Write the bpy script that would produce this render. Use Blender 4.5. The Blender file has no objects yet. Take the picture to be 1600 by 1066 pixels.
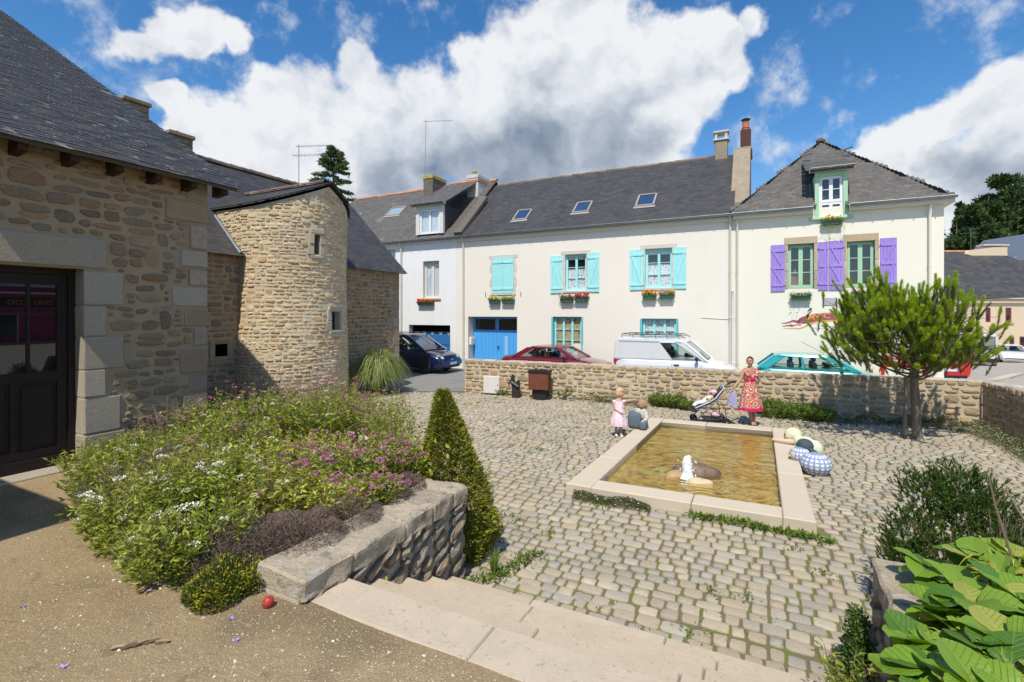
import bpy, bmesh, math, random
import numpy as np
from math import sin, cos, pi, radians, sqrt, atan2, tan, exp
from mathutils import Vector, Matrix
C = bpy.context.scene.collection
S = bpy.context.scene
# ------------------------------------------------------------------ camera
CAMZ = 2.72
F = 770.0
cd = bpy.data.cameras.new('camera')
cam = bpy.data.objects.new('camera', cd)
C.objects.link(cam)
cam.location = (0, 0, CAMZ)
cam.rotation_euler = (radians(90), 0, 0)
cd.sensor_width = 36
cd.lens = F / 1600 * 36
cd.shift_y = -45 / 1600
cd.clip_start = 0.05
cd.clip_end = 3000
S.camera = cam
S.view_settings.view_transform = 'Standard'
S.view_settings.look = 'None'
S.view_settings.exposure = -0.06
S.view_settings.gamma = 1
S.view_settings.use_curve_mapping = False
S.cycles.max_bounces = 6
S.cycles.diffuse_bounces = 3
S.cycles.glossy_bounces = 3
S.cycles.transparent_max_bounces = 10
S.cycles.use_denoising = True
# ------------------------------------------------------------------ sun and sky
SUN_EL = 56.5
SUN_H = Vector((0.292, 0.956, 0)).normalized()       # horizontal direction the light travels
sl = bpy.data.lights.new('sun', 'SUN')
sl.energy = 5.0
sl.angle = radians(0.53)
sl.color = (1.0, 0.94, 0.84)
so = bpy.data.objects.new('sun', sl)
C.objects.link(so)
L = SUN_H * cos(radians(SUN_EL)) + Vector((0, 0, -sin(radians(SUN_EL))))
so.rotation_euler = L.to_track_quat('-Z', 'Y').to_euler()
so.location = (-5, -12, 25)

W = bpy.data.worlds.new('World')
S.world = W
W.use_nodes = True
nt = W.node_tree
nt.nodes.clear()

def wn(t, **k):
  n = nt.nodes.new(t)
  for a, b in k.items():
    setattr(n, a, b)
  return n

def wl(a, b):
  nt.links.new(a, b)

def wmath(op, a, b=None, c=None, clamp=False):
  n = wn('ShaderNodeMath', operation=op, use_clamp=clamp)
  for i, x in enumerate((a, b, c)):
    if x is None:
      continue
    if isinstance(x, (int, float)):
      n.inputs[i].default_value = x
    else:
      wl(x, n.inputs[i])
  return n.outputs[0]

def wvm(op, a, b=None, s=None):
  n = wn('ShaderNodeVectorMath', operation=op)
  for i, x in enumerate((a, b)):
    if x is None:
      continue
    if isinstance(x, (tuple, Vector)):
      n.inputs[i].default_value = tuple(x)
    else:
      wl(x, n.inputs[i])
  if s is not None:
    n.inputs['Scale'].default_value = s
  return n

def wnoise(vec, scale, detail=6, rough=0.55, col=False, dist=0.0):
  n = wn('ShaderNodeTexNoise')
  n.inputs['Scale'].default_value = scale
  n.inputs['Detail'].default_value = detail
  n.inputs['Roughness'].default_value = rough
  n.inputs['Distortion'].default_value = dist
  wl(vec, n.inputs['Vector'])
  return n.outputs['Color' if col else 'Fac']

def wsmooth(v, lo, hi):
  n = wn('ShaderNodeMapRange', interpolation_type='SMOOTHSTEP')
  wl(v, n.inputs['Value'])
  n.inputs['From Min'].default_value = lo
  n.inputs['From Max'].default_value = hi
  return n.outputs['Result']

sky = wn('ShaderNodeTexSky', sky_type='NISHITA')
sky.sun_disc = False
sky.sun_elevation = radians(SUN_EL)
sky.sun_rotation = radians(198.0)
sky.altitude = 0
sky.air_density = 1.0
sky.dust_density = 0.5
sky.ozone_density = 3.0
geo = wn('ShaderNodeTexCoord')
D = wvm('NORMALIZE', geo.outputs['Generated']).outputs[0]
# clouds: cumulus described by round puffs at fixed bearings, their rims broken up by noise
warp = wnoise(D, 5.0, 5, 0.6, col=True)
wv = wvm('SCALE', wvm('SUBTRACT', warp, (0.5, 0.5, 0.5)).outputs[0], s=0.13).outputs[0]
DW = wvm('ADD', D, wv).outputs[0]

def bearing(px, py):
  return Vector(((px - 800) / F, 1, (488 - py) / F)).normalized()

def puffs(lst, vec):
  f = None
  for px, py, r in lst:
    d = bearing(px, py)
    rr = r / F * d.y ** 1.5 * 1.08
    n = wvm('DISTANCE', vec, d).outputs['Value']
    v = wmath('MULTIPLY_ADD', n, -1.0 / rr, 1.0)
    f = v if f is None else wmath('SMOOTH_MAX', f, v, 0.22)
  return f

white = [(215, 60, 40), (262, 42, 44), (325, 42, 48), (382, 62, 36), (300, 66, 34),
     (268, 150, 30), (300, 195, 50), (350, 205, 62), (345, 270, 70), (425, 170, 50), (430, 240, 90),
     (500, 175, 75), (560, 118, 34), (575, 190, 85), (650, 150, 52), (680, 215, 95),
     (735, 105, 45), (770, 165, 95), (825, 80, 75), (870, 165, 120), (885, 20, 60), (955, 60, 70),
     (940, 150, 100), (1010, 95, 75), (990, 220, 95), (1065, 75, 60), (1080, 150, 65), (1130, 55, 52),
     (1190, 22, 42), (1140, 110, 42), (1050, 195, 55), (790, 250, 110), (600, 280, 100), (900, 280, 90),
     (1345, 232, 22), (1395, 212, 45), (1450, 205, 60), (1510, 180, 60), (1570, 150, 62),
     (1640, 190, 120), (1520, 265, 90), (1430, 270, 60), (1600, 320, 130), (1215, 285, 24)]
field = puffs(white, DW)
faint = puffs([(468, 45, 26), (275, 2, 30), (560, 0, 22), (1190, 160, 22), (1150, 205, 40), (765, 55, 18), (1290, 155, 24), (455, 8, 16)], DW)
# the rest of the sky carries the same kind of broken cloud
sepd = wn('ShaderNodeSeparateXYZ')
wl(D, sepd.inputs[0])
away = wsmooth(sepd.outputs['Y'], 0.42, 0.25)
gen = wnoise(wvm('MULTIPLY', D, (1, 1, 1.9)).outputs[0], 1.7, 7, 0.55)
genf = wmath('MULTIPLY', wmath('MULTIPLY_ADD', gen, 7.0, -4.0), away)
genf = wmath('MINIMUM', genf, 0.7)
field = wmath('MAXIMUM', field, genf)
fb = wnoise(D, 13.0, 9, 0.62)
fbc = wmath('SUBTRACT', fb, 0.5)
dens = wsmooth(wmath('MULTIPLY_ADD', fbc, 1.05, field), -0.02, 0.34)
dens2 = wmath('MULTIPLY', wsmooth(wmath('MULTIPLY_ADD', fbc, 3.0, faint), 0.15, 1.4), 0.55)
densT = wmath('MAXIMUM', dens, dens2, clamp=True)
# relief of the cloud: finer lumps are brighter towards the sun's side (up and left)
rn1 = wnoise(DW, 7.0, 5, 0.52)
sh = wvm('ADD', DW, (-0.012, 0.0, 0.028)).outputs[0]
rn2 = wnoise(sh, 7.0, 5, 0.52)
relief = wmath('MULTIPLY', wmath('SUBTRACT', rn1, rn2), 2.0)
dark = puffs([(690, 262, 70), (740, 262, 75), (860, 232, 90), (940, 235, 75), (620, 285, 60), (1010, 240, 42),
        (800, 285, 90), (1560, 270, 55), (1500, 255, 38), (1610, 320, 80)], DW)
darkf = wmath('MULTIPLY', wsmooth(wmath('MULTIPLY_ADD', fbc, 0.28, dark), -0.62, 1.0), 0.76)
gdark = wmath('MULTIPLY', wsmooth(wmath('MULTIPLY', genf, away), 0.25, 0.9), 0.45)
darkf = wmath('MAXIMUM', darkf, gdark)
soft = wmath('MULTIPLY', wsmooth(rn1, 0.62, 0.38), 0.08)
relief = wmath('MULTIPLY', relief, wmath('MULTIPLY_ADD', darkf, -0.65, 1.0))
tone = wmath('ADD', wmath('SUBTRACT', wmath('SUBTRACT', 1.0, darkf), soft), relief, clamp=True)
ramp = wn('ShaderNodeValToRGB')
wl(tone, ramp.inputs['Fac'])
ramp.color_ramp.elements[0].position = 0.0
ramp.color_ramp.elements[0].color = (0.17, 0.235, 0.345, 1)
ramp.color_ramp.elements[1].position = 1.0
ramp.color_ramp.elements[1].color = (0.90, 0.92, 0.95, 1)
e = ramp.color_ramp.elements.new(0.45)
e.color = (0.50, 0.56, 0.65, 1)
e = ramp.color_ramp.elements.new(0.75)
e.color = (0.75, 0.79, 0.85, 1)
# blue of the clear sky
hs = wn('ShaderNodeHueSaturation')
hs.inputs['Saturation'].default_value = 1.30
hs.inputs['Value'].default_value = 1.85
wl(sky.outputs[0], hs.inputs['Color'])
CLOUD_GAIN = 11.2
SKY_STR = 0.09
cs = wn('ShaderNodeMixRGB', blend_type='MULTIPLY')
cs.inputs['Fac'].default_value = 1
cs.inputs['Color2'].default_value = (CLOUD_GAIN,) * 3 + (1,)
wl(ramp.outputs['Color'], cs.inputs['Color1'])
mix = wn('ShaderNodeMixRGB')
wl(densT, mix.inputs['Fac'])
wl(hs.outputs[0], mix.inputs['Color1'])
wl(cs.outputs[0], mix.inputs['Color2'])
bg = wn('ShaderNodeBackground')
bg.inputs['Strength'].default_value = SKY_STR
wl(mix.outputs[0], bg.inputs['Color'])
wo = wn('ShaderNodeOutputWorld')
wl(bg.outputs[0], wo.inputs['Surface'])
W.cycles.sampling_method = 'MANUAL'
W.cycles.sample_map_resolution = 512

# ------------------------------------------------------------------ frames and helpers
ANG = radians(-26.8)            # the whole old town block is turned by this angle
U = Vector((cos(ANG), sin(ANG), 0))
V = Vector((-sin(ANG), cos(ANG), 0))

def w2(a, b, z=0.0):
  return (a * U.x + b * V.x, a * U.y + b * V.y, z)

def ab(x, y):
  return (x * U.x + y * U.y, x * V.x + y * V.y)

FB = 20.24                      # distance of the street front

def fa(px, b=FB):
  k = (px - 800) / F
  return b * (V.y * k - V.x) / (U.x - U.y * k)

def fz(px, py, b=FB):
  a = fa(px, b)
  Y = a * U.y + b * V.y
  return CAMZ - (py - 488) / F * Y

def sb(px, a):                  # where a wall running along V at offset a crosses column px
  k = (px - 800) / F
  return a * (U.x - U.y * k) / (V.y * k - V.x)

def sz(px, py, a):
  b = sb(px, a)
  Y = a * U.y + b * V.y
  return CAMZ - (py - 488) / F * Y

def gp(px, py, z=0.0):          # point of a level surface under a pixel
  Y = F * (CAMZ - z) / (py - 488)
  return ((px - 800) / F * Y, Y, z)

def tag(o, label=None, cat=None, group=None, kind=None):
  if label: o['label'] = label
  if cat: o['category'] = cat
  if group: o['group'] = group
  if kind: o['kind'] = kind
  return o

def empty(name, loc=(0, 0, 0), rz=0.0, parent=None, label=None, cat=None, group=None, kind=None):
  o = bpy.data.objects.new(name, None)
  C.objects.link(o)
  o.location = loc
  o.rotation_euler = (0, 0, rz)
  o.empty_display_size = 0.1
  if parent: o.parent = parent
  return tag(o, label, cat, group, kind)

def link(name, me, parent=None, loc=None, rot=None, scale=None):
  o = bpy.data.objects.new(name, me)
  C.objects.link(o)
  if parent: o.parent = parent
  if loc is not None: o.location = loc
  if rot is not None: o.rotation_euler = rot
  if scale is not None: o.scale = scale
  return o

def nmesh(name, verts, faces, mats=(), smooth=False, mi=None, sharp=None):
  """fast mesh from an (N,3) array and an (M,k) array or list of faces"""
  me = bpy.data.meshes.new(name)
  if isinstance(faces, np.ndarray):
    n, m, k = len(verts), faces.shape[0], faces.shape[1]
    me.vertices.add(n)
    me.vertices.foreach_set('co', np.asarray(verts, dtype=np.float32).ravel())
    me.loops.add(m * k)
    me.loops.foreach_set('vertex_index', faces.astype(np.int32).ravel())
    me.polygons.add(m)
    me.polygons.foreach_set('loop_start', np.arange(0, m * k, k, dtype=np.int32))
    me.update(calc_edges=True)
  else:
    me.from_pydata([tuple(v) for v in verts], [], [tuple(f) for f in faces])
    me.update()
  for x in mats:
    me.materials.append(x)
  if mi is not None:
    me.polygons.foreach_set('material_index', np.asarray(mi, dtype=np.int32))
  if not smooth: me.shade_flat()
  else:
    me.polygons.foreach_set('use_smooth', np.ones(len(me.polygons), dtype=bool))
    if sharp: me.set_sharp_from_angle(angle=radians(sharp))
  return me

class MB:
  def __init__(s):
    s.v, s.f, s.m, s.sm = [], [], [], []
  def add(s, vs, fs, mi=0, sm=False):
    o = len(s.v)
    s.v += [tuple(x) for x in vs]
    for f in fs:
      s.f.append(tuple(i + o for i in f)); s.m.append(mi); s.sm.append(sm)
  def box(s, x0, x1, y0, y1, z0, z1, mi=0):
    s.add([(x0, y0, z0), (x1, y0, z0), (x1, y1, z0), (x0, y1, z0), (x0, y0, z1), (x1, y0, z1), (x1, y1, z1), (x0, y1, z1)],
        [(0, 3, 2, 1), (4, 5, 6, 7), (0, 1, 5, 4), (1, 2, 6, 5), (2, 3, 7, 6), (3, 0, 4, 7)], mi)
  def bbox(s, x0, x1, y0, y1, z0, z1, r=0.01, mi=0):
    """box with chamfered edges"""
    xs, ys, zs = (x0, x1), (y0, y1), (z0, z1)
    vs, idx = [], {}
    for i in (0, 1):
      for j in (0, 1):
        for k in (0, 1):
          sx, sy, sz_ = (1, -1)[i] * r, (1, -1)[j] * r, (1, -1)[k] * r
          for ax in range(3):
            p = [xs[i] + sx, ys[j] + sy, zs[k] + sz_]
            p[ax] = (xs[i], ys[j], zs[k])[ax]
            idx[(i, j, k, ax)] = len(vs); vs.append(p)
    g = lambda i, j, k, ax: idx[(i, j, k, ax)]
    fs = [(g(0,0,0,2), g(0,1,0,2), g(1,1,0,2), g(1,0,0,2)), (g(0,0,1,2), g(1,0,1,2), g(1,1,1,2), g(0,1,1,2)),
        (g(0,0,0,1), g(1,0,0,1), g(1,0,1,1), g(0,0,1,1)), (g(0,1,0,1), g(0,1,1,1), g(1,1,1,1), g(1,1,0,1)),
        (g(0,0,0,0), g(0,0,1,0), g(0,1,1,0), g(0,1,0,0)), (g(1,0,0,0), g(1,1,0,0), g(1,1,1,0), g(1,0,1,0))]
    for j in (0, 1):
      for k in (0, 1):
        fs.append((g(0,j,k,1), g(1,j,k,1), g(1,j,k,2), g(0,j,k,2)))
        fs.append((g(j,0,k,0), g(j,1,k,0), g(j,1,k,2), g(j,0,k,2)))
        fs.append((g(j,k,0,0), g(j,k,1,0), g(j,k,1,1), g(j,k,0,1)))
    for i in (0, 1):
      for j in (0, 1):
        for k in (0, 1):
          fs.append((g(i,j,k,0), g(i,j,k,1), g(i,j,k,2)))
    s.add(vs, fs, mi)
  def prism(s, poly, t0, t1, axis='y', mi=0):
    """poly in the plane across axis: 'y' -> (x,z); 'x' -> (y,z); 'z' -> (x,y)"""
    n = len(poly)
    def P(p, t):
      return {'y': (p[0], t, p[1]), 'x': (t, p[0], p[1]), 'z': (p[0], p[1], t)}[axis]
    vs = [P(p, t0) for p in poly] + [P(p, t1) for p in poly]
    fs = [tuple(range(n)), tuple(range(2 * n - 1, n - 1, -1))]
    fs += [(i, i + n, (i + 1) % n + n, (i + 1) % n) for i in range(n)]
    s.add(vs, fs, mi)
  def tube(s, pts, r, n=8, mi=0, cap=True, sm=True):
    pts = [Vector(p) for p in pts]
    rs = r if isinstance(r, (list, tuple)) else [r] * len(pts)
    vs = []
    up = None
    for i, p in enumerate(pts):
      d = (pts[min(i + 1, len(pts) - 1)] - pts[max(i - 1, 0)]).normalized()
      if up is None:
        up = Vector((0, 0, 1)) if abs(d.z) < 0.9 else Vector((1, 0, 0))
      a = d.cross(up).normalized(); b = a.cross(d).normalized(); up = b
      for k in range(n):
        t = 2 * pi * k / n
        vs.append(p + (a * cos(t) + b * sin(t)) * rs[i])
    fs = []
    for i in range(len(pts) - 1):
      for k in range(n):
        k2 = (k + 1) % n
        fs.append((i * n + k, i * n + k2, (i + 1) * n + k2, (i + 1) * n + k))
    if cap:
      fs.append(tuple(range(n - 1, -1, -1)))
      fs.append(tuple(range((len(pts) - 1) * n, len(pts) * n)))
    s.add(vs, fs, mi, sm)
  def lathe(s, prof, c=(0, 0, 0), n=16, mi=0, sx=1, sy=1, axis='z'):
    vs = []
    for r, z in prof:
      for k in range(n):
        t = 2 * pi * k / n
        p = (r * cos(t) * sx, r * sin(t) * sy, z)
        if axis == 'y': p = (p[0], p[2], p[1])
        if axis == 'x': p = (p[2], p[0], p[1])
        vs.append((c[0] + p[0], c[1] + p[1], c[2] + p[2]))
    fs = [(i * n + k, i * n + (k + 1) % n, (i + 1) * n + (k + 1) % n, (i + 1) * n + k) for i in range(len(prof) - 1) for k in range(n)]
    fs.append(tuple(range(n - 1, -1, -1)))
    fs.append(tuple(range((len(prof) - 1) * n, len(prof) * n)))
    s.add(vs, fs, mi, True)
  def ball(s, c, r, n=12, m=8, mi=0, rot=None, fn=None):
    vs = []
    r = (r, r, r) if isinstance(r, (int, float)) else r
    R = rot if rot is not None else Matrix.Identity(3)
    vs.append((0, 0, 1))
    for i in range(1, m):
      p = pi * i / m
      for k in range(n):
        t = 2 * pi * k / n
        vs.append((sin(p) * cos(t), sin(p) * sin(t), cos(p)))
    vs.append((0, 0, -1))
    out = []
    for v in vs:
      q = fn(v) if fn else 1.0
      out.append(Vector(c) + R @ Vector((v[0] * r[0] * q, v[1] * r[1] * q, v[2] * r[2] * q)))
    fs = [(0, 1 + k, 1 + (k + 1) % n) for k in range(n)]
    for i in range(m - 2):
      for k in range(n):
        a0 = 1 + i * n + k; a1 = 1 + i * n + (k + 1) % n
        fs.append((a0, a0 + n, a1 + n, a1))
    last = len(vs) - 1; b0 = 1 + (m - 2) * n
    fs += [(last, b0 + (k + 1) % n, b0 + k) for k in range(n)]
    s.add(out, fs, mi, True)
  def mesh(s, name, mats, sharp=None):
    me = bpy.data.meshes.new(name)
    me.from_pydata(s.v, [], s.f)
    me.update()
    for x in (mats if isinstance(mats, (list, tuple)) else [mats]):
      me.materials.append(x)
    me.polygons.foreach_set('material_index', s.m)
    me.polygons.foreach_set('use_smooth', s.sm)
    if sharp: me.set_sharp_from_angle(angle=radians(sharp))
    return me
  def build(s, name, mats, parent=None, label=None, cat=None, group=None, kind=None, loc=None, rot=None, sharp=40):
    return tag(link(name, s.mesh(name, mats, sharp), parent, loc, rot), label, cat, group, kind)

def part(name, mat, parent, fn, **k):
  m = MB(); fn(m)
  return m.build(name, mat, parent, **k)

# ------------------------------------------------------------------ materials
def srgb(r, g, b):
  return tuple(((c / 255) / 12.92 if c / 255 <= 0.04045 else ((c / 255 + 0.055) / 1.055) ** 2.4) for c in (r, g, b))

MC = {}
def mat(name, col=(0.5, 0.5, 0.5), rough=0.8, spec=0.3, metal=0.0, pal=None, var=0.0, noise=None, spots=None,
    bump=None, bump2=None, trans=0.0, coat=0.0, sss=None, streak=None, coord='world', leaf=0.0, emit=None):
  """col: base colour.  pal: colours picked per piece.  var: value change per piece.  noise: [(scale, amount, colour)] mixed in,
  spots: [(scale, threshold, softness, colour, amount)], bump: (scale, strength), leaf: light let through thin leaves"""
  if name in MC: return MC[name]
  m = bpy.data.materials.new(name)
  MC[name] = m
  m.use_nodes = True
  t = m.node_tree
  t.nodes.clear()
  N = t.nodes.new; K = t.links.new
  out = N('ShaderNodeOutputMaterial')
  bs = N('ShaderNodeBsdfPrincipled')
  g = N('ShaderNodeNewGeometry')
  if coord == 'world': pos = g.outputs['Position']
  else:
    tc = N('ShaderNodeTexCoord'); pos = tc.outputs['Object']
  def math(op, a, b=None, clamp=False):
    n = N('ShaderNodeMath'); n.operation = op; n.use_clamp = clamp
    for i, x in enumerate((a, b)):
      if x is None: continue
      if isinstance(x, (int, float)): n.inputs[i].default_value = x
      else: K(x, n.inputs[i])
    return n.outputs[0]
  def noise_(scale, detail=5, rough_=0.6, vec=pos):
    n = N('ShaderNodeTexNoise'); n.inputs['Scale'].default_value = scale
    n.inputs['Detail'].default_value = detail; n.inputs['Roughness'].default_value = rough_
    K(vec, n.inputs['Vector']); return n.outputs['Fac']
  def mixc(fac, a, b):
    n = N('ShaderNodeMixRGB')
    for x, i in ((fac, 'Fac'), (a, 'Color1'), (b, 'Color2')):
      if isinstance(x, tuple): n.inputs[i].default_value = x[:3] + (1,)
      elif isinstance(x, (int, float)): n.inputs[i].default_value = x
      else: K(x, n.inputs[i])
    return n.outputs[0]
  rnd = None
  if pal or var or leaf:
    oi = N('ShaderNodeObjectInfo')
    rnd = math('FRACT', math('ADD', g.outputs['Random Per Island'], oi.outputs['Random']))
  c = col
  if pal:
    r = N('ShaderNodeValToRGB'); r.color_ramp.interpolation = 'CONSTANT' if len(pal) > 2 else 'LINEAR'
    K(rnd, r.inputs['Fac'])
    el = r.color_ramp.elements
    el[0].position = 0; el[0].color = pal[0] + (1,)
    el[1].position = 1 / len(pal) if len(pal) > 2 else 1; el[1].color = pal[1] + (1,)
    for i in range(2, len(pal)):
      x = el.new(i / len(pal)); x.color = pal[i] + (1,)
    c = r.outputs['Color']
  if var:
    r2 = math('FRACT', math('MULTIPLY', rnd, 7.31))
    v = math('ADD', math('MULTIPLY', math('SUBTRACT', r2, 0.5), 2 * var), 1.0)
    h = N('ShaderNodeHueSaturation')
    if isinstance(c, tuple): h.inputs['Color'].default_value = c[:3] + (1,)
    else: K(c, h.inputs['Color'])
    K(v, h.inputs['Value']); c = h.outputs[0]
  for sc, amt, col2 in (noise or []):
    f = noise_(sc)
    mr = N('ShaderNodeMapRange'); K(f, mr.inputs['Value'])
    mr.inputs['From Min'].default_value = 0.38; mr.inputs['From Max'].default_value = 0.66; mr.inputs['To Max'].default_value = amt
    c = mixc(mr.outputs[0], c, col2)
  for sc, th, so_, col2, amt in (spots or []):
    f = noise_(sc, 3, 0.5)
    mr = N('ShaderNodeMapRange'); mr.interpolation_type = 'SMOOTHSTEP'; K(f, mr.inputs['Value'])
    mr.inputs['From Min'].default_value = th; mr.inputs['From Max'].default_value = th + so_; mr.inputs['To Max'].default_value = amt
    c = mixc(mr.outputs[0], c, col2)
  if streak:
    mp = N('ShaderNodeMapping'); K(pos, mp.inputs[0]); mp.inputs['Scale'].default_value = (streak[0], streak[0], streak[0] * 0.07)
    f = noise_(1.0, 6, 0.7, mp.outputs[0])
    mr = N('ShaderNodeMapRange'); K(f, mr.inputs['Value'])
    mr.inputs['From Min'].default_value = 0.42; mr.inputs['From Max'].default_value = 0.75; mr.inputs['To Max'].default_value = streak[1]
    c = mixc(mr.outputs[0], c, streak[2])
  if isinstance(c, tuple): bs.inputs['Base Color'].default_value = c[:3] + (1,)
  else: K(c, bs.inputs['Base Color'])
  bs.inputs['Roughness'].default_value = rough
  bs.inputs['Specular IOR Level'].default_value = spec
  bs.inputs['Metallic'].default_value = metal
  bs.inputs['Coat Weight'].default_value = coat
  bs.inputs['Coat Roughness'].default_value = 0.05
  bs.inputs['Transmission Weight'].default_value = trans
  if emit:
    bs.inputs['Emission Color'].default_value = emit[0] + (1,); bs.inputs['Emission Strength'].default_value = emit[1]
  nrm = None
  for b in (bump, bump2):
    if not b: continue
    bn = N('ShaderNodeBump'); K(noise_(b[0], 7, 0.65), bn.inputs['Height'])
    bn.inputs['Strength'].default_value = min(1, b[1]); bn.inputs['Distance'].default_value = b[2] if len(b) > 2 else 0.02
    if nrm is not None: K(nrm, bn.inputs['Normal'])
    nrm = bn.outputs[0]
  if nrm is not None: K(nrm, bs.inputs['Normal'])
  sh_ = bs.outputs[0]
  if leaf:
    tr = N('ShaderNodeBsdfTranslucent')
    h = N('ShaderNodeHueSaturation'); h.inputs['Value'].default_value = 1.3; h.inputs['Saturation'].default_value = 1.1
    h.inputs['Hue'].default_value = 0.485
    if isinstance(c, tuple): h.inputs['Color'].default_value = c[:3] + (1,)
    else: K(c, h.inputs['Color'])
    K(h.outputs[0], tr.inputs['Color'])
    ms = N('ShaderNodeMixShader'); ms.inputs[0].default_value = leaf
    K(bs.outputs[0], ms.inputs[1]); K(tr.outputs[0], ms.inputs[2]); sh_ = ms.outputs[0]
  K(sh_, out.inputs['Surface'])
  return m

def glass(name, tint=(0.02, 0.025, 0.03), rough=0.03):
  return mat(name, tint, rough, 0.9)

def clearglass(name, tint=(0.75, 0.85, 0.85), amount=0.75):
  """thin pane: mostly see-through, with the reflection of glass"""
  if name in MC: return MC[name]
  m = bpy.data.materials.new(name); MC[name] = m; m.use_nodes = True
  t = m.node_tree; t.nodes.clear(); N = t.nodes.new; K = t.links.new
  tr = N('ShaderNodeBsdfTransparent'); tr.inputs[0].default_value = tint + (1,)
  gl = N('ShaderNodeBsdfGlossy'); gl.inputs['Roughness'].default_value = 0.02; gl.inputs['Color'].default_value = (0.9, 0.9, 0.9, 1)
  lw = N('ShaderNodeLayerWeight'); lw.inputs['Blend'].default_value = .5
  pw = N('ShaderNodeMath'); pw.operation = 'POWER'; K(lw.outputs['Facing'], pw.inputs[0]); pw.inputs[1].default_value = 3.5
  fr = N('ShaderNodeMath'); fr.operation = 'MULTIPLY_ADD'; K(pw.outputs[0], fr.inputs[0]); fr.inputs[1].default_value = .85; fr.inputs[2].default_value = .055
  mx = N('ShaderNodeMixShader'); K(fr.outputs[0], mx.inputs[0]); K(tr.outputs[0], mx.inputs[1]); K(gl.outputs[0], mx.inputs[2])
  o = N('ShaderNodeOutputMaterial'); K(mx.outputs[0], o.inputs[0])
  return m

def camdist(p):
  return sqrt(p[0] ** 2 + p[1] ** 2 + (p[2] - CAMZ) ** 2)
def smooth01(t):
  t = max(0.0, min(1.0, t)); return t * t * (3 - 2 * t)
def merge(name, items, mat_, parent, label=None, smooth=False, sharp=None):
  """items: list of (mesh variant arrays (v, f), 4x4 matrix in parent's space) joined as one piece of relief"""
  vs, fs, o = [], [], 0
  for (v, f), M in items:
    M = np.array(M)
    vs.append(v @ M[:3, :3].T + M[:3, 3]); fs.append(f + o); o += len(v)
  if not vs: return None
  me = nmesh(name, np.vstack(vs), np.vstack(fs), [mat_], smooth, sharp=sharp)
  ob = link(name, me, parent); ob['kind'] = 'stuff'
  if label: ob['label'] = label
  return ob
# ------------------------------------------------------------------ shared materials
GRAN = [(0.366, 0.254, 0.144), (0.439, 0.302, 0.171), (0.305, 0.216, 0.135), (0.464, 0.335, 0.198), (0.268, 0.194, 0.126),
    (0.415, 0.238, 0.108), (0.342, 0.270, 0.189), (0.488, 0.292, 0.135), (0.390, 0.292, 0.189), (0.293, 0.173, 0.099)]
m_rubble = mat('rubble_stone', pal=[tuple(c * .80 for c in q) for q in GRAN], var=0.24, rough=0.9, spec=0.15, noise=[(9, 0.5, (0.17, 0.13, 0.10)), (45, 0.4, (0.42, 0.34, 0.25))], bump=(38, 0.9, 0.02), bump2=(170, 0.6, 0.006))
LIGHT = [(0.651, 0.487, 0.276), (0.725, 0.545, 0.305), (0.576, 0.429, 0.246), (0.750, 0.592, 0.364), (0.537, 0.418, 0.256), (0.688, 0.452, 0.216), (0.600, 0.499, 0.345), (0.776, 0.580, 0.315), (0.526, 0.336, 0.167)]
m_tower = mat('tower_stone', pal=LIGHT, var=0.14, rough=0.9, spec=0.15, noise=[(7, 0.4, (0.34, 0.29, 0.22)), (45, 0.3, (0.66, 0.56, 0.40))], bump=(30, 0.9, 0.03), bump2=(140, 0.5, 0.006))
m_pwall = mat('wall_stone', pal=[(0.460, 0.338, 0.189), (0.520, 0.385, 0.221), (0.400, 0.282, 0.156), (0.500, 0.320, 0.148), (0.360, 0.282, 0.189), (0.560, 0.432, 0.262), (0.440, 0.310, 0.180), (0.330, 0.254, 0.164)],
        var=0.2, rough=0.9, spec=0.15, noise=[(8, 0.5, (0.300, 0.226, 0.139)), (40, 0.3, (0.600, 0.470, 0.295))], bump=(35, 0.9, 0.025), bump2=(150, 0.5, 0.006))
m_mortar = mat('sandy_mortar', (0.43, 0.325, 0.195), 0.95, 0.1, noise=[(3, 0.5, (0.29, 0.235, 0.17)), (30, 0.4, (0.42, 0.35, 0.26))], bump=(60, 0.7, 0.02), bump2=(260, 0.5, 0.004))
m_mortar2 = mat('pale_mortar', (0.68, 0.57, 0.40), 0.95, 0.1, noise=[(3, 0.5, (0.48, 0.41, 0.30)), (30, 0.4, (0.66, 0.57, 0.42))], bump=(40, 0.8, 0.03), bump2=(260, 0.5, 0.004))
m_mortar3 = mat('wall_mortar', (0.54, 0.46, 0.34), 0.95, 0.1, noise=[(3, 0.5, (0.44, 0.37, 0.27)), (30, 0.4, (0.60, 0.52, 0.40))], bump=(45, 0.8, 0.02), bump2=(260, 0.5, 0.004))
m_granite = mat('grey_granite', pal=[(0.418, 0.355, 0.261), (0.374, 0.319, 0.239), (0.440, 0.371, 0.270), (0.352, 0.283, 0.203)], var=0.08, rough=0.9, spec=0.15, noise=[(14, 0.4, (0.308, 0.268, 0.207)), (90, 0.6, (0.550, 0.494, 0.396))], bump=(55, 0.9, 0.016), bump2=(200, 0.7, 0.004))
m_quoin = mat('brown_quoin', pal=[(0.302, 0.224, 0.146), (0.370, 0.275, 0.172), (0.336, 0.275, 0.206), (0.403, 0.337, 0.249)], var=0.1, rough=0.9, spec=0.15, noise=[(10, 0.5, (0.224, 0.163, 0.112)), (80, 0.4, (0.448, 0.347, 0.232))], bump=(50, 0.8, 0.014))
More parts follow.
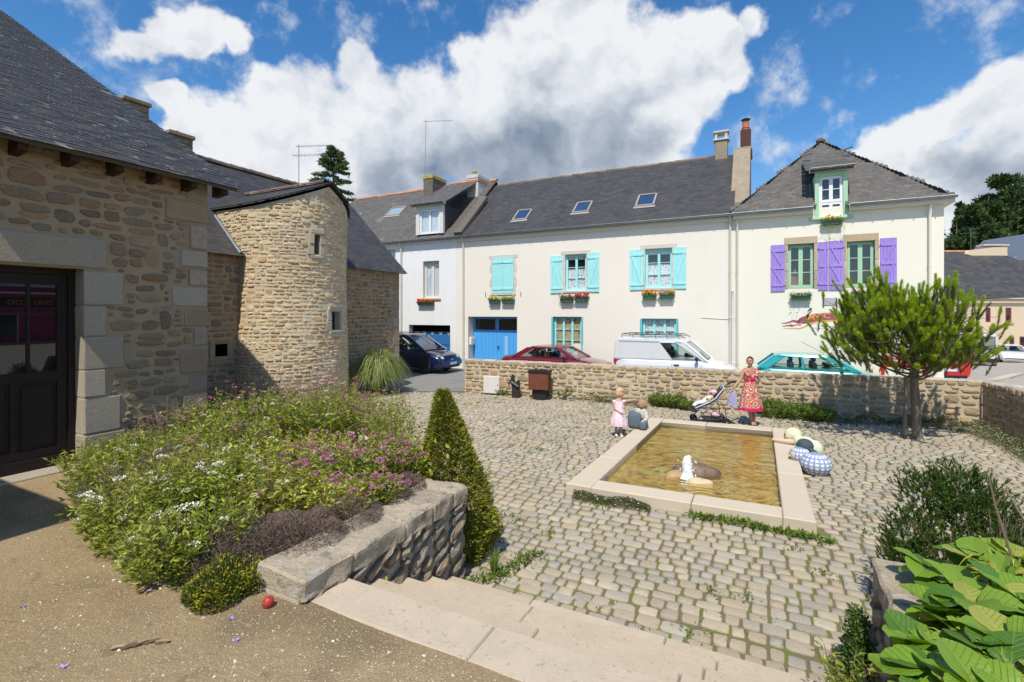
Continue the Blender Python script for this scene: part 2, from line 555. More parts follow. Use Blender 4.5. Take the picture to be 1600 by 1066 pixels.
m_slate = mat('slate', pal=[(0.0431, 0.0409, 0.0410), (0.0549, 0.0493, 0.0443), (0.0372, 0.0363, 0.0377), (0.0608, 0.0530, 0.0443), (0.0470, 0.0465, 0.0492), (0.0686, 0.0577, 0.0451)], var=0.2, rough=0.5, spec=0.4,
        noise=[(5, 0.35, (0.085, 0.078, 0.066))], spots=[(6.5, 0.655, 0.03, (0.27, 0.27, 0.20), 0.65), (2.3, 0.68, 0.05, (0.30, 0.30, 0.22), 0.8), (14, 0.70, 0.03, (0.30, 0.30, 0.24), 0.6)], bump=(30, 0.5, 0.004))
m_slate2 = mat('worn_slate', pal=[(0.0850, 0.0789, 0.0730), (0.1000, 0.0902, 0.0792), (0.0720, 0.0674, 0.0642), (0.1200, 0.1045, 0.0880), (0.0920, 0.0855, 0.0836)], var=0.2, rough=0.55, spec=0.4,
         noise=[(1.6, 0.6, (0.12, 0.105, 0.085)), (7, 0.5, (0.16, 0.15, 0.13))], spots=[(9, 0.66, 0.05, (0.26, 0.24, 0.19), 0.7), (1.1, 0.66, 0.06, (0.2, 0.19, 0.16), 0.6)], bump=(30, 0.5, 0.006))
m_slate3 = mat('dark_slate', pal=[(0.0495, 0.0476, 0.0484), (0.0594, 0.0553, 0.0530), (0.0432, 0.0425, 0.0445), (0.0675, 0.0612, 0.0546)], var=0.15, rough=0.5, spec=0.45,
         noise=[(1.2, 0.5, (0.080, 0.074, 0.070))], spots=[(6, 0.74, 0.03, (0.28, 0.27, 0.23), 0.7)], bump=(30, 0.5, 0.006))
m_hook = mat('slate_hook', (0.42, 0.42, 0.40), 0.5, 0.5)
m_wood = mat('dark_timber', (0.019, 0.012, 0.010), 0.6, 0.3, noise=[(18, 0.4, (0.032, 0.020, 0.014))], bump=(60, 0.4, 0.004))
m_rafter = mat('rafter_timber', (0.06, 0.035, 0.025), 0.8, 0.2, noise=[(18, 0.4, (0.035, 0.022, 0.017))])
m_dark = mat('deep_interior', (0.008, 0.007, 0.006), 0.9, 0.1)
m_zinc = mat('zinc', (0.30, 0.33, 0.36), 0.42, 0.5, 0.6, noise=[(4, 0.5, (0.20, 0.22, 0.25))])
m_tile = mat('ridge_tile', pal=[(0.17, 0.115, 0.085), (0.21, 0.14, 0.10), (0.14, 0.105, 0.085), (0.24, 0.17, 0.12)], var=0.15, rough=0.85, spots=[(9, 0.62, 0.06, (0.30, 0.29, 0.22), 0.8)], bump=(60, 0.5, 0.006))
m_tileo = mat('orange_ridge_tile', pal=[(0.52, 0.22, 0.10), (0.46, 0.20, 0.10), (0.56, 0.27, 0.13)], var=0.12, rough=0.85, spots=[(9, 0.6, 0.06, (0.30, 0.24, 0.18), 0.6)], bump=(60, 0.5, 0.006))
m_sett = mat('paving_sett', pal=[(0.362, 0.316, 0.243), (0.432, 0.377, 0.284), (0.292, 0.265, 0.216), (0.400, 0.332, 0.234), (0.356, 0.332, 0.284), (0.464, 0.403, 0.297), (0.367, 0.296, 0.211), (0.313, 0.301, 0.270)],
       var=0.16, rough=0.8, spec=0.2, noise=[(14, 0.4, (0.270, 0.235, 0.176)), (70, 0.5, (0.508, 0.439, 0.324)), (0.9, .35, (0.454, 0.367, 0.243))], spots=[(2.0, 0.60, 0.1, (0.432, 0.326, 0.194), 0.55), (1.3, .62, .08, (0.238, 0.204, 0.149), .4)], bump=(60, 0.9, 0.008), bump2=(220, 0.5, 0.003))
m_joint = mat('mossy_joint_sand', (0.17, 0.145, 0.085), 0.95, 0.1, noise=[(20, 0.5, (0.20, 0.185, 0.09))], spots=[(3.5, 0.48, 0.1, (0.15, 0.19, 0.04), 0.75)], bump=(120, 0.8, 0.01))
m_gravel = mat('gravel_path', (0.321, 0.231, 0.120), 0.95, 0.1, noise=[(1.3, 0.7, (0.248, 0.174, 0.086)), (55, 0.5, (0.406, 0.305, 0.177)), (0.5, .5, (0.473, 0.360, 0.218))], spots=[(0.8, 0.54, 0.12, (0.17, 0.125, 0.07), 0.55), (5, 0.6, 0.08, (0.20, 0.155, 0.09), 0.5), (130, 0.63, 0.03, (0.744, 0.633, 0.467), 0.9), (90, 0.63, 0.03, (0.225, 0.169, 0.112), 0.7)], bump=(110, 1.0, 0.012), bump2=(16, 0.6, 0.03))
m_chip = mat('gravel_chip', pal=[(0.60, 0.54, 0.44), (0.48, 0.40, 0.30), (0.68, 0.63, 0.55), (0.38, 0.31, 0.23), (0.54, 0.45, 0.33)], var=0.15, rough=0.9)
m_soil = mat('dark_soil', (0.10, 0.075, 0.052), 0.95, 0.1, noise=[(12, 0.6, (0.16, 0.12, 0.08))], bump=(60, 1.0, 0.03))
m_step = mat('dressed_step_stone', pal=[(0.484, 0.398, 0.288), (0.462, 0.377, 0.272), (0.506, 0.419, 0.309)], var=0.05, rough=0.85, spec=0.2, noise=[(5, 0.5, (0.385, 0.318, 0.236)), (60, 0.4, (0.572, 0.478, 0.357))], spots=[(26, 0.64, 0.05, (0.286, 0.249, 0.189), 0.6), (3, 0.66, 0.1, (0.396, 0.350, 0.272), 0.6)], bump=(60, 0.6, 0.006), bump2=(220, 0.5, 0.002))
m_asphalt = mat('pale_asphalt', (0.235, 0.225, 0.21), 0.9, 0.2, noise=[(1.4, 0.5, (0.27, 0.26, 0.24)), (60, 0.5, (0.17, 0.165, 0.16))], spots=[(0.7, 0.6, 0.03, (0.17, 0.165, 0.16), 0.5)], bump=(160, 0.8, 0.004))
m_street = mat('pinkish_street', (0.42, 0.37, 0.31), 0.9, 0.2, noise=[(1.0, 0.5, (0.37, 0.33, 0.28)), (60, 0.4, (0.30, 0.27, 0.24))], bump=(160, 0.6, 0.004))
m_field = mat('rough_grass_land', (0.09, 0.10, 0.045), 0.95, 0.1, noise=[(0.4, 0.6, (0.13, 0.12, 0.06))], bump=(2, 0.5, 0.3))
m_rim = mat('fountain_stone', pal=[(0.56, 0.475, 0.355), (0.53, 0.45, 0.34), (0.58, 0.49, 0.37)], var=0.03, rough=0.8, spec=0.2, noise=[(4, 0.35, (0.49, 0.42, 0.32)), (90, 0.3, (0.63, 0.55, 0.42))], bump=(80, 0.4, 0.003))

# ------------------------------------------------------------------ stone pieces
def stone_variants(n, seed, npt=10, rough=0.12, flat=0.75, kr=(2.6, 7.0)):
  """rounded irregular stones: unit width (x) and height (z), front towards -y; about 50 triangles each"""
  R = random.Random(seed); out = []
  for _ in range(n):
    pts = []
    k = R.uniform(kr[0], kr[1])
    sk = R.uniform(-.18, .18)
    ph = R.uniform(0, 6.28)
    for i in range(npt):
      t = 2 * pi * i / npt + R.uniform(-0.12, 0.12)
      c_, s_ = cos(t), sin(t)
      r = (abs(c_) ** k + abs(s_) ** k) ** (-1 / k)
      r *= 1 - rough * R.random()
      pts.append((0.5 * r * c_ + sk * .5 * r * s_, 0.5 * r * s_))
    v = []
    for sc, dep, jit in ((1.0, 0.0, 0), (0.98, -0.62, 0.05), (0.83, -flat - 0.12, 0.14)):
      for (x, z) in pts:
        v.append((x * sc, dep + R.uniform(-jit, jit), z * sc))
    v.append((R.uniform(-.1, .1), -1.0, R.uniform(-.1, .1)))
    f = []
    for ring in (0, 1):
      for i in range(npt):
        a = ring * npt + i; b = ring * npt + (i + 1) % npt
        f += [(a, b, b + npt), (a, b + npt, a + npt)]
    for i in range(npt):
      f.append((2 * npt + i, 2 * npt + (i + 1) % npt, 3 * npt))
    out.append((np.array(v), np.array(f)))
  return out

def meshes_of(variants, name, mt, smooth=False):
  return [nmesh(name, v, f, [mt], smooth) for v, f in variants]

def pieces(parent, name, variants, meshes, items, mt, cap=300, wpos=None, stuffname=None, smooth=False, label=None):
  """items: (loc, eulerxyz, scale, size) in the parent's space; the largest in the picture become objects, the rest one mesh"""
  sc = []
  for it in items:
    w = wpos(it[0]) if wpos else it[0]
    d = camdist(w)
    sc.append(-it[3] / (d * d))
  order = sorted(range(len(items)), key=lambda i: sc[i])
  rest = []
  for n, i in enumerate(order):
    loc, rot, scl, _ = items[i]
    k = (i * 7) % len(variants)
    if n < cap:
      link(name, meshes[k], parent, loc, rot, scl)
    else:
      Mx = Matrix.LocRotScale(Vector(loc), __import__('mathutils').Euler(rot), Vector(scl))
      rest.append((variants[k], Mx))
  if rest:
    merge(stuffname or (name + '_bed'), rest, mt, parent, smooth=smooth)

def rubble_layout(x0, x1, z0, z1, rowh, wid, gap, R, skip=None, jit=0.25, tall=0.15):
  """a wall face packed with uneven courses; returns (x, z, w, h)"""
  out = []
  z = z0
  blocked = []
  while z < z1 - 0.02:
    h = R.uniform(*rowh)
    if z + h > z1: h = z1 - z
    nb = []
    x = x0 + R.uniform(0, wid[0]) * 0.3
    while x < x1 - wid[0] * 0.4:
      hit = next((b for b in blocked if b[0] < x + 0.01 < b[1]), None)
      if hit:
        x = hit[1]; continue
      w = R.uniform(*wid) * (0.75 + 0.5 * h / rowh[1])
      lim = min([b[0] for b in blocked if b[0] >= x] + [x1])
      if x + w > lim - wid[0] * 0.5: w = lim - x
      hh = h
      if R.random() < tall and z + h * 1.9 < z1:
        hh = h * R.uniform(1.6, 2.0); nb.append((x, x + w))
      g = gap * R.uniform(0.6, 1.5)
      a, b = w - g, hh - g
      if a > 0.02 and b > 0.015:
        cx, cz = x + w / 2 + R.uniform(-jit, jit) * g, z + hh / 2 + R.uniform(-jit, jit) * g * 1.5
        if not (skip and skip(cx, cz, a, b)):
          out.append((cx, cz, a, b * R.uniform(0.8, 1.0)))
      x += w
    z += h
    blocked = nb
  return out

SV = stone_variants(14, 5)
SVR = stone_variants(18, 9, 11, 0.16, 0.7)
SVA = stone_variants(14, 19, 8, 0.26, 0.45, (2.4, 9))

def rubble(parent, rects, mt, variants, R, depth=(0.02, 0.04), cap=300, name='stone', wmat=None, tilt=0.05, bury=0.01, toloc=None, tilt0=0.0):
  items = []
  for cx, cz, w, h in rects:
    d = R.uniform(*depth)
    loc, rz = ((cx, bury, cz), 0.0) if toloc is None else toloc(cx, cz)
    items.append((loc, (R.uniform(-0.06, 0.06), tilt0 + R.uniform(-tilt, tilt) + (pi if R.random() < 0.5 else 0), rz), (w, d + bury, h), w * h))
  me = MCACHE.setdefault((id(variants), mt.name), None) or meshes_of(variants, name, mt)
  MCACHE[(id(variants), mt.name)] = me
  pieces(parent, name, variants, me, items, mt, cap, wpos=lambda l: wmat @ Vector(l), stuffname='small_stonework')
MCACHE = {}

def fill_gaps(rects, x0, x1, z0, z1, R, n, margin=.012, skip=None, wr=(.05, .17), hr=(.035, .085)):
  out = list(rects); cell = .4; G_ = {}
  def put(r):
    for i in range(int((r[0] - r[2] / 2) // cell), int((r[0] + r[2] / 2) // cell) + 1):
      for j in range(int((r[1] - r[3] / 2) // cell), int((r[1] + r[3] / 2) // cell) + 1): G_.setdefault((i, j), []).append(r)
  for r in out: put(r)
  for _ in range(n):
    w, h = R.uniform(*wr), R.uniform(*hr); cx, cz = R.uniform(x0 + w / 2, x1 - w / 2), R.uniform(z0 + h / 2, z1 - h / 2)
    if skip and skip(cx, cz, w, h): continue
    bad = False
    for i in range(int((cx - w / 2 - .02) // cell), int((cx + w / 2 + .02) // cell) + 1):
      for j in range(int((cz - h / 2 - .02) // cell), int((cz + h / 2 + .02) // cell) + 1):
        for a, b, c_, d_ in G_.get((i, j), ()):
          if abs(a - cx) < (c_ + w) / 2 + margin and abs(b - cz) < (d_ + h) / 2 + margin: bad = True; break
        if bad: break
      if bad: break
    if not bad: r = (cx, cz, w, h); out.append(r); put(r)
  return out

def block(parent, x0, x1, z0, z1, y=-0.02, d=0.25, mt=None, name='quoin', r=0.012, seed=0):
  """dressed block, chamfered and slightly out of true"""
  R = random.Random(int((x0 * 31 + z0 * 17 + seed) * 1000))
  m = MB(); m.bbox(x0 + R.uniform(0, .008), x1 - R.uniform(0, .008), y + R.uniform(-.006, .006), y + d, z0 + R.uniform(0.003, .010), z1 - R.uniform(0.003, .010), r)
  m.v = [(x + R.uniform(-.004, .004), yy + R.uniform(-.004, .003), z + R.uniform(-.004, .004)) for x, yy, z in m.v]
  return m.build(name, mt, parent, sharp=30)

def wall_face(m, x0, x1, z0, z1, openings, y=0.0, mi=0, topfn=None, n=1, reveal=0.25, mir=0, mib=None):
  xs = sorted({x0, x1} | {v for o in openings for v in o[:2] if x0 < v < x1})
  zs = sorted({z0, z1} | {v for o in openings for v in o[2:4] if z0 < v < z1})
  for i in range(len(xs) - 1):
    for j in range(len(zs) - 1):
      cx, cz = (xs[i] + xs[i + 1]) / 2, (zs[j] + zs[j + 1]) / 2
      if any(o[0] < cx < o[1] and o[2] < cz < o[3] for o in openings): continue
      m.add([(xs[i], y, zs[j]), (xs[i + 1], y, zs[j]), (xs[i + 1], y, zs[j + 1]), (xs[i], y, zs[j + 1])], [(0, 1, 2, 3)], mi)
  for o in openings:
    a, b, c, d = o[:4]
    dp = o[4] if len(o) > 4 else reveal
    for q in ([(a, y, c), (a, y + dp, c), (a, y + dp, d), (a, y, d)], [(b, y, c), (b, y, d), (b, y + dp, d), (b, y + dp, c)],
          [(a, y, d), (a, y + dp, d), (b, y + dp, d), (b, y, d)], [(a, y, c), (b, y, c), (b, y + dp, c), (a, y + dp, c)]):
      m.add(q, [(0, 1, 2, 3)], mir)
    m.add([(a, y + dp, c), (b, y + dp, c), (b, y + dp, d), (a, y + dp, d)], [(0, 1, 2, 3)], mir if mib is None else mib)

def shell(m, x0, x1, y0, y1, z0, z1, mi=0):
  """the other three sides of a building behind its front"""
  m.add([(x0, y0, z0), (x1, y0, z0), (x1, y1, z0), (x0, y1, z0), (x0, y0, z1), (x1, y0, z1), (x1, y1, z1), (x0, y1, z1)],
      [(0, 4, 7, 3), (1, 2, 6, 5), (2, 3, 7, 6)], mi)

def slates(parent, mt, poly, o, ex, ey, gauge=0.11, width=0.22, cap=0, R=None, name='slate', wmat=None, thick=0.0045, hooks=None, lift=0.012, rag=0.012, stuffname='slate_courses'):
  """slates laid over the roof plane o + x*ex + y*ey (y up the slope), clipped to poly given in (x, y)"""
  n = ex.cross(ey).normalized()
  def inside(x, y):
    c = False; j = len(poly) - 1
    for i in range(len(poly)):
      if (poly[i][1] > y) != (poly[j][1] > y) and x < (poly[j][0] - poly[i][0]) * (y - poly[i][1]) / (poly[j][1] - poly[i][1]) + poly[i][0]:
        c = not c
      j = i
    return c
  ymin, ymax = min(p[1] for p in poly), max(p[1] for p in poly)
  xmin, xmax = min(p[0] for p in poly), max(p[0] for p in poly)
  Ln = gauge * 1.9
  v = np.array([(-.5, 0, 1), (.5, 0, 1), (.5, 1, 0), (-.5, 1, 0), (-.5, 0, 2), (.5, 0, 2), (.5, 1, 1), (-.5, 1, 1)], float)
  f = np.array([(4, 5, 6), (4, 6, 7), (0, 1, 5), (0, 5, 4), (1, 2, 6), (1, 6, 5), (3, 0, 4), (3, 4, 7)])
  items, hk = [], []
  row = 0; y = ymin
  while y < ymax - 0.02:
    x = xmin + (0.5 if row % 2 else 0.0) * width
    while x < xmax + width:
      w = width * R.uniform(0.975, 0.995)
      if inside(x, y + gauge * 0.5):
        p = o + ex * x + ey * (y + R.uniform(-rag, rag) * 0.5)
        sk = R.uniform(-0.012, 0.012)
        X = (ex + ey * sk) * w; Y_ = (ey - ex * sk) * Ln; Z = n * (thick * R.uniform(1, 1.35))
        Mx = Matrix(((X.x, Y_.x, Z.x, p.x), (X.y, Y_.y, Z.y, p.y), (X.z, Y_.z, Z.z, p.z), (0, 0, 0, 1)))
        items.append(Mx)
        if hooks: hk.append(p + n * (thick * 2.4) + ey * 0.004)
      x += width
    y += gauge; row += 1
  if cap:
    items.sort(key=lambda M: camdist(wmat @ M.translation))
  me = nmesh(name, v, f, [mt]) if cap else None
  for M in items[:cap]:
    ob = link(name, me, parent)
    ob.matrix_basis = M
  merge(stuffname, [((v, f), M) for M in items[cap:]], mt, parent)
  if hooks:
    q = 0.0045
    hv = np.array([(-q, -q, -q), (q, -q, -q), (q, q, -q), (-q, q, -q), (-q, -q, q), (q, -q, q), (q, q, q), (-q, q, q)], float)
    hf = np.array([(0, 2, 1), (0, 3, 2), (4, 5, 6), (4, 6, 7), (0, 1, 5), (0, 5, 4), (1, 2, 6), (1, 6, 5), (2, 3, 7), (2, 7, 6), (3, 0, 4), (3, 4, 7)])
    merge('slate_hooks', [((hv, hf), Matrix.Translation(p)) for p in hk if R.random() < 0.5], hooks, parent)

def ridge_tiles(parent, mt, p0, p1, r=0.11, step=0.33, name='ridge_tile', R=None, asone=False):
  """half-round tiles along a ridge"""
  p0, p1 = Vector(p0), Vector(p1)
  d = (p1 - p0); n = max(1, int(d.length / step)); d.normalize()
  side = d.cross(Vector((0, 0, 1))).normalized(); up = side.cross(d).normalized()
  def one():
    vs, fs = [], []
    for k, (t, rr) in enumerate(((0, 1.0), (1.0, 0.88), (1.12, 0.88))):
      for i in range(7):
        a = pi * (i / 6) * 1.15 - 0.075 * pi
        vs.append((t, cos(a) * rr, sin(a) * rr - 0.25))
    for k in (0, 1):
      for i in range(6):
        a = k * 7 + i; fs += [(a, a + 1, a + 8), (a, a + 8, a + 7)]
    return np.array(vs), np.array(fs)
  g = one()
  L_ = d.xyz * ((p1 - p0).length / n)
  Ms = []
  for i in range(n):
    p = p0 + L_ * i + up * (R.uniform(-.008, .008) if R else 0)
    X, Y_, Z = L_, side * r, up * r
    Ms.append(Matrix(((X.x, Y_.x, Z.x, p.x), (X.y, Y_.y, Z.y, p.y), (X.z, Y_.z, Z.z, p.z), (0, 0, 0, 1))))
  if asone:
    merge(name + 's', [(g, M) for M in Ms], mt, parent)
    return
  me = nmesh(name, g[0], g[1], [mt])
  for M in Ms:
    link(name, me, parent).matrix_basis = M

def aerial(name, base, h, lean, arms, label, group=None):
  t = empty(name, base, 0, None, label, 'antenna')
  top = (lean, 0, h)
  part('mast', m_zinc, t, lambda m: m.tube([(0, 0, 0), top], 0.014, 6))
  for z, x0, x1, n, el, ey in arms:
    p = (lean * z / h, 0, z)
    def f(m):
      m.tube([(p[0] + x0, ey * x0, z), (p[0] + x1, ey * x1, z)], 0.010, 5)
      for i in range(n):
        x = x0 + (x1 - x0) * (i + 0.5) / n
        m.tube([(p[0] + x - 0.1 * el, ey * x - el, z), (p[0] + x + 0.1 * el, ey * x + el, z)], 0.006, 4)
    part('aerial_arm', m_zinc, t, f)
  return t
# ------------------------------------------------------------------ ground
TZ = 0.77
def terrain_z(x, y):
  s = smooth01((x - 11) / 4.0) if y > 12 else 0
  z = -0.05 - s * 0.066 * max(0, y - 19) * (1 if y < 60 else 1) if y < 60 else -0.05 - s * 0.066 * 41
  if y > 55 and x > 20: z += smooth01((y - 55) / 60) * 14
  return z
def build_terrain():
  xs = np.concatenate([np.linspace(-600, -60, 8), np.linspace(-50, 100, 76), np.linspace(115, 600, 8)])
  ys = np.concatenate([np.linspace(-300, -40, 5), np.linspace(-30, 120, 76), np.linspace(130, 900, 10)])
  v = [(x, y, terrain_z(x, y)) for y in ys for x in xs]
  nx = len(xs)
  f = np.array([(j * nx + i, j * nx + i + 1, (j + 1) * nx + i + 1, (j + 1) * nx + i) for j in range(len(ys) - 1) for i in range(nx - 1)])
  tag(link('ground', nmesh('ground', np.array(v, float), f, [m_field], True)), kind='structure')
build_terrain()
def sheet(name, xs, ys, dz, mt, inside=None):
  v, f, idx = [], [], {}
  for j, y in enumerate(ys):
    for i, x in enumerate(xs):
      idx[i, j] = len(v); v.append((x, y, terrain_z(x, y) + dz))
  for j in range(len(ys) - 1):
    for i in range(len(xs) - 1):
      if inside and not inside((xs[i] + xs[i + 1]) / 2, (ys[j] + ys[j + 1]) / 2): continue
      f.append((idx[i, j], idx[i + 1, j], idx[i + 1, j + 1], idx[i, j + 1]))
  return tag(link(name, nmesh(name, v, f, [mt], True)), kind='structure')
# the paler asphalt lane in front of the white house: a thin sheet on top
la = MB(); la.add([(-14, 16.9, 0.0), (-1.7, 16.9, 0.0), (3, 16, 0.0), (12, 12.5, 0.0), (14, 17, 0.0), (0, 26, 0.0), (-14, 32, 0.0)], [tuple(range(7))])
la.build('asphalt_lane', m_asphalt, kind='structure')

# plaza of setts -------------------------------------------------------------
WALL0, WALL1 = Vector((-1.6, 16.7, 0)), Vector((11.25, 11.8, 0))
WD = (WALL1 - WALL0).normalized()
WN = Vector((WD.y, -WD.x, 0))            # towards the camera
WRD = WN.copy()
FOUNT = [(-2.62, 6.98), (0.61, 7.06), (0.58, 12.45), (-2.45, 12.30)]
BEDE = [(-3.06, 4.1), (-4.58, 5.6), (-7.8, 8.5), (-11.2, 11.0)]
def bed_a(b):
  if b <= BEDE[0][1]: return BEDE[0][0]
  for (a0, b0), (a1, b1) in zip(BEDE, BEDE[1:]):
    if b <= b1: return a0 + (a1 - a0) * (b - b0) / (b1 - b0)
  return BEDE[-1][0]
def off_plaza(x, y):
  p = Vector((x, y, 0)) - WALL0
  if x > 11.6: return True
  if p.dot(WN) < -.15: return True
  return y > 17.0 and x < -1.6
sheet('street', np.arange(-14, 60.1, .5), np.arange(-30, 75.1, .5), 0.035, m_street, off_plaza)
def in_plaza(a, b):
  x, y, _ = w2(a, b)
  if y > 16.9 and x < -1.4: return False
  p = Vector((x, y, 0)) - WALL0
  if p.dot(WN) < 0.05 and p.dot(WD) > -0.1: return False
  q = Vector((x, y, 0)) - WALL1
  if q.dot(WD) > -0.05: return False
  if b < 4.04 and a < 0.8: return False
  if b < 4.35: return False if a > 0.7 else True
  if b < 11.2 and a < bed_a(b) + 0.0: return False
  if a < -12.4: return False
  if b > 15.6 and a < -8.9: return y < 16.9
  if -2.5 < a < 0.5 and 7.1 < b < 12.3: return False
  return True
pl = empty('plaza', kind='structure')
pv = [w2(-13, 3.9, -0.022), w2(7.2, 3.9, -0.022), (13, 9, -0.022), (11.4, 11.9, -0.022), (-1.55, 16.75, -0.022), (-1.6, 17.1, -0.022), (-8, 17.1, -0.022), w2(-13, 12, -0.022)]
mm = MB(); mm.add(pv, [tuple(range(8))]); o_ = mm.build('joint_bed', m_joint, pl)
RS = random.Random(77)
def sett_variants(n, seed):
  R = random.Random(seed); out = []
  for _ in range(n):
    k = 8; pts = []
    for sx, sy in ((-1, -1), (1, -1), (1, 1), (-1, 1)):
      cx, cy = sx * (0.5 - R.uniform(0, .07)), sy * (0.5 - R.uniform(0, .09))
      e = R.uniform(0.07, 0.16)
      p1 = (cx, cy - sy * e); p2 = (cx - sx * e, cy)
      pts += [p1, p2] if sx * sy > 0 else [p2, p1]
    pts.sort(key=lambda p: atan2(p[1], p[0]))
    v = [(x, y, -1.0) for x, y in pts] + [(x * 0.99, y * 0.985, -0.22) for x, y in pts] + [(x * 0.93, y * 0.91, R.uniform(-.08, .08)) for x, y in pts]
    v.append((0, 0, 0.06))
    f = []
    for r in (0, 1):
      for i in range(k):
        a = r * k + i; b = r * k + (i + 1) % k
        f += [(a, b, b + k), (a, b + k, a + k)]
    f += [(2 * k + i, 2 * k + (i + 1) % k, 3 * k) for i in range(k)]
    out.append((np.array(v), np.array(f)))
  return out
SETT = sett_variants(16, 3)
sett_me = meshes_of(SETT, 'sett', m_sett, True)
items = []
b = 4.04
joints = []
while b < 16.6:
  rh = RS.uniform(0.125, 0.165)
  a = -13 + RS.uniform(0, .1)
  while a < 7.5:
    w = RS.choice([0.12, 0.14, 0.16, 0.18, 0.20, 0.24]) * RS.uniform(0.90, 1.1)
    ca = a + w / 2
    wob = 0.07 * sin(ca * 0.55 + 0.3) + 0.03 * sin(ca * 1.7 + b * 0.4) + 0.012 * sin(ca * 5 + b)
    cb = b + rh / 2 + (wob if b > 4.5 else 0)
    if in_plaza(ca, cb) and in_plaza(ca - w * .5, cb) and in_plaza(ca + w * .5, cb) and in_plaza(ca, cb + 0.06):
      x, y, _ = w2(ca, cb)
      g = RS.uniform(0.009, 0.018)
      items.append(((x, y, RS.uniform(-0.010, 0.004)), (RS.uniform(-.03, .03), RS.uniform(-.03, .03), ANG + RS.uniform(-.05, .05) + (pi if RS.random() < .5 else 0)), (w - g, rh - g, 0.03), w * rh))
      if RS.random() < 0.5: joints.append((x + U.x * w / 2, y + U.y * w / 2))
    a += w
  b += rh
pieces(pl, 'sett', SETT, sett_me, items, m_sett, 300, stuffname='far_setts', smooth=True)

# terrace ---------------------------------------------------------------------
tr = MB()
def polyz(m, pts, z, zb, mi=0):
  n = len(pts)
  vs = [(p[0], p[1], z) for p in pts] + [(p[0], p[1], zb) for p in pts]
  m.add(vs, [tuple(range(n))] + [(i, i + n, (i + 1) % n + n, (i + 1) % n) for i in range(n)], mi)
def grid_ab(name, a0, a1, b0, b1, st, zf, mt, inside, kind='structure', parent=None):
  na, nb = int((a1 - a0) / st) + 1, int((b1 - b0) / st) + 1
  v, f = [], []
  for j in range(nb + 1):
    for i in range(na + 1):
      a_, b_ = a0 + (a1 - a0) * i / na, b0 + (b1 - b0) * j / nb
      v.append(w2(a_, b_, zf(a_, b_)))
  for j in range(nb):
    for i in range(na):
      a_, b_ = a0 + (a1 - a0) * (i + .5) / na, b0 + (b1 - b0) * (j + .5) / nb
      if inside(a_, b_):
        q = j * (na + 1) + i; f.append((q, q + 1, q + na + 2, q + na + 1))
  return tag(link(name, nmesh(name, np.array(v), np.array(f), [mt], True), parent), kind=kind)
from mathutils import noise as mnoise
def nz(x, y, s=1.0, z=0.0): return mnoise.noise(Vector((x * s, y * s, z)))
grid_ab('gravel_terrace', -14, 12, -12, 3.4, 0.08, lambda a, b: TZ + 0.012 * nz(a, b, 1.1) + 0.004 * nz(a, b, 6), m_gravel, lambda a, b: (b < 2.34 and a < 0.74) or (a < -3.0 and b < 3.3) or (a >= 0.74 and b < 0.6))
def bed_front(a):                     # where planting gives way to gravel
  if a < -7.14: return 2.85
  if a < -3.62: return 2.85 + (a + 7.14) / 3.52 * -0.87
  return 1.98 + (a + 3.62) / 0.65 * 0.36
def bed_z(a, b):
  e = a - bed_a(b) if b > 4.1 else a + 3.06
  z = 0.90
  if b > 5.2: z -= 0.9 * smooth01((b - 5.2) / 5.5)
  z = z * smooth01(-e / 0.9 + 0.75) if b > 4.4 else z
  fr = b - bed_front(a)
  if fr < 0.5: z = TZ - 0.02 + (z - TZ + 0.02) * smooth01(fr / 0.5)
  return max(z, -0.03) + 0.03 * nz(a, b, 2.5)
grid_ab('flower_bed_soil', -13, -2.9, 1.9, 12.2, 0.12, bed_z, m_soil, lambda a, b: b > bed_front(a) - 0.05 and a < bed_a(b) + 0.1 and not (a < -7.5 and b < 4.9))
grid_ab('planter_soil', 1.0, 9, 0.4, 4.2, 0.2, lambda a, b: 0.86 + 0.03 * nz(a, b, 2), m_soil, lambda a, b: True)
# loose gravel near the camera
Rg = random.Random(4)
chipv = np.array([(1, 0, 0), (-.5, .8, 0), (-.5, -.8, 0), (0, 0, .7), (0.1, 0, -.5)], float)
chipf = np.array([(0, 1, 3), (1, 2, 3), (2, 0, 3), (1, 0, 4), (2, 1, 4), (0, 2, 4)])
its = []
for i in range(15000):
  d = 1.2 + 4.6 * Rg.random() ** 1.3; t = Rg.uniform(-0.95, 0.3)
  x, y = d * t * 1.05, d
  a_, b_ = ab(x, y)
  if b_ > bed_front(a_) + 0.05 or b_ > 2.30 and a_ > -3 or a_ < -7.6 or a_ > 0.6: continue
  s = Rg.uniform(0.0022, 0.006) * (2.4 if Rg.random() < 0.07 else 1)
  Mx = Matrix.LocRotScale(Vector((x, y, TZ + 0.012 * nz(a_, b_, 1.1) + 0.004 * nz(a_, b_, 6) + 0.001)), __import__('mathutils').Euler((Rg.uniform(-.5, .5), Rg.uniform(-.5, .5), Rg.uniform(0, 6.3))), Vector((s * Rg.uniform(.7, 1.5), s, s * .9)))
  its.append(((chipv, chipf), Mx))
gv = merge('loose_gravel', its, m_chip, None)

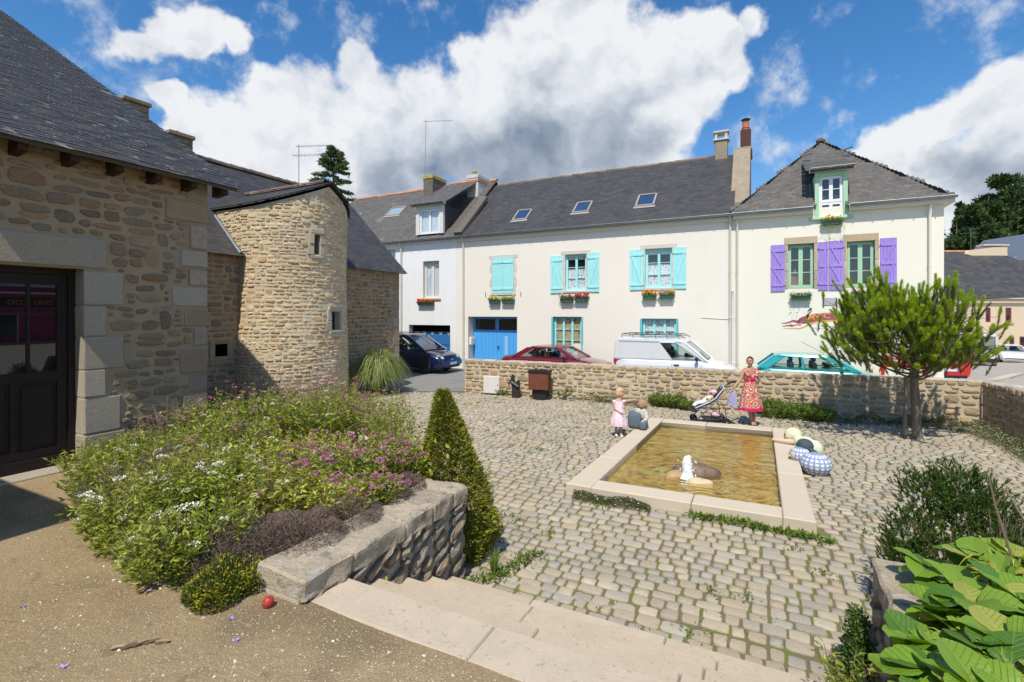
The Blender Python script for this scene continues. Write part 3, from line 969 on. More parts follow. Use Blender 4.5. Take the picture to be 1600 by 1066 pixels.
# steps -------------------------------------------------------------------------
st = empty('stone_steps', w2(-2.72, 2.34), ANG, None, 'broad flight of worn pale stone steps going down from gravel terrace to cobbles', 'steps')
TREADS = [(0.0, 0.344, TZ), (0.344, 0.68, 0.616), (0.68, 1.02, 0.462), (1.02, 1.36, 0.308), (1.36, 1.69, 0.154)]
Rt = random.Random(12)
for i, (t0, t1, z) in enumerate(TREADS):
  x = 0.0
  k = 0
  while x < 3.43:
    w = [1.25, 1.05, 1.4, 0.9, 1.15][(i * 2 + k) % 5]
    x1 = min(3.44, x + w)
    if 3.44 - x1 < 0.35: x1 = 3.44
    m = MB(); m.bbox(x + 0.0015, x1 - 0.0015, t0 - (0 if i == 0 else 0.05), t1, z - 0.154, z + (0.008 if i == 0 else 0) + Rt.uniform(-.003, .002), 0.010)
    m.build('step_slab', m_step, st)
    x = x1; k += 1
m = MB(); [m.box(0.002, 3.438, 0.002 + t0, t1 - 0.03, -0.05, z - 0.16) for t0, t1, z in TREADS[:4]]; m.build('step_core', m_step, st)
# ------------------------------------------------------------------ stone house on the left (front faces +U)
HA, HB = -7.69, 3.14                     # its front plane and the right-hand door jamb
hA = empty('stone_house', w2(HA, HB), ANG, None, 'nearest old rubble stone house, with granite door lintel and dark glazed door', 'house')
H0, H1 = -3.0, 1.55
wl_ = MB()
wall_face(wl_, H0, H1, 0, 4.74, [(-2.2, 0.0, 0.0, 3.27, 0.5)], mi=0, mir=1)
shell(wl_, H0, H1, 0, 8, 0, 4.74)
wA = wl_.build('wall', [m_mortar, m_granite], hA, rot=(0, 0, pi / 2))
bpy.context.view_layer.update()
RW = random.Random(21)
wmatA = Matrix.Translation(Vector(w2(HA, HB))) @ Matrix.Rotation(ANG + pi / 2, 4, 'Z')
qj = [(0.0, .46, .5, 1.15), (0.0, .40, 1.15, 1.62), (0.0, .24, 1.62, 1.98), (0.0, .43, 1.98, 2.41), (0.0, .24, 2.41, 2.81), (0.0, .43, 2.81, 3.25)]
qc = [(.96, 4.08, 4.40), (1.3, 3.68, 4.05), (1.17, 3.40, 3.66), (1.28, 3.12, 3.38), (1.05, 2.80, 3.10), (1.22, 2.50, 2.78), (1.35, 2.2, 2.48), (1.17, 1.80, 2.18), (1.3, 1.5, 1.78), (1.2, 1.18, 1.48), (1.1, .6, 1.16), (1.25, 4.42, 4.70)]
light_q = {(1.17, 3.40, 3.66), (1.05, 2.80, 3.10)}
for x0, x1, z0, z1 in qj: block(wA, x0 - 0.012, x1, z0, z1, -0.022, 0.45, m_granite)
block(wA, -2.5, 0.24, 3.275, 3.67, -0.03, 0.4, m_granite, 'lintel', 0.02)
for x0, z0, z1 in qc: block(wA, x0, 1.565, z0, z1, -0.022, 0.4, m_granite if (x0, z0, z1) in light_q else m_quoin)
def skipA(cx, cz, w, h):
  x0, x1, z0, z1 = cx - w / 2, cx + w / 2, cz - h / 2, cz + h / 2
  if x0 < 0.02 and z0 < 3.27 and x1 > -2.2: return True
  if x0 < 0.26 and z0 < 3.69 and z1 > 3.25: return True
  for a0, a1, b0, b1 in qj:
    if x0 < a1 + 0.01 and z0 < b1 and z1 > b0: return True
  for a0, b0, b1 in qc:
    if x1 > a0 - 0.01 and z0 < b1 and z1 > b0: return True
  return False
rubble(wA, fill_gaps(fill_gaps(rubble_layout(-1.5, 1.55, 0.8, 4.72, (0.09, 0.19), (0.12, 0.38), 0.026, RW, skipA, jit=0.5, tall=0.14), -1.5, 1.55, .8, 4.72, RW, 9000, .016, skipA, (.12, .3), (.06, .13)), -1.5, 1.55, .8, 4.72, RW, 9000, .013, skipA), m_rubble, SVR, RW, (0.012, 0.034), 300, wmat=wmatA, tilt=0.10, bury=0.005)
# door: dark timber, small panes above, panels below
dr = empty('door', (0.22, -1.1, 0), pi / 2, hA)
dr.location = (-0.22, -1.1, 0)
def doorframe(m):
  y0, y1 = -0.0, 0.07
  m.box(-1.1, -1.02, y0 - .02, y1, TZ, 3.27); m.box(1.02, 1.1, y0 - .02, y1, TZ, 3.27); m.box(-1.02, 1.02, y0 - .02, y1, 3.19, 3.27)
part('frame', m_wood, dr, doorframe)
for sx in (-1, 1):
  lf = empty('leaf', (sx * 0.51, 0, 0), 0, dr)
  def leafm(m):
    m.box(-0.505, -0.405, 0.0, 0.05, TZ + .05, 3.185); m.box(0.405, 0.505, 0.0, 0.05, TZ + .05, 3.185)
    m.box(-0.405, 0.405, 0.0, 0.05, 3.06, 3.185)
    m.box(-0.405, 0.405, 0.0, 0.05, 1.86, 1.99)
    m.box(-0.405, 0.405, 0.0, 0.05, TZ + .05, TZ + .27)
    m.box(-0.405, 0.405, 0.02, 0.04, TZ + .27, 1.86)
    m.box(-0.03, 0.03, 0.002, 0.04, TZ + .27, 1.86)
    for xx in (-0.135, 0.135): m.box(xx - .016, xx + .016, 0.004, 0.046, 1.99, 3.06)
    for zz in (2.345, 2.70): m.box(-0.405, 0.405, 0.006, 0.044, zz - .016, zz + .016)
    m.box(-0.505, 0.505, -0.03, 0.0, TZ + .03, TZ + .16)
  part('joinery', m_wood, lf, leafm)
  for sgn in (-1, 1):
    part('door_panel', m_wood, lf, lambda m, s=sgn: m.bbox(s * .2175 - .155, s * .2175 + .155, 0.004, 0.03, TZ + .31, 1.82, 0.012))
  gm = glass('door_glass', (0.012, 0.012, 0.013), 0.015)
  for i in range(3):
    for j in range(3):
      xa = (-0.405, -0.119, 0.151)[i]; xb = (-0.151, 0.119, 0.405)[i]
      za = (1.99, 2.361, 2.716)[j]; zb = (2.329, 2.684, 3.06)[j]
      part('pane', gm, lf, lambda m: m.box(xa, xb, 0.022, 0.027, za, zb))
part('threshold', m_granite, hA, lambda m: m.bbox(-2.3, 0.05, -0.10, 0.5, 0.5, TZ + 0.03, 0.015), rot=(0, 0, pi / 2))
# roof
e0, e1 = 1.66 - HB, 5.01 - HB            # along V from the jamb
slope = Vector((-1, 0, 0.59)).normalized()
ex = Vector((0, 1, 0)); ro = Vector((0.35, 0, 4.66))
def roofA(m):
  w_ = 9.5
  for k, (o, th) in enumerate(((0, 0.05),)):
    p = [ro + ex * e0, ro + ex * e1, ro + ex * e1 + slope * 11, ro + ex * e0 + slope * 11]
    n = ex.cross(slope) * -1
    if n.z < 0: n = -n
    lo = [q - n * 0.05 for q in p]
    m.add([q - n * 0.004 for q in p] + lo, [(0, 1, 2, 3), (7, 6, 5, 4), (0, 4, 5, 1), (1, 5, 6, 2), (2, 6, 7, 3), (3, 7, 4, 0)])
rA = part('roof', m_slate, hA, roofA)
wm = Matrix.Translation(Vector(w2(HA, HB))) @ Matrix.Rotation(ANG, 4, 'Z')
slates(rA, m_slate, [(-0.06 + e0 * -1 * 0 + 0, -0.03), (e1 - e0 + 0.04, -0.03), (e1 - e0 + 0.04, 10.6), (0, 10.6)], ro + ex * e0, ex, slope, 0.105, 0.205, 300, random.Random(8), wmat=wm, hooks=m_hook, thick=0.009)
for k in range(7):
  y = e0 + 0.3 + k * 0.47
  part('rafter_end', m_rafter, hA, lambda m: m.prism([(0.0, 4.52), (0.0, 4.70), (0.27, 4.62), (0.27, 4.55)], y, y + 0.09, 'y'))
part('soffit_boards', m_rafter, hA, lambda m: m.prism([(0.32, 4.615), (0.32, 4.63), (-0.02, 4.83), (-0.02, 4.80)], e1 - 0.28, e1 - 0.02, 'y'))
# the gable side overhang's underside and wall top
part('gable_wall', m_mortar, hA, lambda m: m.prism([(0, 4.70), (-0.02, 4.72), (-8, 9.35), (-8, 4.70)], H1 - 0.3, H1 - 0.001, 'y'))

# low outbuilding added out of view at the left, placed to throw shade by the door
ob = empty('outbuilding', w2(-5.5, 0.0), ANG, None, 'low stone outbuilding beside the door, outside the left of the photo', 'outbuilding')
part('wall', m_mortar, ob, lambda m: m.box(-4.5, 0.0, -4.2, -0.15, 0, 4.3))
part('roof', m_slate2, ob, lambda m: m.prism([(-4.4, 4.2), (-4.4, 4.3), (-2.2, 5.9), (0.05, 4.42), (0.05, 4.3)], -4.6, 0.12, 'x'))

# ------------------------------------------------------------------ long stone house with the round stair tower
BA = -12.85
TCb, TR = 10.38, 1.64
B0, B1 = 3.2, 15.47
lb = empty('long_stone_house', w2(BA, B1), ANG, None, 'long rubble stone house with round stair tower, beyond the nearest house', 'house')
wb = MB()
owx = sb(336, BA) ; owx1 = sb(355, BA)
winB = (owx - B1, owx1 - B1, sz(345, 557, BA), sz(345, 538, BA), 0.4)
wall_face(wb, B0 - B1, TCb - TR + 0.1 - B1, -0.3, 4.4, [winB], mi=0, mir=1)
wall_face(wb, TCb + TR - 0.1 - B1, 0, -0.3, 4.4, [], mi=0)
shell(wb, B0 - B1, 0, 0, 6.2, -0.3, 4.4)
wB = wb.build('wall', [m_mortar, m_dark], lb, rot=(0, 0, pi / 2))
gb = MB(); gb.prism([(0, 4.3), (-3.1, 7.35), (-6.2, 4.3)], -0.35, -0.002, 'y'); gb.build('gable_wall', m_mortar, lb)
wmatB = Matrix.Translation(Vector(w2(BA, B1))) @ Matrix.Rotation(ANG + pi / 2, 4, 'Z')
RW = random.Random(31)
bq = [(-0.34, .0, .38), (-0.22, .38, .72), (-0.38, .72, 1.1), (-0.24, 1.1, 1.42), (-0.36, 1.42, 1.8), (-0.25, 1.8, 2.12), (-0.38, 2.12, 2.5), (-0.24, 2.5, 2.84), (-0.36, 2.84, 3.2), (-0.26, 3.2, 3.55), (-0.38, 3.55, 3.92), (-0.26, 3.92, 4.28)]
for x0, z0, z1 in bq: block(wB, x0, 0.012, z0, z1, -0.02, 0.4, m_quoin)
wx0, wx1, wz0, wz1, _ = winB
for q in ((wx0 - .16, wx0, wz0 - .12, wz1 + .14), (wx1, wx1 + .16, wz0 - .12, wz1 + .14), (wx0, wx1, wz1, wz1 + .14), (wx0, wx1, wz0 - .12, wz0)):
  block(wB, *q, -0.02, 0.2, m_quoin, 'window_stone')
def skipB(cx, cz, w, h):
  if wx0 - .17 < cx + w / 2 and cx - w / 2 < wx1 + .17 and cz + h / 2 > wz0 - .13 and cz - h / 2 < wz1 + .15: return True
  return any(cx + w / 2 > a - 0.01 and cz + h / 2 > b and cz - h / 2 < c for a, b, c in bq)
rects = rubble_layout(7.0 - B1, TCb - TR - B1 + 0.02, 0.3, 4.3, (0.09, 0.17), (0.12, 0.36), 0.022, RW, skipB, jit=0.4) + \
    rubble_layout(TCb + TR - B1 - 0.02, -0.0, 0.0, 4.3, (0.09, 0.16), (0.12, 0.34), 0.020, RW, skipB, jit=0.4)
rects = fill_gaps(rects, 7.0 - B1, TCb - TR - B1, .3, 4.3, RW, 2500, .012, skipB); rects = fill_gaps(rects, TCb + TR - B1, 0, 0, 4.3, RW, 4000, .012, skipB)
rubble(wB, rects, m_rubble, SVR, RW, (0.012, 0.03), 300, wmat=wmatB, tilt=0.06, bury=0.012)
# roof of the long house
def roof_slab(m, o, ex_, ey_, poly, th=0.05, mi=0, drop=0.004):
  n = ex_.cross(ey_); n = n if n.z > 0 else -n
  P = [o + ex_ * x + ey_ * y for x, y in poly]
  k = len(P)
  m.add([p - n * drop for p in P] + [p - n * th for p in P], [tuple(range(k)), tuple(range(2 * k - 1, k - 1, -1))] + [(i, i + k, (i + 1) % k + k, (i + 1) % k) for i in range(k)], mi)
sB = Vector((-1, 0, 1.0)).normalized()
oB = Vector((0.24, B0 - B1, 4.27)); LB = B1 - B0 + 0.14
hyp = 3.34 * sqrt(2)
rB = part('roof', m_slate3, lb, lambda m: (roof_slab(m, oB, Vector((0, 1, 0)), sB, [(0, 0), (LB, 0), (LB, hyp), (0, hyp)]),
  roof_slab(m, Vector((-6.44, B0 - B1, 4.27)), Vector((0, 1, 0)), Vector((1, 0, 1)).normalized(), [(0, 0), (LB, 0), (LB, hyp), (0, hyp)])))
wmL = Matrix.Translation(Vector(w2(BA, B1))) @ Matrix.Rotation(ANG, 4, 'Z')
slates(rB, m_slate3, [(3, -0.03), (LB + .02, -0.03), (LB + .02, hyp), (3, hyp)], oB, Vector((0, 1, 0)), sB, 0.12, 0.24, 0, random.Random(9), wmat=wmL)
ridge_tiles(rB, m_tile, (-3.1, 3 + B0 - B1, 7.64), (-3.1, 0.14, 7.64), 0.12, 0.36, R=random.Random(5))
# tower ------------------------------------------------------------------------
tw = empty('tower', (0, TCb - B1, 0), 0, lb)
def tpt(t, z, rad=TR):                   # t runs along the wall: straight back parts, then the half circle
  rad = rad + 0.05 * max(0, 1 - z / 5) + 0.055 * mnoise.noise(Vector((t * .7, z * .55, 3.3))) + .03 * sin(z * 1.1 + .6)
  if t < 0: return (t, -rad)
  if t > pi * TR: return (-(t - pi * TR), rad)
  th = t / TR
  return (rad * sin(th), -rad * cos(th))
def tnorm(t):
  th = min(max(t / TR, 0), pi); return th
def ttop(y): return 6.36 - 0.47 * abs(y)
def t_at(px):
  best = None
  for i in range(400):
    t = pi * TR * i / 400
    x, y = tpt(t, 2.5)
    X, Y, _ = w2(BA + x, TCb + y)
    th = t / TR; nx, ny = sin(th), -cos(th)
    wx, wy = nx * U.x + ny * V.x, nx * U.y + ny * V.y
    if wx * X + wy * Y > 0: continue
    d = abs(800 + F * X / Y - px)
    if best is None or d < best[0]: best = (d, t, Y)
  return best[1], best[2]
t1, Y1 = t_at(491.5); t1b, _ = t_at(500.5)
t2, Y2 = t_at(518); t2b, _ = t_at(531)
zz = lambda py, Y: CAMZ - (py - 488) / F * Y
slit = (t1, t1b, zz(397, Y1), zz(366, Y1)); twin = (t2, t2b, zz(516, Y2), zz(487, Y2))
tm = MB()
ts = sorted([-2.4, -1.2, pi * TR + 1.2, pi * TR + 2.4] + list(np.linspace(0, pi * TR, 37)) + [slit[0], slit[1], twin[0], twin[1]])
zs = sorted(list(np.linspace(-0.3, 5.4, 20)) + [slit[2], slit[3], twin[2], twin[3]])
for i in range(len(ts) - 1):
  ta, tb = ts[i], ts[i + 1]
  for j in range(len(zs)):
    za = zs[j]; top = j == len(zs) - 1
    tc = (ta + tb) / 2
    if not top:
      zb = zs[j + 1]; zc = (za + zb) / 2
      if any(o[0] < tc < o[1] and o[2] < zc < o[3] for o in (slit, twin)): continue
      q = [(*tpt(ta, za), za), (*tpt(tb, za), za), (*tpt(tb, zb), zb), (*tpt(ta, zb), zb)]
    else:
      a_, b_ = tpt(ta, 5.4), tpt(tb, 5.4)
      q = [(*a_, za), (*b_, za), (*b_, ttop(b_[1])), (*a_, ttop(a_[1]))]
    tm.add(q, [(0, 1, 2, 3)], 0)
for o in (slit, twin):
  for (ta, za, tb, zb) in ((o[0], o[2], o[0], o[3]), (o[1], o[3], o[1], o[2]), (o[0], o[3], o[1], o[3]), (o[1], o[2], o[0], o[2])):
    q = [(*tpt(ta, za), za), (*tpt(tb, zb), zb), (*tpt(tb, zb, TR - 0.45), zb), (*tpt(ta, za, TR - 0.45), za)]
    tm.add(q, [(0, 1, 2, 3)], 1)
  tm.add([(*tpt(o[0], o[2], TR - .45), o[2]), (*tpt(o[1], o[2], TR - .45), o[2]), (*tpt(o[1], o[3], TR - .45), o[3]), (*tpt(o[0], o[3], TR - .45), o[3])], [(0, 1, 2, 3)], 2)
twm = tm.build('tower_wall', [m_mortar2, m_granite, m_dark], tw)
# stones of the tower
RW = random.Random(41)
def skipT(cx, cz, w, h):
  x, y = tpt(cx, cz)
  if cz + h / 2 > ttop(y) - 0.02: return True
  for o, g in ((slit, .16), (twin, .14)):
    if cx + w / 2 > o[0] - g and cx - w / 2 < o[1] + g and cz + h / 2 > o[2] - .14 and cz - h / 2 < o[3] + .16: return True
  return False
rects = rubble_layout(-0.9, pi * TR + 0.2, 0.0, 6.4, (0.055, 0.125), (0.09, 0.27), 0.017, RW, skipT, jit=0.5, tall=0.12)
wmT = Matrix.Translation(Vector(w2(BA, TCb))) @ Matrix.Rotation(ANG, 4, 'Z')
def tloc(cx, cz):
  th = tnorm(cx); x, y = tpt(cx, cz, TR - 0.012)
  return (x, y, cz), th
rects = fill_gaps(rects, -.9, pi * TR + .2, 0, 6.3, RW, 8000, .009, skipT, (.04, .13), (.03, .07))
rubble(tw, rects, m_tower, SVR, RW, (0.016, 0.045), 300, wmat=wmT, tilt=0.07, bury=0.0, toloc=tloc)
def tblock(t0, t1_, z0, z1, mt=m_granite, out=0.025):
  tc = (t0 + t1_) / 2; th = tnorm(tc); x, y = tpt(tc, (z0 + z1) / 2)
  o = block(tw, -(t1_ - t0) / 2, (t1_ - t0) / 2, z0, z1, -out, 0.12, mt, 'window_stone')
  o.location = (x, y, 0); o.rotation_euler = (0, 0, th)
m_wstone = mat('window_stone', (0.47, 0.40, 0.30), 0.9, 0.15, noise=[(12, .4, (.38, .33, .26)), (80, .4, (.55, .48, .37))], bump=(60, .7, .008))
for o in (slit, twin):
  zm = (o[2] + o[3]) / 2
  tblock(o[0] - .20, o[0], o[2] - .02, zm, m_wstone); tblock(o[0] - .15, o[0], zm, o[3] + .02, m_wstone)
  tblock(o[1], o[1] + .15, o[2] - .02, zm, m_wstone); tblock(o[1], o[1] + .20, zm, o[3] + .02, m_wstone)
  tblock(o[0] - .12, o[1] + .12, o[3] + .02, o[3] + .17, m_wstone); tblock(o[0] - .10, o[1] + .10, o[2] - .13, o[2] - .02, m_wstone)
m_greenw = mat('old_green_window', (0.06, 0.10, 0.09), 0.5)
def twf(m):
  tc = (twin[0] + twin[1]) / 2; th = tnorm(tc); x, y = tpt(tc, 3, TR - 0.16); w = (twin[1] - twin[0]) / 2
  R = Matrix.Rotation(th, 3, 'Z')
  b = MB()
  b.box(-w, -w + .04, 0, .04, twin[2], twin[3]); b.box(w - .04, w, 0, .04, twin[2], twin[3])
  b.box(-w + .04, w - .04, 0, .04, twin[2], twin[2] + .05); b.box(-w + .04, w - .04, 0, .04, twin[3] - .05, twin[3])
  b.box(-w + .04, w - .04, .015, .02, twin[2] + .05, twin[3] - .05, 1)
  m.add([Vector((x, y, 0)) + R @ Vector(v) for v in b.v], b.f)
  m.m = list(b.m)
part('window', [m_greenw, glass('old_glass', (0.02, 0.04, 0.04))], tw, twf)
# tower roof: two slopes meeting over the front, following the curve of the wall
RO = TR + 0.10
ys = list(np.linspace(-RO, RO, 41))
v, f = [], []
for k, dz in ((0, 0.055), (1, 0.02)):
  for y in ys:
    z = 6.42 - 0.47 * abs(y) + dz
    xf = sqrt(max(0, RO * RO - y * y))
    for x in (xf, xf * 0.5 - 0.6, -1.4, -2.4): v.append((x, y, z))
n = len(ys)
for k in (0, 1):
  for i in range(n - 1):
    for j in range(3):
      a = k * n * 4 + i * 4 + j; q = (a, a + 1, a + 5, a + 4)
      f.append(q if k else q[::-1])
for i in range(n - 1):
  a = i * 4; f.append((a, a + 4, a + 4 + n * 4, a + n * 4))
for i in (0, n - 1):
  for j in range(3):
    a = i * 4 + j; f.append((a, a + 1, a + 1 + 4 * n, a + 4 * n))
troof = link('tower_roof', nmesh('tower_roof', v, f, [m_slate3]), tw)
sT = Vector((0, 0.905, 0.425))
for sgn in (-1, 1):
  poly = [(-2.3, 0.05)] + [(sqrt(max(0, RO * RO - y * y)), (RO - abs(y)) / 0.905) for y in np.linspace(-RO, 0, 14)] + [(-2.3, RO / .905)]
  slates(troof, m_slate3, poly, Vector((0, -RO * (1 if sgn < 0 else -1), 6.42 - .47 * RO + .062)), Vector((1, 0, 0)), Vector((0, .905 * -sgn, .425)).normalized(), 0.12, 0.2, 0, random.Random(17), wmat=wmT)
ridge_tiles(troof, m_tile, (-2.4, 0, 6.53), (RO - 0.25, 0, 6.53), 0.10, 0.30, R=random.Random(6))
# lead along the seam of the roofs at the left of the tower
part('lead_flashing', m_zinc, lb, lambda m: m.tube([(0.22, TCb - TR - 0.10 - B1, 4.33), (-0.9, TCb - TR - 0.10 - B1, 5.45)], 0.045, 6))
# chimneys on the far side of the ridge
m_rough = mat('rough_chimney_stone', pal=GRAN, var=.1, rough=.95, noise=[(8, .6, (.30, .25, .18))], spots=[(6, .6, .06, (.42, .38, .26), .6)], bump=(25, 1.0, .05))
def stack(parent, x, y, w, d, z0, z1, cap, nm='chimney'):
  t = empty(nm, (x, y, z0), 0, parent)
  R = random.Random(int(x * 100))
  z = 0.0
  while z < z1 - z0 - 0.12:
    h = min(R.uniform(.12, .18), z1 - z0 - z)
    xx = -w / 2
    while xx < w / 2 - 0.01:
      ww = R.uniform(.18, .3); x2 = min(w / 2, xx + ww)
      if w / 2 - x2 < .08: x2 = w / 2
      part('stone', m_rough, t, lambda m: m.bbox(xx, x2 - .01, -d / 2 + R.uniform(-.01, .01), d / 2, z, z + h - .008, .012))
      xx = x2
    z += h
  part('capping', m_rough, t, lambda m: m.bbox(-w / 2 - cap, w / 2 + cap, -d / 2 - cap, d / 2 + cap, z + 0.0, z + 0.12, .02))
  return t
c1 = sb(206, BA - 3.1); c2 = sb(277, BA - 3.1)
zt1 = sz(206, 163, BA - 3.1); zt2 = sz(277, 212, BA - 3.1)
stack(lb, -3.1, c1 - B1, .55, .62, 7.0, zt1, .05)
ch = stack(lb, -3.1, c2 - B1, .50, .66, 7.0, zt2, .05)
part('cowl', m_dark, ch, lambda m: m.lathe([(.05, 0), (.07, .05), (.05, .12)], (0, 0, zt2 - 7.0 + .02), 8))
# small red flue pot seen over the tower roof
fx = sb(487, BA - 3.0)
part('flue_pot', mat('terracotta', (0.42, 0.15, 0.07), 0.8), lb, lambda m: m.lathe([(.09, 0), (.075, .35), (.09, .4)], (-3.0, fx - B1, 7.35), 10))
ax = sb(467, BA - 2.6); axw = w2(BA - 2.6, ax)
aerial('tv_aerial', (axw[0], axw[1], 7.1), CAMZ + (488 - 226) / F * axw[1] - 7.1, 0.0, [(CAMZ + (488 - 229) / F * axw[1] - 7.1, -.1, 1.2, 9, .14, -.1), (CAMZ + (488 - 243) / F * axw[1] - 7.1, -.25, 1.1, 8, .2, -.1)],
     'tall thin aerial mast with two arms above the long stone house roof')

# ------------------------------------------------------------------ plaza walls
def rubble_wall(name, p0, p1, h0, h1, th, label, group, rowh, wid, gap, R, cap, side=1, mt=m_pwall, ends=True):
  p0, p1 = Vector(p0), Vector(p1)
  d = p1 - p0; Ln = d.length; an = atan2(d.y, d.x)
  t = empty(name, (p0.x, p0.y, 0), an, None, label, 'wall', group)
  hx = lambda x: h0 + (h1 - h0) * x / Ln
  m = MB(); m.prism([(0, -.2), (Ln, -.2), (Ln, h1 - .05), (0, h0 - .05)], 0, th, 'y'); m.build('core', m_mortar3, t)
  M4 = Matrix.Translation((p0.x, p0.y, 0)) @ Matrix.Rotation(an, 4, 'Z')
  rects = rubble_layout(0, Ln, 0.0, max(h0, h1) - 0.14, rowh, wid, gap, R, lambda cx, cz, w, h: cz + h / 2 > hx(cx) - 0.13, jit=.4, tall=.15)
  rects = fill_gaps(rects, 0, Ln, 0, min(h0, h1) - .16, R, 6000, .012, lambda cx, cz, w, h: cz + h / 2 > hx(cx) - 0.14)
  # upper course set on edge
  x = 0.0
  while x < Ln - 0.08:
    w = R.uniform(.14, .30)
    if x + w > Ln - .1: w = Ln - x
    rects.append((x + w / 2, hx(x) - 0.075, w - .02, .13)); x += w
  rubble(t, rects, mt, SVR, R, (0.02, 0.045), cap, wmat=M4, tilt=.06)
  # flat topping stones, seen edge on
  its = []; x = 0.0
  while x < Ln - .05:
    w = R.uniform(.22, .5)
    if x + w > Ln - .12: w = Ln - x
    for yy, dd in ((0.02, .2), (0.225, th - .22)):
      o_ = part('capstone', m_cap, t, lambda m: m.bbox(x + .005, x + w - .008, yy - .03, yy + dd - .01, hx(x) - .055 + R.uniform(-.01, .012), hx(x) + R.uniform(-.012, .01), .012)) if yy < .1 else None
      if o_ is None: its.append((x, w, yy, dd))
    x += w
  m = MB()
  for x, w, yy, dd in its: m.bbox(x + .005, x + w - .008, yy, yy + dd - .01, hx(x) - .055, hx(x) + R.uniform(-.02, .0), .012)
  q = m.build('small_stonework', m_cap, t, kind='stuff')
  return t, M4
m_cap = mat('cap_stone', pal=[(0.50, 0.45, 0.36), (0.44, 0.39, 0.31), (0.55, 0.50, 0.41)], var=.15, rough=.95, noise=[(6, .5, (.36, .33, .27))], spots=[(14, .62, .06, (.24, .23, .19), .6)], bump=(40, .9, .02))
RW = random.Random(51)
pwall, M_PW = rubble_wall('plaza_wall', WALL0, WALL1, 1.12, 1.08, .42, 'low rubble stone wall running across the back of the cobbled plaza', None, (0.09, 0.16), (0.13, 0.34), 0.030, RW, 300)
w1e = WALL1 + WRD * 7.5
# second wall turns towards the viewer; its face looks to the left
rwall, M_RW = rubble_wall('side_wall', (WALL1.x + WD.x * .01, WALL1.y + WD.y * .01, 0), (w1e.x, w1e.y, 0), 1.07, 1.10, .42, 'shaded rubble wall along the right edge of the plaza, in front of the street', None, (0.10, 0.17), (0.14, 0.34), 0.03, RW, 200)
# planter walls beside the steps --------------------------------------------------
m_plant = mat('planter_stone', pal=[(0.42, 0.31, 0.19), (0.48, 0.38, 0.25), (0.34, 0.25, 0.16), (0.43, 0.35, 0.25), (0.52, 0.38, 0.23), (0.31, 0.25, 0.18)], var=.18, rough=.95, spec=.15,
        noise=[(6, .6, (.20, .16, .12)), (40, .5, (.50, .44, .35))], bump=(16, 1.0, .06), bump2=(110, .8, .01))
def planter_wall(name, a, b0, b1, th, face, label, ztop=0.95, seed=1, tb=-.42):
  """face = +1: visible face looks along +U, -1: along -U"""
  R = random.Random(seed)
  t = empty(name, w2(a, b0), ANG, None, label, 'wall', None)
  Ln = b1 - b0
  s = -face
  m = MB(); m.prism([(0, -.1), (Ln, -.1), (Ln, ztop - .15), (0, ztop - .15)], min(0.02 * s, s * th), max(.02 * s, s * th), 'x'); m.build('core', m_mortar3, t)
  M4 = Matrix.Translation(Vector(w2(a, b0))) @ Matrix.Rotation(ANG, 4, 'Z')
  def tl(cx, cz): return ((0.01 * s, cx, cz), (pi / 2 if face > 0 else -pi / 2))
  rects = fill_gaps(rubble_layout(0, Ln, 0.0, ztop - .13, (0.08, .16), (.14, .34), .014, R, None, jit=.3, tall=.25), 0, Ln, 0, ztop - .14, R, 1500, .006)
  rubble(t, [(a_, b_, w_ * 1.12, h_ * .9) for a_, b_, w_, h_ in rects], m_plant, SVA, R, (0.03, 0.07), 200, wmat=M4, tilt=.14, toloc=tl, tilt0=tb)
  rects = rubble_layout(0, th, 0.0, ztop - .13, (0.12, .2), (.15, .32), .014, R, None, jit=.3)
  rubble(t, rects, m_plant, SVA, R, (0.03, 0.06), 60, wmat=M4, tilt=.1, toloc=lambda cx, cz: ((s * cx, Ln - .01, cz), pi))
  y = 0.0; k = 0
  while y < Ln - .02:
    w = R.uniform(.34, .62)
    if y + w > Ln - .2: w = Ln - y
    x0, x1 = (-.035, th + .02) if s > 0 else (-th - .02, .035)
    m = MB(); m.bbox(x0, x1, y + .002, y + w - .003, ztop - .17, ztop, .018)
    me = m.mesh('coping_stone', m_coping)
    bm = bmesh.new(); bm.from_mesh(me); bmesh.ops.subdivide_edges(bm, edges=[e for e in bm.edges if e.calc_length() > .1], cuts=4, use_grid_fill=True)
    for v_ in bm.verts:
      q = v_.co; n1 = mnoise.noise(Vector((q.x * 4 + seed, q.y * 4, q.z * 4))); n2 = mnoise.noise(Vector((q.x * 13, q.y * 13 + seed, q.z * 13)))
      n3 = mnoise.noise(Vector((q.x * 4, q.y * 4 + 7, q.z * 4)))
      v_.co = (q.x + .028 * n1 + .014 * n2, q.y + .010 * n3, q.z + .018 * n3 + .010 * n2)
    bm.to_mesh(me); bm.free(); me.shade_flat()
    link('coping_stone', me, t)
    y += w; k += 1
  return t
m_coping = mat('lichened_coping', pal=[(0.45, 0.375, 0.265), (0.50, 0.42, 0.30), (0.40, 0.33, 0.235)], var=.08, rough=.95, spec=.12, noise=[(5, .6, (.31, .25, .175)), (50, .5, (.60, .52, .40))], spots=[(11, .60, .05, (.22, .21, .18), .7), (5, .62, .08, (.62, .58, .50), .6)], bump=(30, 1.0, .03), bump2=(140, .8, .008))
planter_wall('planter_wall', -2.72, 2.28, 4.30, .44, 1, 'rough stone retaining wall of the flower bed, left of the steps', seed=3)
planter_wall('planter_wall', .74, 1.0, 4.36, .36, -1, 'stone planter wall under the big-leaved plants at the lower right', seed=9)
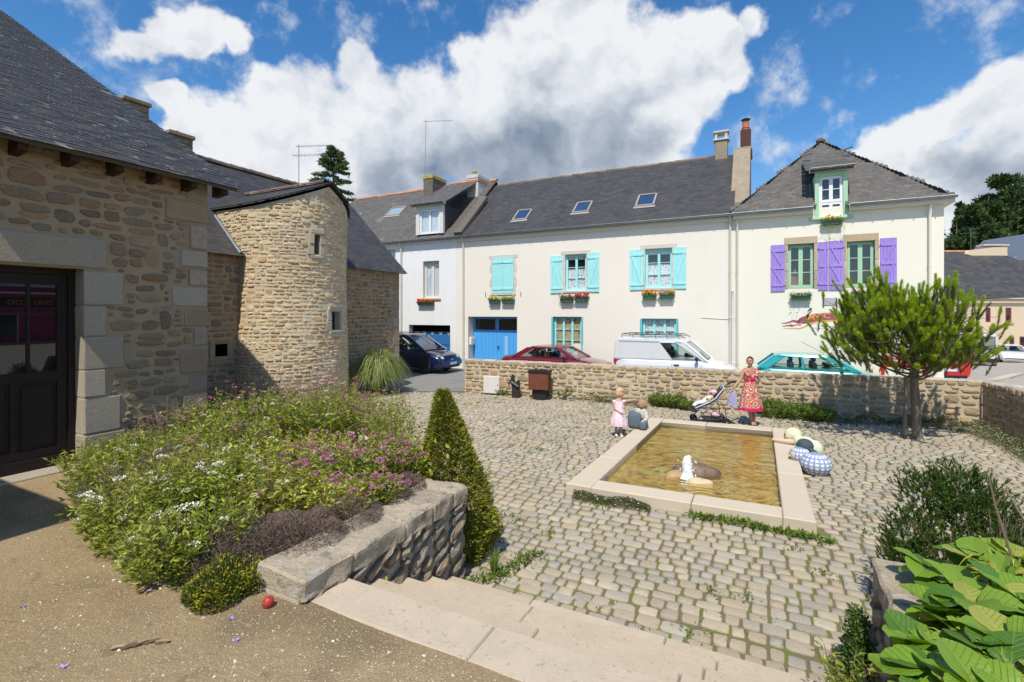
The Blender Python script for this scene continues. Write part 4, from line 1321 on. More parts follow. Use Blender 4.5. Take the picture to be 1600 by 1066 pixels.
# ------------------------------------------------------------------ the row of houses across the street (fronts face -V)
m_rcream = mat('cream_render', (0.79, 0.74, 0.645), 0.9, 0.15, noise=[(0.7, .35, (.72, .67, .585)), (40, .3, (.80, .76, .68))], streak=(2.2, .16, (.64, .60, .52)), bump=(120, .5, .004))
m_ryellow = mat('pale_yellow_render', (0.80, 0.765, 0.64), 0.9, 0.15, noise=[(0.7, .3, (.77, .73, .60)), (40, .2, (.83, .80, .69))], streak=(1.6, .16, (.68, .64, .52)), bump=(120, .4, .004))
m_rwhite = mat('white_render', (0.79, 0.79, 0.78), 0.9, 0.15, noise=[(0.7, .35, (.73, .72, .71))], streak=(2.5, .25, (.60, .59, .57)), bump=(120, .4, .004))
m_rcrem2 = mat('patched_render', (0.75, 0.705, 0.62), 0.95, 0.1, noise=[(2, .5, (.78, .73, .64))], bump=(90, .6, .004))
m_damp = mat('damp_plinth_render', (0.60, 0.565, 0.49), 0.95, 0.1, noise=[(1.5, .6, (.48, .45, .38)), (9, .5, (.66, .62, .54))], bump=(60, .7, .006))
m_reveal = mat('reveal_render', (0.66, 0.62, 0.54), 0.9, 0.15)
m_band = mat('eaves_band', (0.74, 0.69, 0.56), 0.85, 0.2)
m_turq = mat('turquoise_paint', (0.36, 0.77, 0.77), 0.5, 0.35, noise=[(3, .5, (.30, .68, .68))], streak=(8, .35, (.50, .78, .76)))
m_turqd = mat('teal_frame_paint', (0.14, 0.50, 0.52), 0.5, 0.35)
m_purp = mat('purple_paint', (0.345, 0.235, 0.66), 0.5, 0.35, noise=[(3, .5, (.30, .20, .58))], streak=(8, .35, (.45, .37, .70)))
m_sage = mat('sage_green_paint', (0.38, 0.60, 0.40), 0.5, 0.35)
m_white = mat('white_paint', (0.80, 0.80, 0.80), 0.45, 0.4)
m_offw = mat('weathered_white_paint', (0.66, 0.64, 0.60), 0.7, 0.3, streak=(7, .35, (.48, .45, .40)))
m_blue = mat('bright_blue_paint', (0.075, 0.36, 0.77), 0.45, 0.4, noise=[(3, .2, (.09, .40, .80))], streak=(6, .1, (.2, .48, .8)))
m_dblue = mat('deep_blue_paint', (0.035, 0.16, 0.42), 0.5, 0.35)
m_iron = mat('black_iron', (0.02, 0.02, 0.022), 0.5, 0.4)
m_pipe = mat('cream_pipe', (0.62, 0.59, 0.52), 0.5, 0.4)
m_lint = mat('tan_lintel_stone', pal=[(0.50, 0.37, 0.23), (0.45, 0.36, 0.26), (0.42, 0.35, 0.27), (0.52, 0.42, 0.30)], var=.08, rough=.9, noise=[(6, .5, (.36, .29, .21))], bump=(50, .6, .01))
m_pale = mat('pale_dressed_stone', pal=[(0.60, 0.565, 0.50), (0.64, 0.60, 0.53), (0.57, 0.54, 0.48)], var=.05, rough=.9, noise=[(20, .4, (.50, .47, .41))], bump=(70, .5, .006))
g_win = glass('window_glass', (0.015, 0.018, 0.02), 0.03)
g_skyl = glass('skylight_glass', (0.03, 0.06, 0.13), 0.05)

def net(name, col, dark, scale, thr):
  """lace curtain: open pattern of pale threads behind the pane"""
  return mat(name, col, 0.9, 0.1, spots=[(scale, thr, 0.03, dark, 0.9)], coord='world')
m_lace = net('lace_curtain', (0.85, 0.85, 0.85), (0.20, 0.25, 0.36), 14, 0.58)
m_lace2 = net('tan_curtain', (0.60, 0.48, 0.28), (0.25, 0.19, 0.12), 12, 0.55)
m_voile = mat('voile_curtain', (0.75, 0.78, 0.84), 0.9, 0.1, streak=(12, .5, (.35, .38, .43)))

def window(parent, x0, x1, z0, z1, y, frame, cols=2, rows=3, stile=.05, mull=.07, glz=.022, curtain=None, name='window', gmat=None, low=.0, cfrac=.62):
  """casement window: frame, a sash per column, panes between glazing bars, curtain behind"""
  t = empty(name, (0, y, 0), 0, parent)
  fr = MB(); fw = .04
  fr.box(x0, x0 + fw, 0, .06, z0, z1); fr.box(x1 - fw, x1, 0, .06, z0, z1); fr.box(x0 + fw, x1 - fw, 0, .06, z1 - fw, z1); fr.box(x0 + fw, x1 - fw, -.015, .06, z0, z0 + fw + low)
  X0, X1, Z0, Z1 = x0 + fw, x1 - fw, z0 + fw + low, z1 - fw
  cw = (X1 - X0) / cols
  fr.build('frame', frame, t)
  gm = gmat or clearglass('pane_glass', (.95, .97, .97))
  for c in range(cols):
    a, b = X0 + c * cw, X0 + (c + 1) * cw
    s = MB()
    s.box(a + .001, a + stile, -.012, .035, Z0, Z1); s.box(b - stile, b - .001, -.012, .035, Z0, Z1)
    s.box(a + stile, b - stile, -.012, .035, Z1 - stile, Z1); s.box(a + stile, b - stile, -.012, .035, Z0, Z0 + stile)
    h = (Z1 - Z0 - 2 * stile) / rows
    for r in range(1, rows):
      zz_ = Z0 + stile + h * r
      s.box(a + stile, b - stile, -.006, .03, zz_ - glz / 2, zz_ + glz / 2)
    s.build('sash', frame, t)
    for r in range(rows):
      zb, zt = Z0 + stile + h * r + (glz / 2 if r else 0), Z0 + stile + h * (r + 1) - (glz / 2 if r < rows - 1 else 0)
      part('pane', gm, t, lambda m: m.box(a + stile, b - stile, .010, .015, zb, zt))
    if curtain:
      zc = Z0 + (Z1 - Z0) * cfrac
      w_ = b - a - .02
      m = MB(); n = 12; vs = []
      for i in range(n + 1):
        for z in (Z0 + .01, zc): vs.append((a + .01 + w_ * i / n, .050 + .010 * sin(i * 2.1), z))
      m.add(vs, [(2 * i, 2 * i + 2, 2 * i + 3, 2 * i + 1) for i in range(n)]); m.build('curtain', curtain, t)
      if cfrac < .9:
        m = MB(); vs = []
        for i in range(n + 1):
          for z in (Z1 - (Z1 - Z0) * .12, Z1): vs.append((a + .01 + w_ * i / n, .050 + .010 * sin(i * 2.1), z))
        m.add(vs, [(2 * i, 2 * i + 2, 2 * i + 3, 2 * i + 1) for i in range(n)]); m.build('curtain', curtain, t)
  return t

def shutter(parent, x0, x1, z0, z1, mt, hinge=1, mid=False, z=True, y=-.035, label=None, ang=0.0):
  """board shutter with battens and a slanting brace; lies flat on the wall.  hinge=+1: hung at its right side"""
  t = empty('shutter', ((x1 if hinge > 0 else x0), y, 0), ang, parent)
  if label: t['label'] = label
  w = x1 - x0; s = -1 if hinge > 0 else 1
  n = 5; bw = w / n
  R = random.Random(int(x0 * 97 + z0 * 13))
  for i in range(n):
    xa, xb = sorted((s * (i * bw + .0015), s * ((i + 1) * bw - .0015)))
    part('board', mt, t, lambda m: m.bbox(xa, xb, -.0, .028 + R.uniform(0, .002), z0, z1, .003))
  H = z1 - z0
  lv = [z0 + H * .13, z1 - H * .13] + ([z0 + H * .5] if mid else [])
  for zl in lv:
    xa, xb = sorted((s * .02, s * (w - .02)))
    part('batten', mt, t, lambda m: m.bbox(xa, xb, -.024, -.001, zl - .045, zl + .045, .004))
  if z:
    spans = [(lv[0], lv[2]), (lv[2], lv[1])] if mid else [(lv[0], lv[1])]
    for a_, b_ in spans:
      pts = [(s * .05, a_ + .045), (s * .12, a_ + .045), (s * (w - .05), b_ - .045), (s * (w - .12), b_ - .045)]
      if s < 0: pts = pts[::-1]
      part('brace', mt, t, lambda m: m.prism(pts, -.021, -.001, 'y'))
  for zl in lv[:2]:
    part('strap_hinge', mt, t, lambda m: m.tube([(s * -.03, .0, zl + .0), (s * .04, -.03, zl)], .012, 5))
  return t

def gutter(parent, x0, x1, y, z, r=.075, mt=None, brackets=.55):
  m = MB(); n = 8
  vs = []
  for rr in (r, r - .012):
    for x in (x0, x1):
      for i in range(n + 1):
        a = pi + pi * i / n; vs.append((x, y + rr * cos(a), z + rr * sin(a)))
  k = n + 1
  for o in (0, 2 * k):
    for i in range(n): m_ = (o + i, o + i + 1, o + k + i + 1, o + k + i); m.f.append(m_ if o == 0 else m_[::-1]); m.m.append(0); m.sm.append(True)
  for i in (0, n): m.f.append((i, i + k, i + 3 * k, i + 2 * k)); m.m.append(0); m.sm.append(False)
  for e in (0, k): m.f += [(e + i, e + i + 1, e + i + 1 + 2 * k, e + i + 2 * k) for i in range(n)]; m.m += [0] * n; m.sm += [False] * n
  m.v = vs
  m.tube([(x0, y - r, z), (x1, y - r, z)], .011, 6)
  g = m.build('gutter', mt or m_zinc, parent)
  b = MB(); x = x0 + .2
  while x < x1:
    b.box(x - .012, x + .012, y - r - .012, y - r + .004, z - .05, z + .02); b.box(x - .012, x + .012, y - r, y + r, z - r - .012, z - r - .004); x += brackets
  b.build('gutter_brackets', m_zinc, g, kind='stuff')
  return g

def downpipe(parent, x, y, z0, z1, mt, sw=0.0):
  def f(m):
    m.tube([(x + sw, y - .12, z1 + .14), (x + sw, y - .06, z1 + .0), (x, y, z1 - .22), (x, y, z0)], .042, 8)
    for z in np.arange(z0 + .8, z1 - .3, 1.7): m.tube([(x, y, z), (x, y, z + .05)], .052, 8)
  return part('downpipe', mt, parent, f)

def leafmesh(name, P, Dr, Ln, Wd, mt, parent=None, R=None, fold=0.25, kind=None):
  """many small folded leaves as one mesh.  P, Dr: (N,3) arrays"""
  N = len(P); R = R or np.random.default_rng(1)
  Dr = Dr / (np.linalg.norm(Dr, axis=1, keepdims=True) + 1e-9)
  rn = R.normal(size=(N, 3)); sd = np.cross(Dr, rn); sd /= (np.linalg.norm(sd, axis=1, keepdims=True) + 1e-9)
  up = np.cross(sd, Dr)
  Ln = np.asarray(Ln).reshape(-1, 1) * np.ones((N, 1)); Wd = np.asarray(Wd).reshape(-1, 1) * np.ones((N, 1))
  a = P; c = P + Dr * Ln
  m1 = P + Dr * Ln * .45 + sd * Wd / 2 + up * Wd * fold; m2 = P + Dr * Ln * .45 - sd * Wd / 2 + up * Wd * fold
  v = np.stack([a, m1, c, m2], 1).reshape(-1, 3)
  i = np.arange(N) * 4
  f = np.concatenate([np.stack([i, i + 1, i + 2], 1), np.stack([i, i + 2, i + 3], 1)])
  o = link(name, nmesh(name, v, f, [mt]), parent)
  if kind: o['kind'] = kind
  return o

m_gbox = mat('green_planter', (0.045, 0.13, 0.085), 0.5, 0.4)
def fleaf(name, col, var=.25, leaf=.35, rough=.55): return mat(name, col, rough, .35, var=var, pal=[tuple(c * .75 for c in col), col, tuple(min(1, c * 1.3) for c in col)], leaf=leaf)
l_ger = fleaf('geranium_leaf', (0.10, 0.19, 0.03)); l_yel = fleaf('yellow_green_leaf', (0.24, 0.28, 0.03)); l_grey = fleaf('grey_green_leaf', (0.22, 0.27, 0.19))
p_red = mat('red_petal', (0.72, 0.035, 0.02), .6, var=.2); p_pink = mat('pink_petal', (0.80, 0.04, 0.17), .6, var=.2); p_yel = mat('yellow_petal', (0.80, 0.56, 0.02), .6, var=.2)
p_ora = mat('orange_petal', (0.80, 0.14, 0.03), .6, var=.2); p_lp = mat('pale_pink_petal', (0.75, 0.40, 0.48), .6, var=.2)
def windowbox(name, x, z, w, lf, petals, label, group=None, seed=0, h=.16, trail=0, b=FB, nf=26, bushy=1.0):
  """x, z in the row's frame; hangs on the wall face"""
  R = np.random.default_rng(seed)
  wx = w2(x, b, z)
  t = empty(name, wx, ANG, None, label, 'planter', group)
  m = MB()
  m.prism([(-.02, 0), (-.02, h), (-.215, h), (-.19, 0)], -w / 2, w / 2, 'x')
  m.box(-w / 2 - .012, w / 2 + .012, -.228, -.012, h - .012, h + .01)
  m.build('trough', m_gbox, t)
  part('bracket', m_iron, t, lambda m: (m.tube([(-w * .3, -.004, -.03), (-w * .3, -.21, -.012)], .008, 5), m.tube([(w * .3, -.004, -.03), (w * .3, -.21, -.012)], .008, 5)))
  n = int(330 * bushy)
  P = np.stack([R.uniform(-w / 2 - .04, w / 2 + .04, n), R.uniform(-.26, -.02, n), h + R.uniform(0, .13, n) * R.random(n) ** .5], 1)
  Dn = np.stack([R.normal(0, .6, n), R.normal(-.3, .5, n), R.uniform(-.2, .9, n)], 1)
  leafmesh('foliage', P, Dn, R.uniform(.03, .06, n), R.uniform(.025, .045, n), lf, t, R)
  if trail:
    q = []; dq = []
    for k in range(trail):
      x0 = R.uniform(-w / 2, w / 2); L_ = R.uniform(.2, .5); sx = R.uniform(-.2, .2)
      for j in np.linspace(0, 1, 14):
        q.append((x0 + sx * j, -.2 - .06 * sin(j * 3), h - L_ * j)); dq.append((R.normal() * .6, R.normal() * .6, -.5))
    leafmesh('trailing_stems', np.array(q), np.array(dq), .035, .02, lf, t, R)
  for k in range(nf):
    c = Vector((R.uniform(-w / 2 - .05, w / 2 + .05), R.uniform(-.27, -.06), h + R.uniform(.05, .2)))
    nn = 16; A = R.normal(size=(nn, 3)); A /= np.linalg.norm(A, axis=1, keepdims=True)
    rr = R.uniform(.030, .048)
    leafmesh('flower', np.array(c) + A * rr * .3, A, rr, rr * .9, petals[k % len(petals)], t, R)
  return t

ROT_row = ANG
def row_house(name, x0, x1, label): return empty(name, w2(x0, FB), ANG, None, label, 'house')

EZ = 6.49
# ---- middle house -------------------------------------------------------------
mx0, mx1 = fa(713), fa(1146)
mh = row_house('cream_house', mx0, mx1, 'long cream rendered house with turquoise shutters and three skylights in its slate roof')
X = lambda px: fa(px) - mx0
Zf = lambda px, py: fz(px, py)
w1c = (X(770), X(803), Zf(786, 459), Zf(786, 403))
w2o = (X(883), X(916), Zf(900, 454), Zf(900, 397.5))
w3o = (X(1008), X(1050), Zf(1029, 450), Zf(1029, 388.5))
w4o = (X(861.5), X(911), Zf(886, 552), Zf(886, 495))
w5o = (X(1000), X(1060), Zf(1030, 552), Zf(1030, 498))
dro = (X(731.5), X(808), -.1, Zf(775, 495))
mw = MB()
wall_face(mw, 0, mx1 - mx0, -.1, EZ, [w2o + (.22,), w3o + (.22,), w4o + (.24,), w5o + (.24,), dro + (.62,)], mi=0, mir=1, mib=2)
shell(mw, 0, mx1 - mx0, 0, 8, -.1, EZ)
mwall = mw.build('wall', [m_rcream, m_reveal, m_dark], mh)
def surround(parent, o, mt, top=.17, side=.12, sill=.10, ext=.1, out=-.012, alt=True):
  a, b, c, d = o[:4]
  z = c; k = 0
  hs_ = (d - c) / 5
  while z < d - .01:
    e = side * (1.5 if (k % 2 and alt) else 1.0)
    block(parent, a - e, a, z, min(d, z + hs_), out, -out + .12, mt, 'jamb_stone', .005); block(parent, b, b + e, z, min(d, z + hs_), out, -out + .12, mt, 'jamb_stone', .005)
    z += hs_; k += 1
  block(parent, a - side - ext, b + side + ext, d, d + top, out, -out + .12, mt, 'lintel', .005)
  if sill: block(parent, a - side, b + side, c - sill, c, out - .03, -out + .12, mt, 'sill', .008)
surround(mh, (w1c[0] + .02, w1c[1] - .02, w1c[2] + .03, w1c[3] - .03), m_pale)
surround(mh, w2o, m_pale, side=.10); surround(mh, w3o, m_pale, side=.10)
shw = (w1c[1] - w1c[0]) / 2
shutter(mh, w1c[0], w1c[0] + shw - .003, w1c[2], w1c[3], m_turq, 1, y=-.055, z=False); shutter(mh, w1c[0] + shw + .003, w1c[1], w1c[2], w1c[3], m_turq, -1, y=-.055, z=False)
window(mh, w2o[0], w2o[1], w2o[2], w2o[3], .14, m_turq, 2, 3, curtain=m_lace)
window(mh, w3o[0], w3o[1], w3o[2], w3o[3], .14, m_turq, 2, 3, curtain=m_lace)
window(mh, w4o[0] + .09, w4o[1] - .09, w4o[2], w4o[3], .16, m_turq, 3, 3, stile=.045, curtain=m_lace2, cfrac=.98)
window(mh, w5o[0] + .09, w5o[1] - .09, w5o[2], w5o[3], .16, m_turq, 3, 3, stile=.045, curtain=m_lace, cfrac=.98)
for o in (w4o, w5o):
  for xa in (o[0] + .01, o[1] - .08):
    part('folded_shutter', m_turqd, mh, lambda m: [m.bbox(xa, xa + .07, -.02 + .045 * i, .02 + .045 * i, o[2], o[3], .004) for i in range(4)])
  part('head_board', m_turqd, mh, lambda m: m.box(o[0] + .081, o[1] - .081, .1, .15, o[3] - .07, o[3] - .002))
shutter(mh, X(860.8), X(878.3), Zf(870, 458.5), Zf(870, 400), m_turq, 1, ang=.03); shutter(mh, X(918.5), X(936.5), Zf(927, 456.5), Zf(927, 395), m_turq, -1, ang=-.03)
shutter(mh, X(984.5), X(1005.5), Zf(995, 453.5), Zf(995, 390.5), m_turq, 1, ang=.03); shutter(mh, X(1052), X(1072.5), Zf(1062, 451.5), Zf(1062, 386.5), m_turq, -1, ang=-.03)
# garage door
gd = empty('garage_door', (0, .5, 0), 0, mh)
GX0, GX1, GZ = dro[0] + .02, dro[1] - .02, dro[3] - .02
gm_ = (GX0 + GX1) / 2
for a, b in ((GX0, gm_), (gm_, GX1)):
  lf = empty('leaf', (0, 0, 0), 0, gd)
  def f(m):
    m.box(a + .004, b - .004, .0, .05, -.05, GZ - .62)
    m.box(a + .004, a + .09, 0, .05, GZ - .62, GZ); m.box(b - .09, b - .004, 0, .05, GZ - .62, GZ)
    m.box(a + .09, b - .09, 0, .05, GZ - .09, GZ)
    m.box(a + .05, b - .05, -.012, 0, GZ - .70, GZ - .66)
  part('boarding', m_blue, lf, f)
  part('pane', g_win, lf, lambda m: m.box(a + .09, b - .09, .02, .03, GZ - .62, GZ - .09))
  for k in range(1, 6):
    xx = a + (b - a) * k / 6
    part('groove', m_dblue, lf, lambda m: m.box(xx - .004, xx + .004, -.004, -.001, 0, GZ - .72))
part('perforated_strip', m_white, gd, lambda m: [m.box(gm_ + .42 + .055 * i, gm_ + .45 + .055 * i, -.006, -.001, .55 + .075 * j, .59 + .075 * j) for i in range(3) for j in range(14)])
part('handle', m_iron, gd, lambda m: (m.tube([(gm_ + .08, -.06, 1.05), (gm_ + .17, -.06, 1.05)], .012, 6), m.box(gm_ + .05, gm_ + .09, -.06, 0, .98, 1.12)))
part('letter_box', m_rcream, mh, lambda m: m.bbox(dro[0] - .0, dro[0] + .12, .1, .42, 1.15, 1.5, .01))
# roof of the middle house
pitch = Vector((0, 4.0, 3.27)).normalized(); hyp4 = sqrt(16.3 + 3.27 ** 2)
RO_M = Vector((-.0, -.18, EZ + .02 - .18 * .8)); LM = mx1 - mx0
rm = part('roof', m_slate3, mh, lambda m: (roof_slab(m, RO_M, Vector((1, 0, 0)), pitch, [(0, 0), (LM, 0), (LM, 5.38), (0, 5.38)], .08, drop=.006),
    roof_slab(m, Vector((0, 8.35, EZ - .12)), Vector((1, 0, 0)), Vector((0, -4.0, 3.27)).normalized(), [(0, 0), (LM, 0), (LM, 5.38), (0, 5.38)], .08)))
wmR = Matrix.Translation(Vector(w2(mx0, FB))) @ Matrix.Rotation(ANG, 4, 'Z')
slates(rm, m_slate3, [(0, -.02), (LM, -.02), (LM, 5.36), (0, 5.36)], RO_M, Vector((1, 0, 0)), pitch, .13, .24, 0, random.Random(61), wmat=wmR, rag=.01)
ridge_tiles(rm, m_tile, (0.1, 4.10, EZ + 3.34), (LM - .5, 4.10, EZ + 3.34), .11, .36, R=random.Random(3), asone=True)
g1 = gutter(mh, -.02, LM + .02, -.26, EZ - .12)
part('eaves_band', m_band, mh, lambda m: m.box(0, LM, -.10, -.003, EZ - .36, EZ - .10))
downpipe(mh, X(725), -.07, 0, EZ - .3, m_pipe, .0)
downpipe(mh, X(1141), -.07, 0, EZ - .3, m_pipe, .0)
downpipe(mh, X(1145), -.075, 0, 3.4, m_white, .0)
part('meter_box', m_rcream, mh, lambda m: (m.bbox(X(1072), X(1092), -.16, -.003, Zf(1082, 560), Zf(1082, 541), .01), m.box(X(1080), X(1086), -.17, -.16, Zf(1082, 549), Zf(1082, 544), 0)))
part('cable', m_offw, mh, lambda m: (m.tube([(X(1095), -.012, Zf(1095, 496.5)), (X(1120), -.012, Zf(1120, 498)), (X(1139), -.012, Zf(1139, 499))], .012, 4), m.tube([(X(1139), -.012, EZ - .5), (X(1138.5), -.012, 2.2)], .008, 4)))
part('wall_anchor', m_iron, mh, lambda m: [m.box(X(p_) - .012, X(p_) + .012, -.02, -.002, Zf(p_, q_) - .12, Zf(p_, q_) + .12) for p_, q_ in ((759, 461), (814, 460))], kind='stuff')
part('render_patch', m_rcrem2, mh, lambda m: (m.prism([(X(884), .9), (X(920), .85), (X(925), 1.25), (X(900), 1.38), (X(886), 1.2)], -.003, -.001, 'y'), m.prism([(X(1085), 3.1), (X(1100), 3.05), (X(1104), 3.5), (X(1090), 3.6)], -.003, -.001, 'y')))
part('damp_plinth', m_damp, mh, lambda m: m.box(dro[1] + .01, LM - .01, -.018, -.001, -.1, .45))
def skylight(parent, hx, hz, w, h, o, ex_, ey_, mt=g_skyl):
  n = ex_.cross(ey_); n = n if n.z > 0 else -n
  t = empty('skylight', (0, 0, 0), 0, parent)
  M = Matrix(((ex_.x, ey_.x, n.x, 0), (ex_.y, ey_.y, n.y, 0), (ex_.z, ey_.z, n.z, 0), (0, 0, 0, 1)))
  P = o + ex_ * hx + ey_ * hz
  M.translation = P
  t.matrix_basis = M
  part('frame', m_sky, t, lambda m: (m.box(-w/2 - .07, -w/2, -h/2 - .07, h/2 + .07, -.02, .075), m.box(w/2, w/2 + .07, -h/2 - .07, h/2 + .07, -.02, .075), m.box(-w/2, w/2, h/2, h/2 + .07, -.02, .09), m.box(-w/2, w/2, -h/2 - .07, -h/2, -.02, .07), m.box(-w/2 - .12, w/2 + .12, -h/2 - .22, -h/2 - .07, -.0, .035)))
  part('pane', mt, t, lambda m: m.box(-w/2, w/2, -h/2, h/2, .03, .05))
m_sky = mat('grey_skylight_frame', (0.34, 0.31, 0.27), .5, .4)
def on_roof(px, py, o, ey_, fwd=FB):
  """where a column/row of the photo meets a roof plane of the row"""
  # ray in the row frame
  d = Vector(((px - 800) / F, 1, (488 - py) / F)); dr = Vector((d.dot(U), d.dot(V), d.z))
  c0 = Vector((0, 0, CAMZ)); O = Vector((mx0, FB, 0)) + o
  ex_ = Vector((1, 0, 0)); n = ex_.cross(ey_)
  tt = (O - c0).dot(n) / dr.dot(n); P = c0 + dr * tt - O
  return P.dot(ex_), P.dot(ey_)
for px, py, w, h in ((816.5, 337, .62, .78), (910.5, 325, .62, .80), (1010, 314, .66, .86)):
  hx, hy = on_roof(px, py, RO_M, pitch)
  skylight(mh, hx, hy, w, h, RO_M, Vector((1, 0, 0)), pitch)
# gable stack at its right end, parapet, pots
m_chr = mat('old_chimney_render', (0.33, 0.27, 0.19), .95, .1, noise=[(2, .6, (.24, .20, .145)), (9, .5, (.38, .33, .25))], streak=(4, .5, (.22, .18, .13)), spots=[(5, .68, .05, (.50, .33, .07), .8)], bump=(22, .9, .02))
cs_ = empty('chimney', (LM + .36, 0, 0), 0, mh)
zt = EZ + 3.27 + .12
part('stack', m_chr, cs_, lambda m: m.prism([(.75, EZ - .3), (4.9, EZ - .3), (4.9, zt - .1), (4.0, zt), (3.35, zt - .02), (.75, EZ + .5)], -.50, .16, 'x'))
part('capping', m_chr, cs_, lambda m: m.bbox(-.48, .22, 3.30, 4.95, zt - .16, zt - .0, .03))
part('flue', mat('dark_red_brick', (0.10, 0.045, 0.035), .9, bump=(30, .8, .02)), cs_, lambda m: m.bbox(-.25, .17, 3.65, 4.05, zt, zt + .86, .01))
part('pot', MC['terracotta'], cs_, lambda m: m.lathe([(.15, zt + .86), (.15, zt + .95), (.17, zt + .97), (.14, zt + 1.05), (.14, zt + 1.22)], (-.04, 3.85, 0), 14))
part('cowl', m_iron, cs_, lambda m: (m.lathe([(.19, zt + 1.32), (.2, zt + 1.34), (.02, zt + 1.42)], (-.04, 3.85, 0), 14), m.tube([(-.15, 3.85, zt + 1.2), (-.15, 3.85, zt + 1.33)], .01, 4), m.tube([(.07, 3.85, zt + 1.2), (.07, 3.85, zt + 1.33)], .01, 4)))
c2_ = empty('chimney', (LM - .68, 4.0, EZ + 2.62), 0, mh)
part('stack', m_chr, c2_, lambda m: m.bbox(-.26, .26, -.22, .22, 0, 1.35, .01))
part('slab', m_pale, c2_, lambda m: m.bbox(-.33, .33, -.28, .28, 1.35, 1.42, .01))
part('cowl_post', m_pale, c2_, lambda m: [m.box(a - .05, a + .05, b - .05, b + .05, 1.42, 1.70) for a in (-.21, .21) for b in (-.17, .17)])
part('top_slab', m_pale, c2_, lambda m: m.bbox(-.33, .33, -.28, .28, 1.70, 1.77, .01))
# ---- pale yellow house on the right -------------------------------------------------
yx0, yx1 = fa(1146), fa(1475)
yh = row_house('pale_yellow_house', yx0, yx1, 'pale yellow corner house with purple shutters, green windows and hipped slate roof')
LY = yx1 - yx0; YX = lambda px: fa(px) - yx0
y1o = (YX(1231), YX(1272), Zf(1251, 451.5), Zf(1251, 381.5)); y2o = (YX(1323), YX(1367), Zf(1345, 450), Zf(1345, 377))
EY = 6.38
yw = MB()
wall_face(yw, 0, LY, -.1, EY, [y1o + (.5,), y2o + (.5,)], mi=0, mir=1, mib=2)
shell(yw, 0, LY, 0, 6.4, -1.0, EY)
yw.build('wall', [m_ryellow, m_dark, m_dark], yh)
for o in (y1o, y2o): surround(yh, o, m_lint, top=.26, side=.11, sill=0, ext=.0, out=-.015, alt=False)
window(yh, *y1o, .13, m_sage, 2, 3, stile=.065, low=.04); window(yh, *y2o, .13, m_sage, 2, 3, stile=.065, low=.04)
# curtain glimpsed inside the left one
part('curtain', mat('pink_curtain', (.30, .12, .12), .9, streak=(14, .6, (.1, .04, .04))), yh, lambda m: m.prism([(y1o[0] + .1, y1o[2] + .1), (y1o[0] + .35, y1o[2] + .1), (y1o[0] + .30, y1o[2] + .55), (y1o[0] + .24, y1o[2] + .75), (y1o[0] + .1, y1o[2] + .5)], .20, .21, 'y'))
for a, b, z0, z1, hg, dx in ((1204.5, 1226.5, 455.5, 383, 1, .03), (1278, 1294, 453.5, 378.5, -1, -.02), (1295, 1318, 453.5, 376.5, 1, .0), (1375, 1401, 451, 372, -1, -.03)):
  xm = (a + b) / 2
  shutter(yh, YX(a), YX(b), Zf(xm, z0), Zf(xm, z1), m_purp, hg, mid=True, ang=dx)
# hipped roof
ap = Vector((LY / 2 + .0, 3.1, EY + 3.22)); ov = .2
ez_ = EY - .02
c = [Vector((-ov, -ov, ez_)), Vector((LY + ov, -ov, ez_)), Vector((LY + ov, 6.2 + ov, ez_)), Vector((-ov, 6.2 + ov, ez_))]
nx0, nx1 = YX(1271.5), YX(1326)
sn = ap - c[0]; NY = 0.40            # the dormer stands through the eaves: the roof is notched round it
zn = (ap.z - ez_) / (ap.y + ov)
m = MB()
m.add([tuple(c[0]), (nx0, -ov, ez_), (nx0, -ov + NY, ez_ + NY * zn), (nx1, -ov + NY, ez_ + NY * zn), (nx1, -ov, ez_), tuple(c[1]), tuple(ap)], [(0, 1, 2, 3, 4, 5, 6)])
m.add([tuple(p) for p in c] + [tuple(ap)], [(1, 2, 4), (2, 3, 4), (3, 0, 4)])
ry = m.build('roof', m_slate2, yh)
wmY = Matrix.Translation(Vector(w2(yx0, FB))) @ Matrix.Rotation(ANG, 4, 'Z')
def tri_slates(A, B, seed, notch=False):
  ex_ = (B - A).normalized(); h = ap - A; x = h.dot(ex_); ey_ = (h - ex_ * x).normalized(); y = h.dot(ey_)
  nd = NY * sqrt(1 + zn * zn); off = ov
  poly = [(-.02, -.02)] + ([(nx0 + off, -.02), (nx0 + off, nd), (nx1 + off, nd), (nx1 + off, -.02)] if notch else []) + [((B - A).length + .02, -.02), (x, y)]
  slates(ry, m_slate2, poly, A, ex_, ey_, .13, .24, 0, random.Random(seed), wmat=wmY, rag=.012)
tri_slates(c[0], c[1], 71, True); tri_slates(c[1], c[2], 72); tri_slates(c[3], c[0], 73)
part('finial', m_tile, yh, lambda m: m.lathe([(.16, 0), (.17, .07), (.09, .16), (.02, .2)], (ap.x, ap.y, ap.z - .03), 8))
part('eaves_band', m_band, yh, lambda m: (m.box(0, YX(1271), -.22, -.004, EY - .20, EY - .06), m.box(YX(1326), LY + .22, -.22, -.004, EY - .20, EY - .06), m.box(LY + .004, LY + .22, -.0, 6.3, EY - .2, EY - .06)))
gY = [gutter(yh, -.05, YX(1270), -.30, EY - .01), gutter(yh, YX(1325), LY + .25, -.30, EY - .01)]
downpipe(yh, YX(1152), -.07, 0, EY - .35, m_pipe, .0)
downpipe(yh, YX(1452), -.07, 0, EY - .35, m_ryellow, .0)
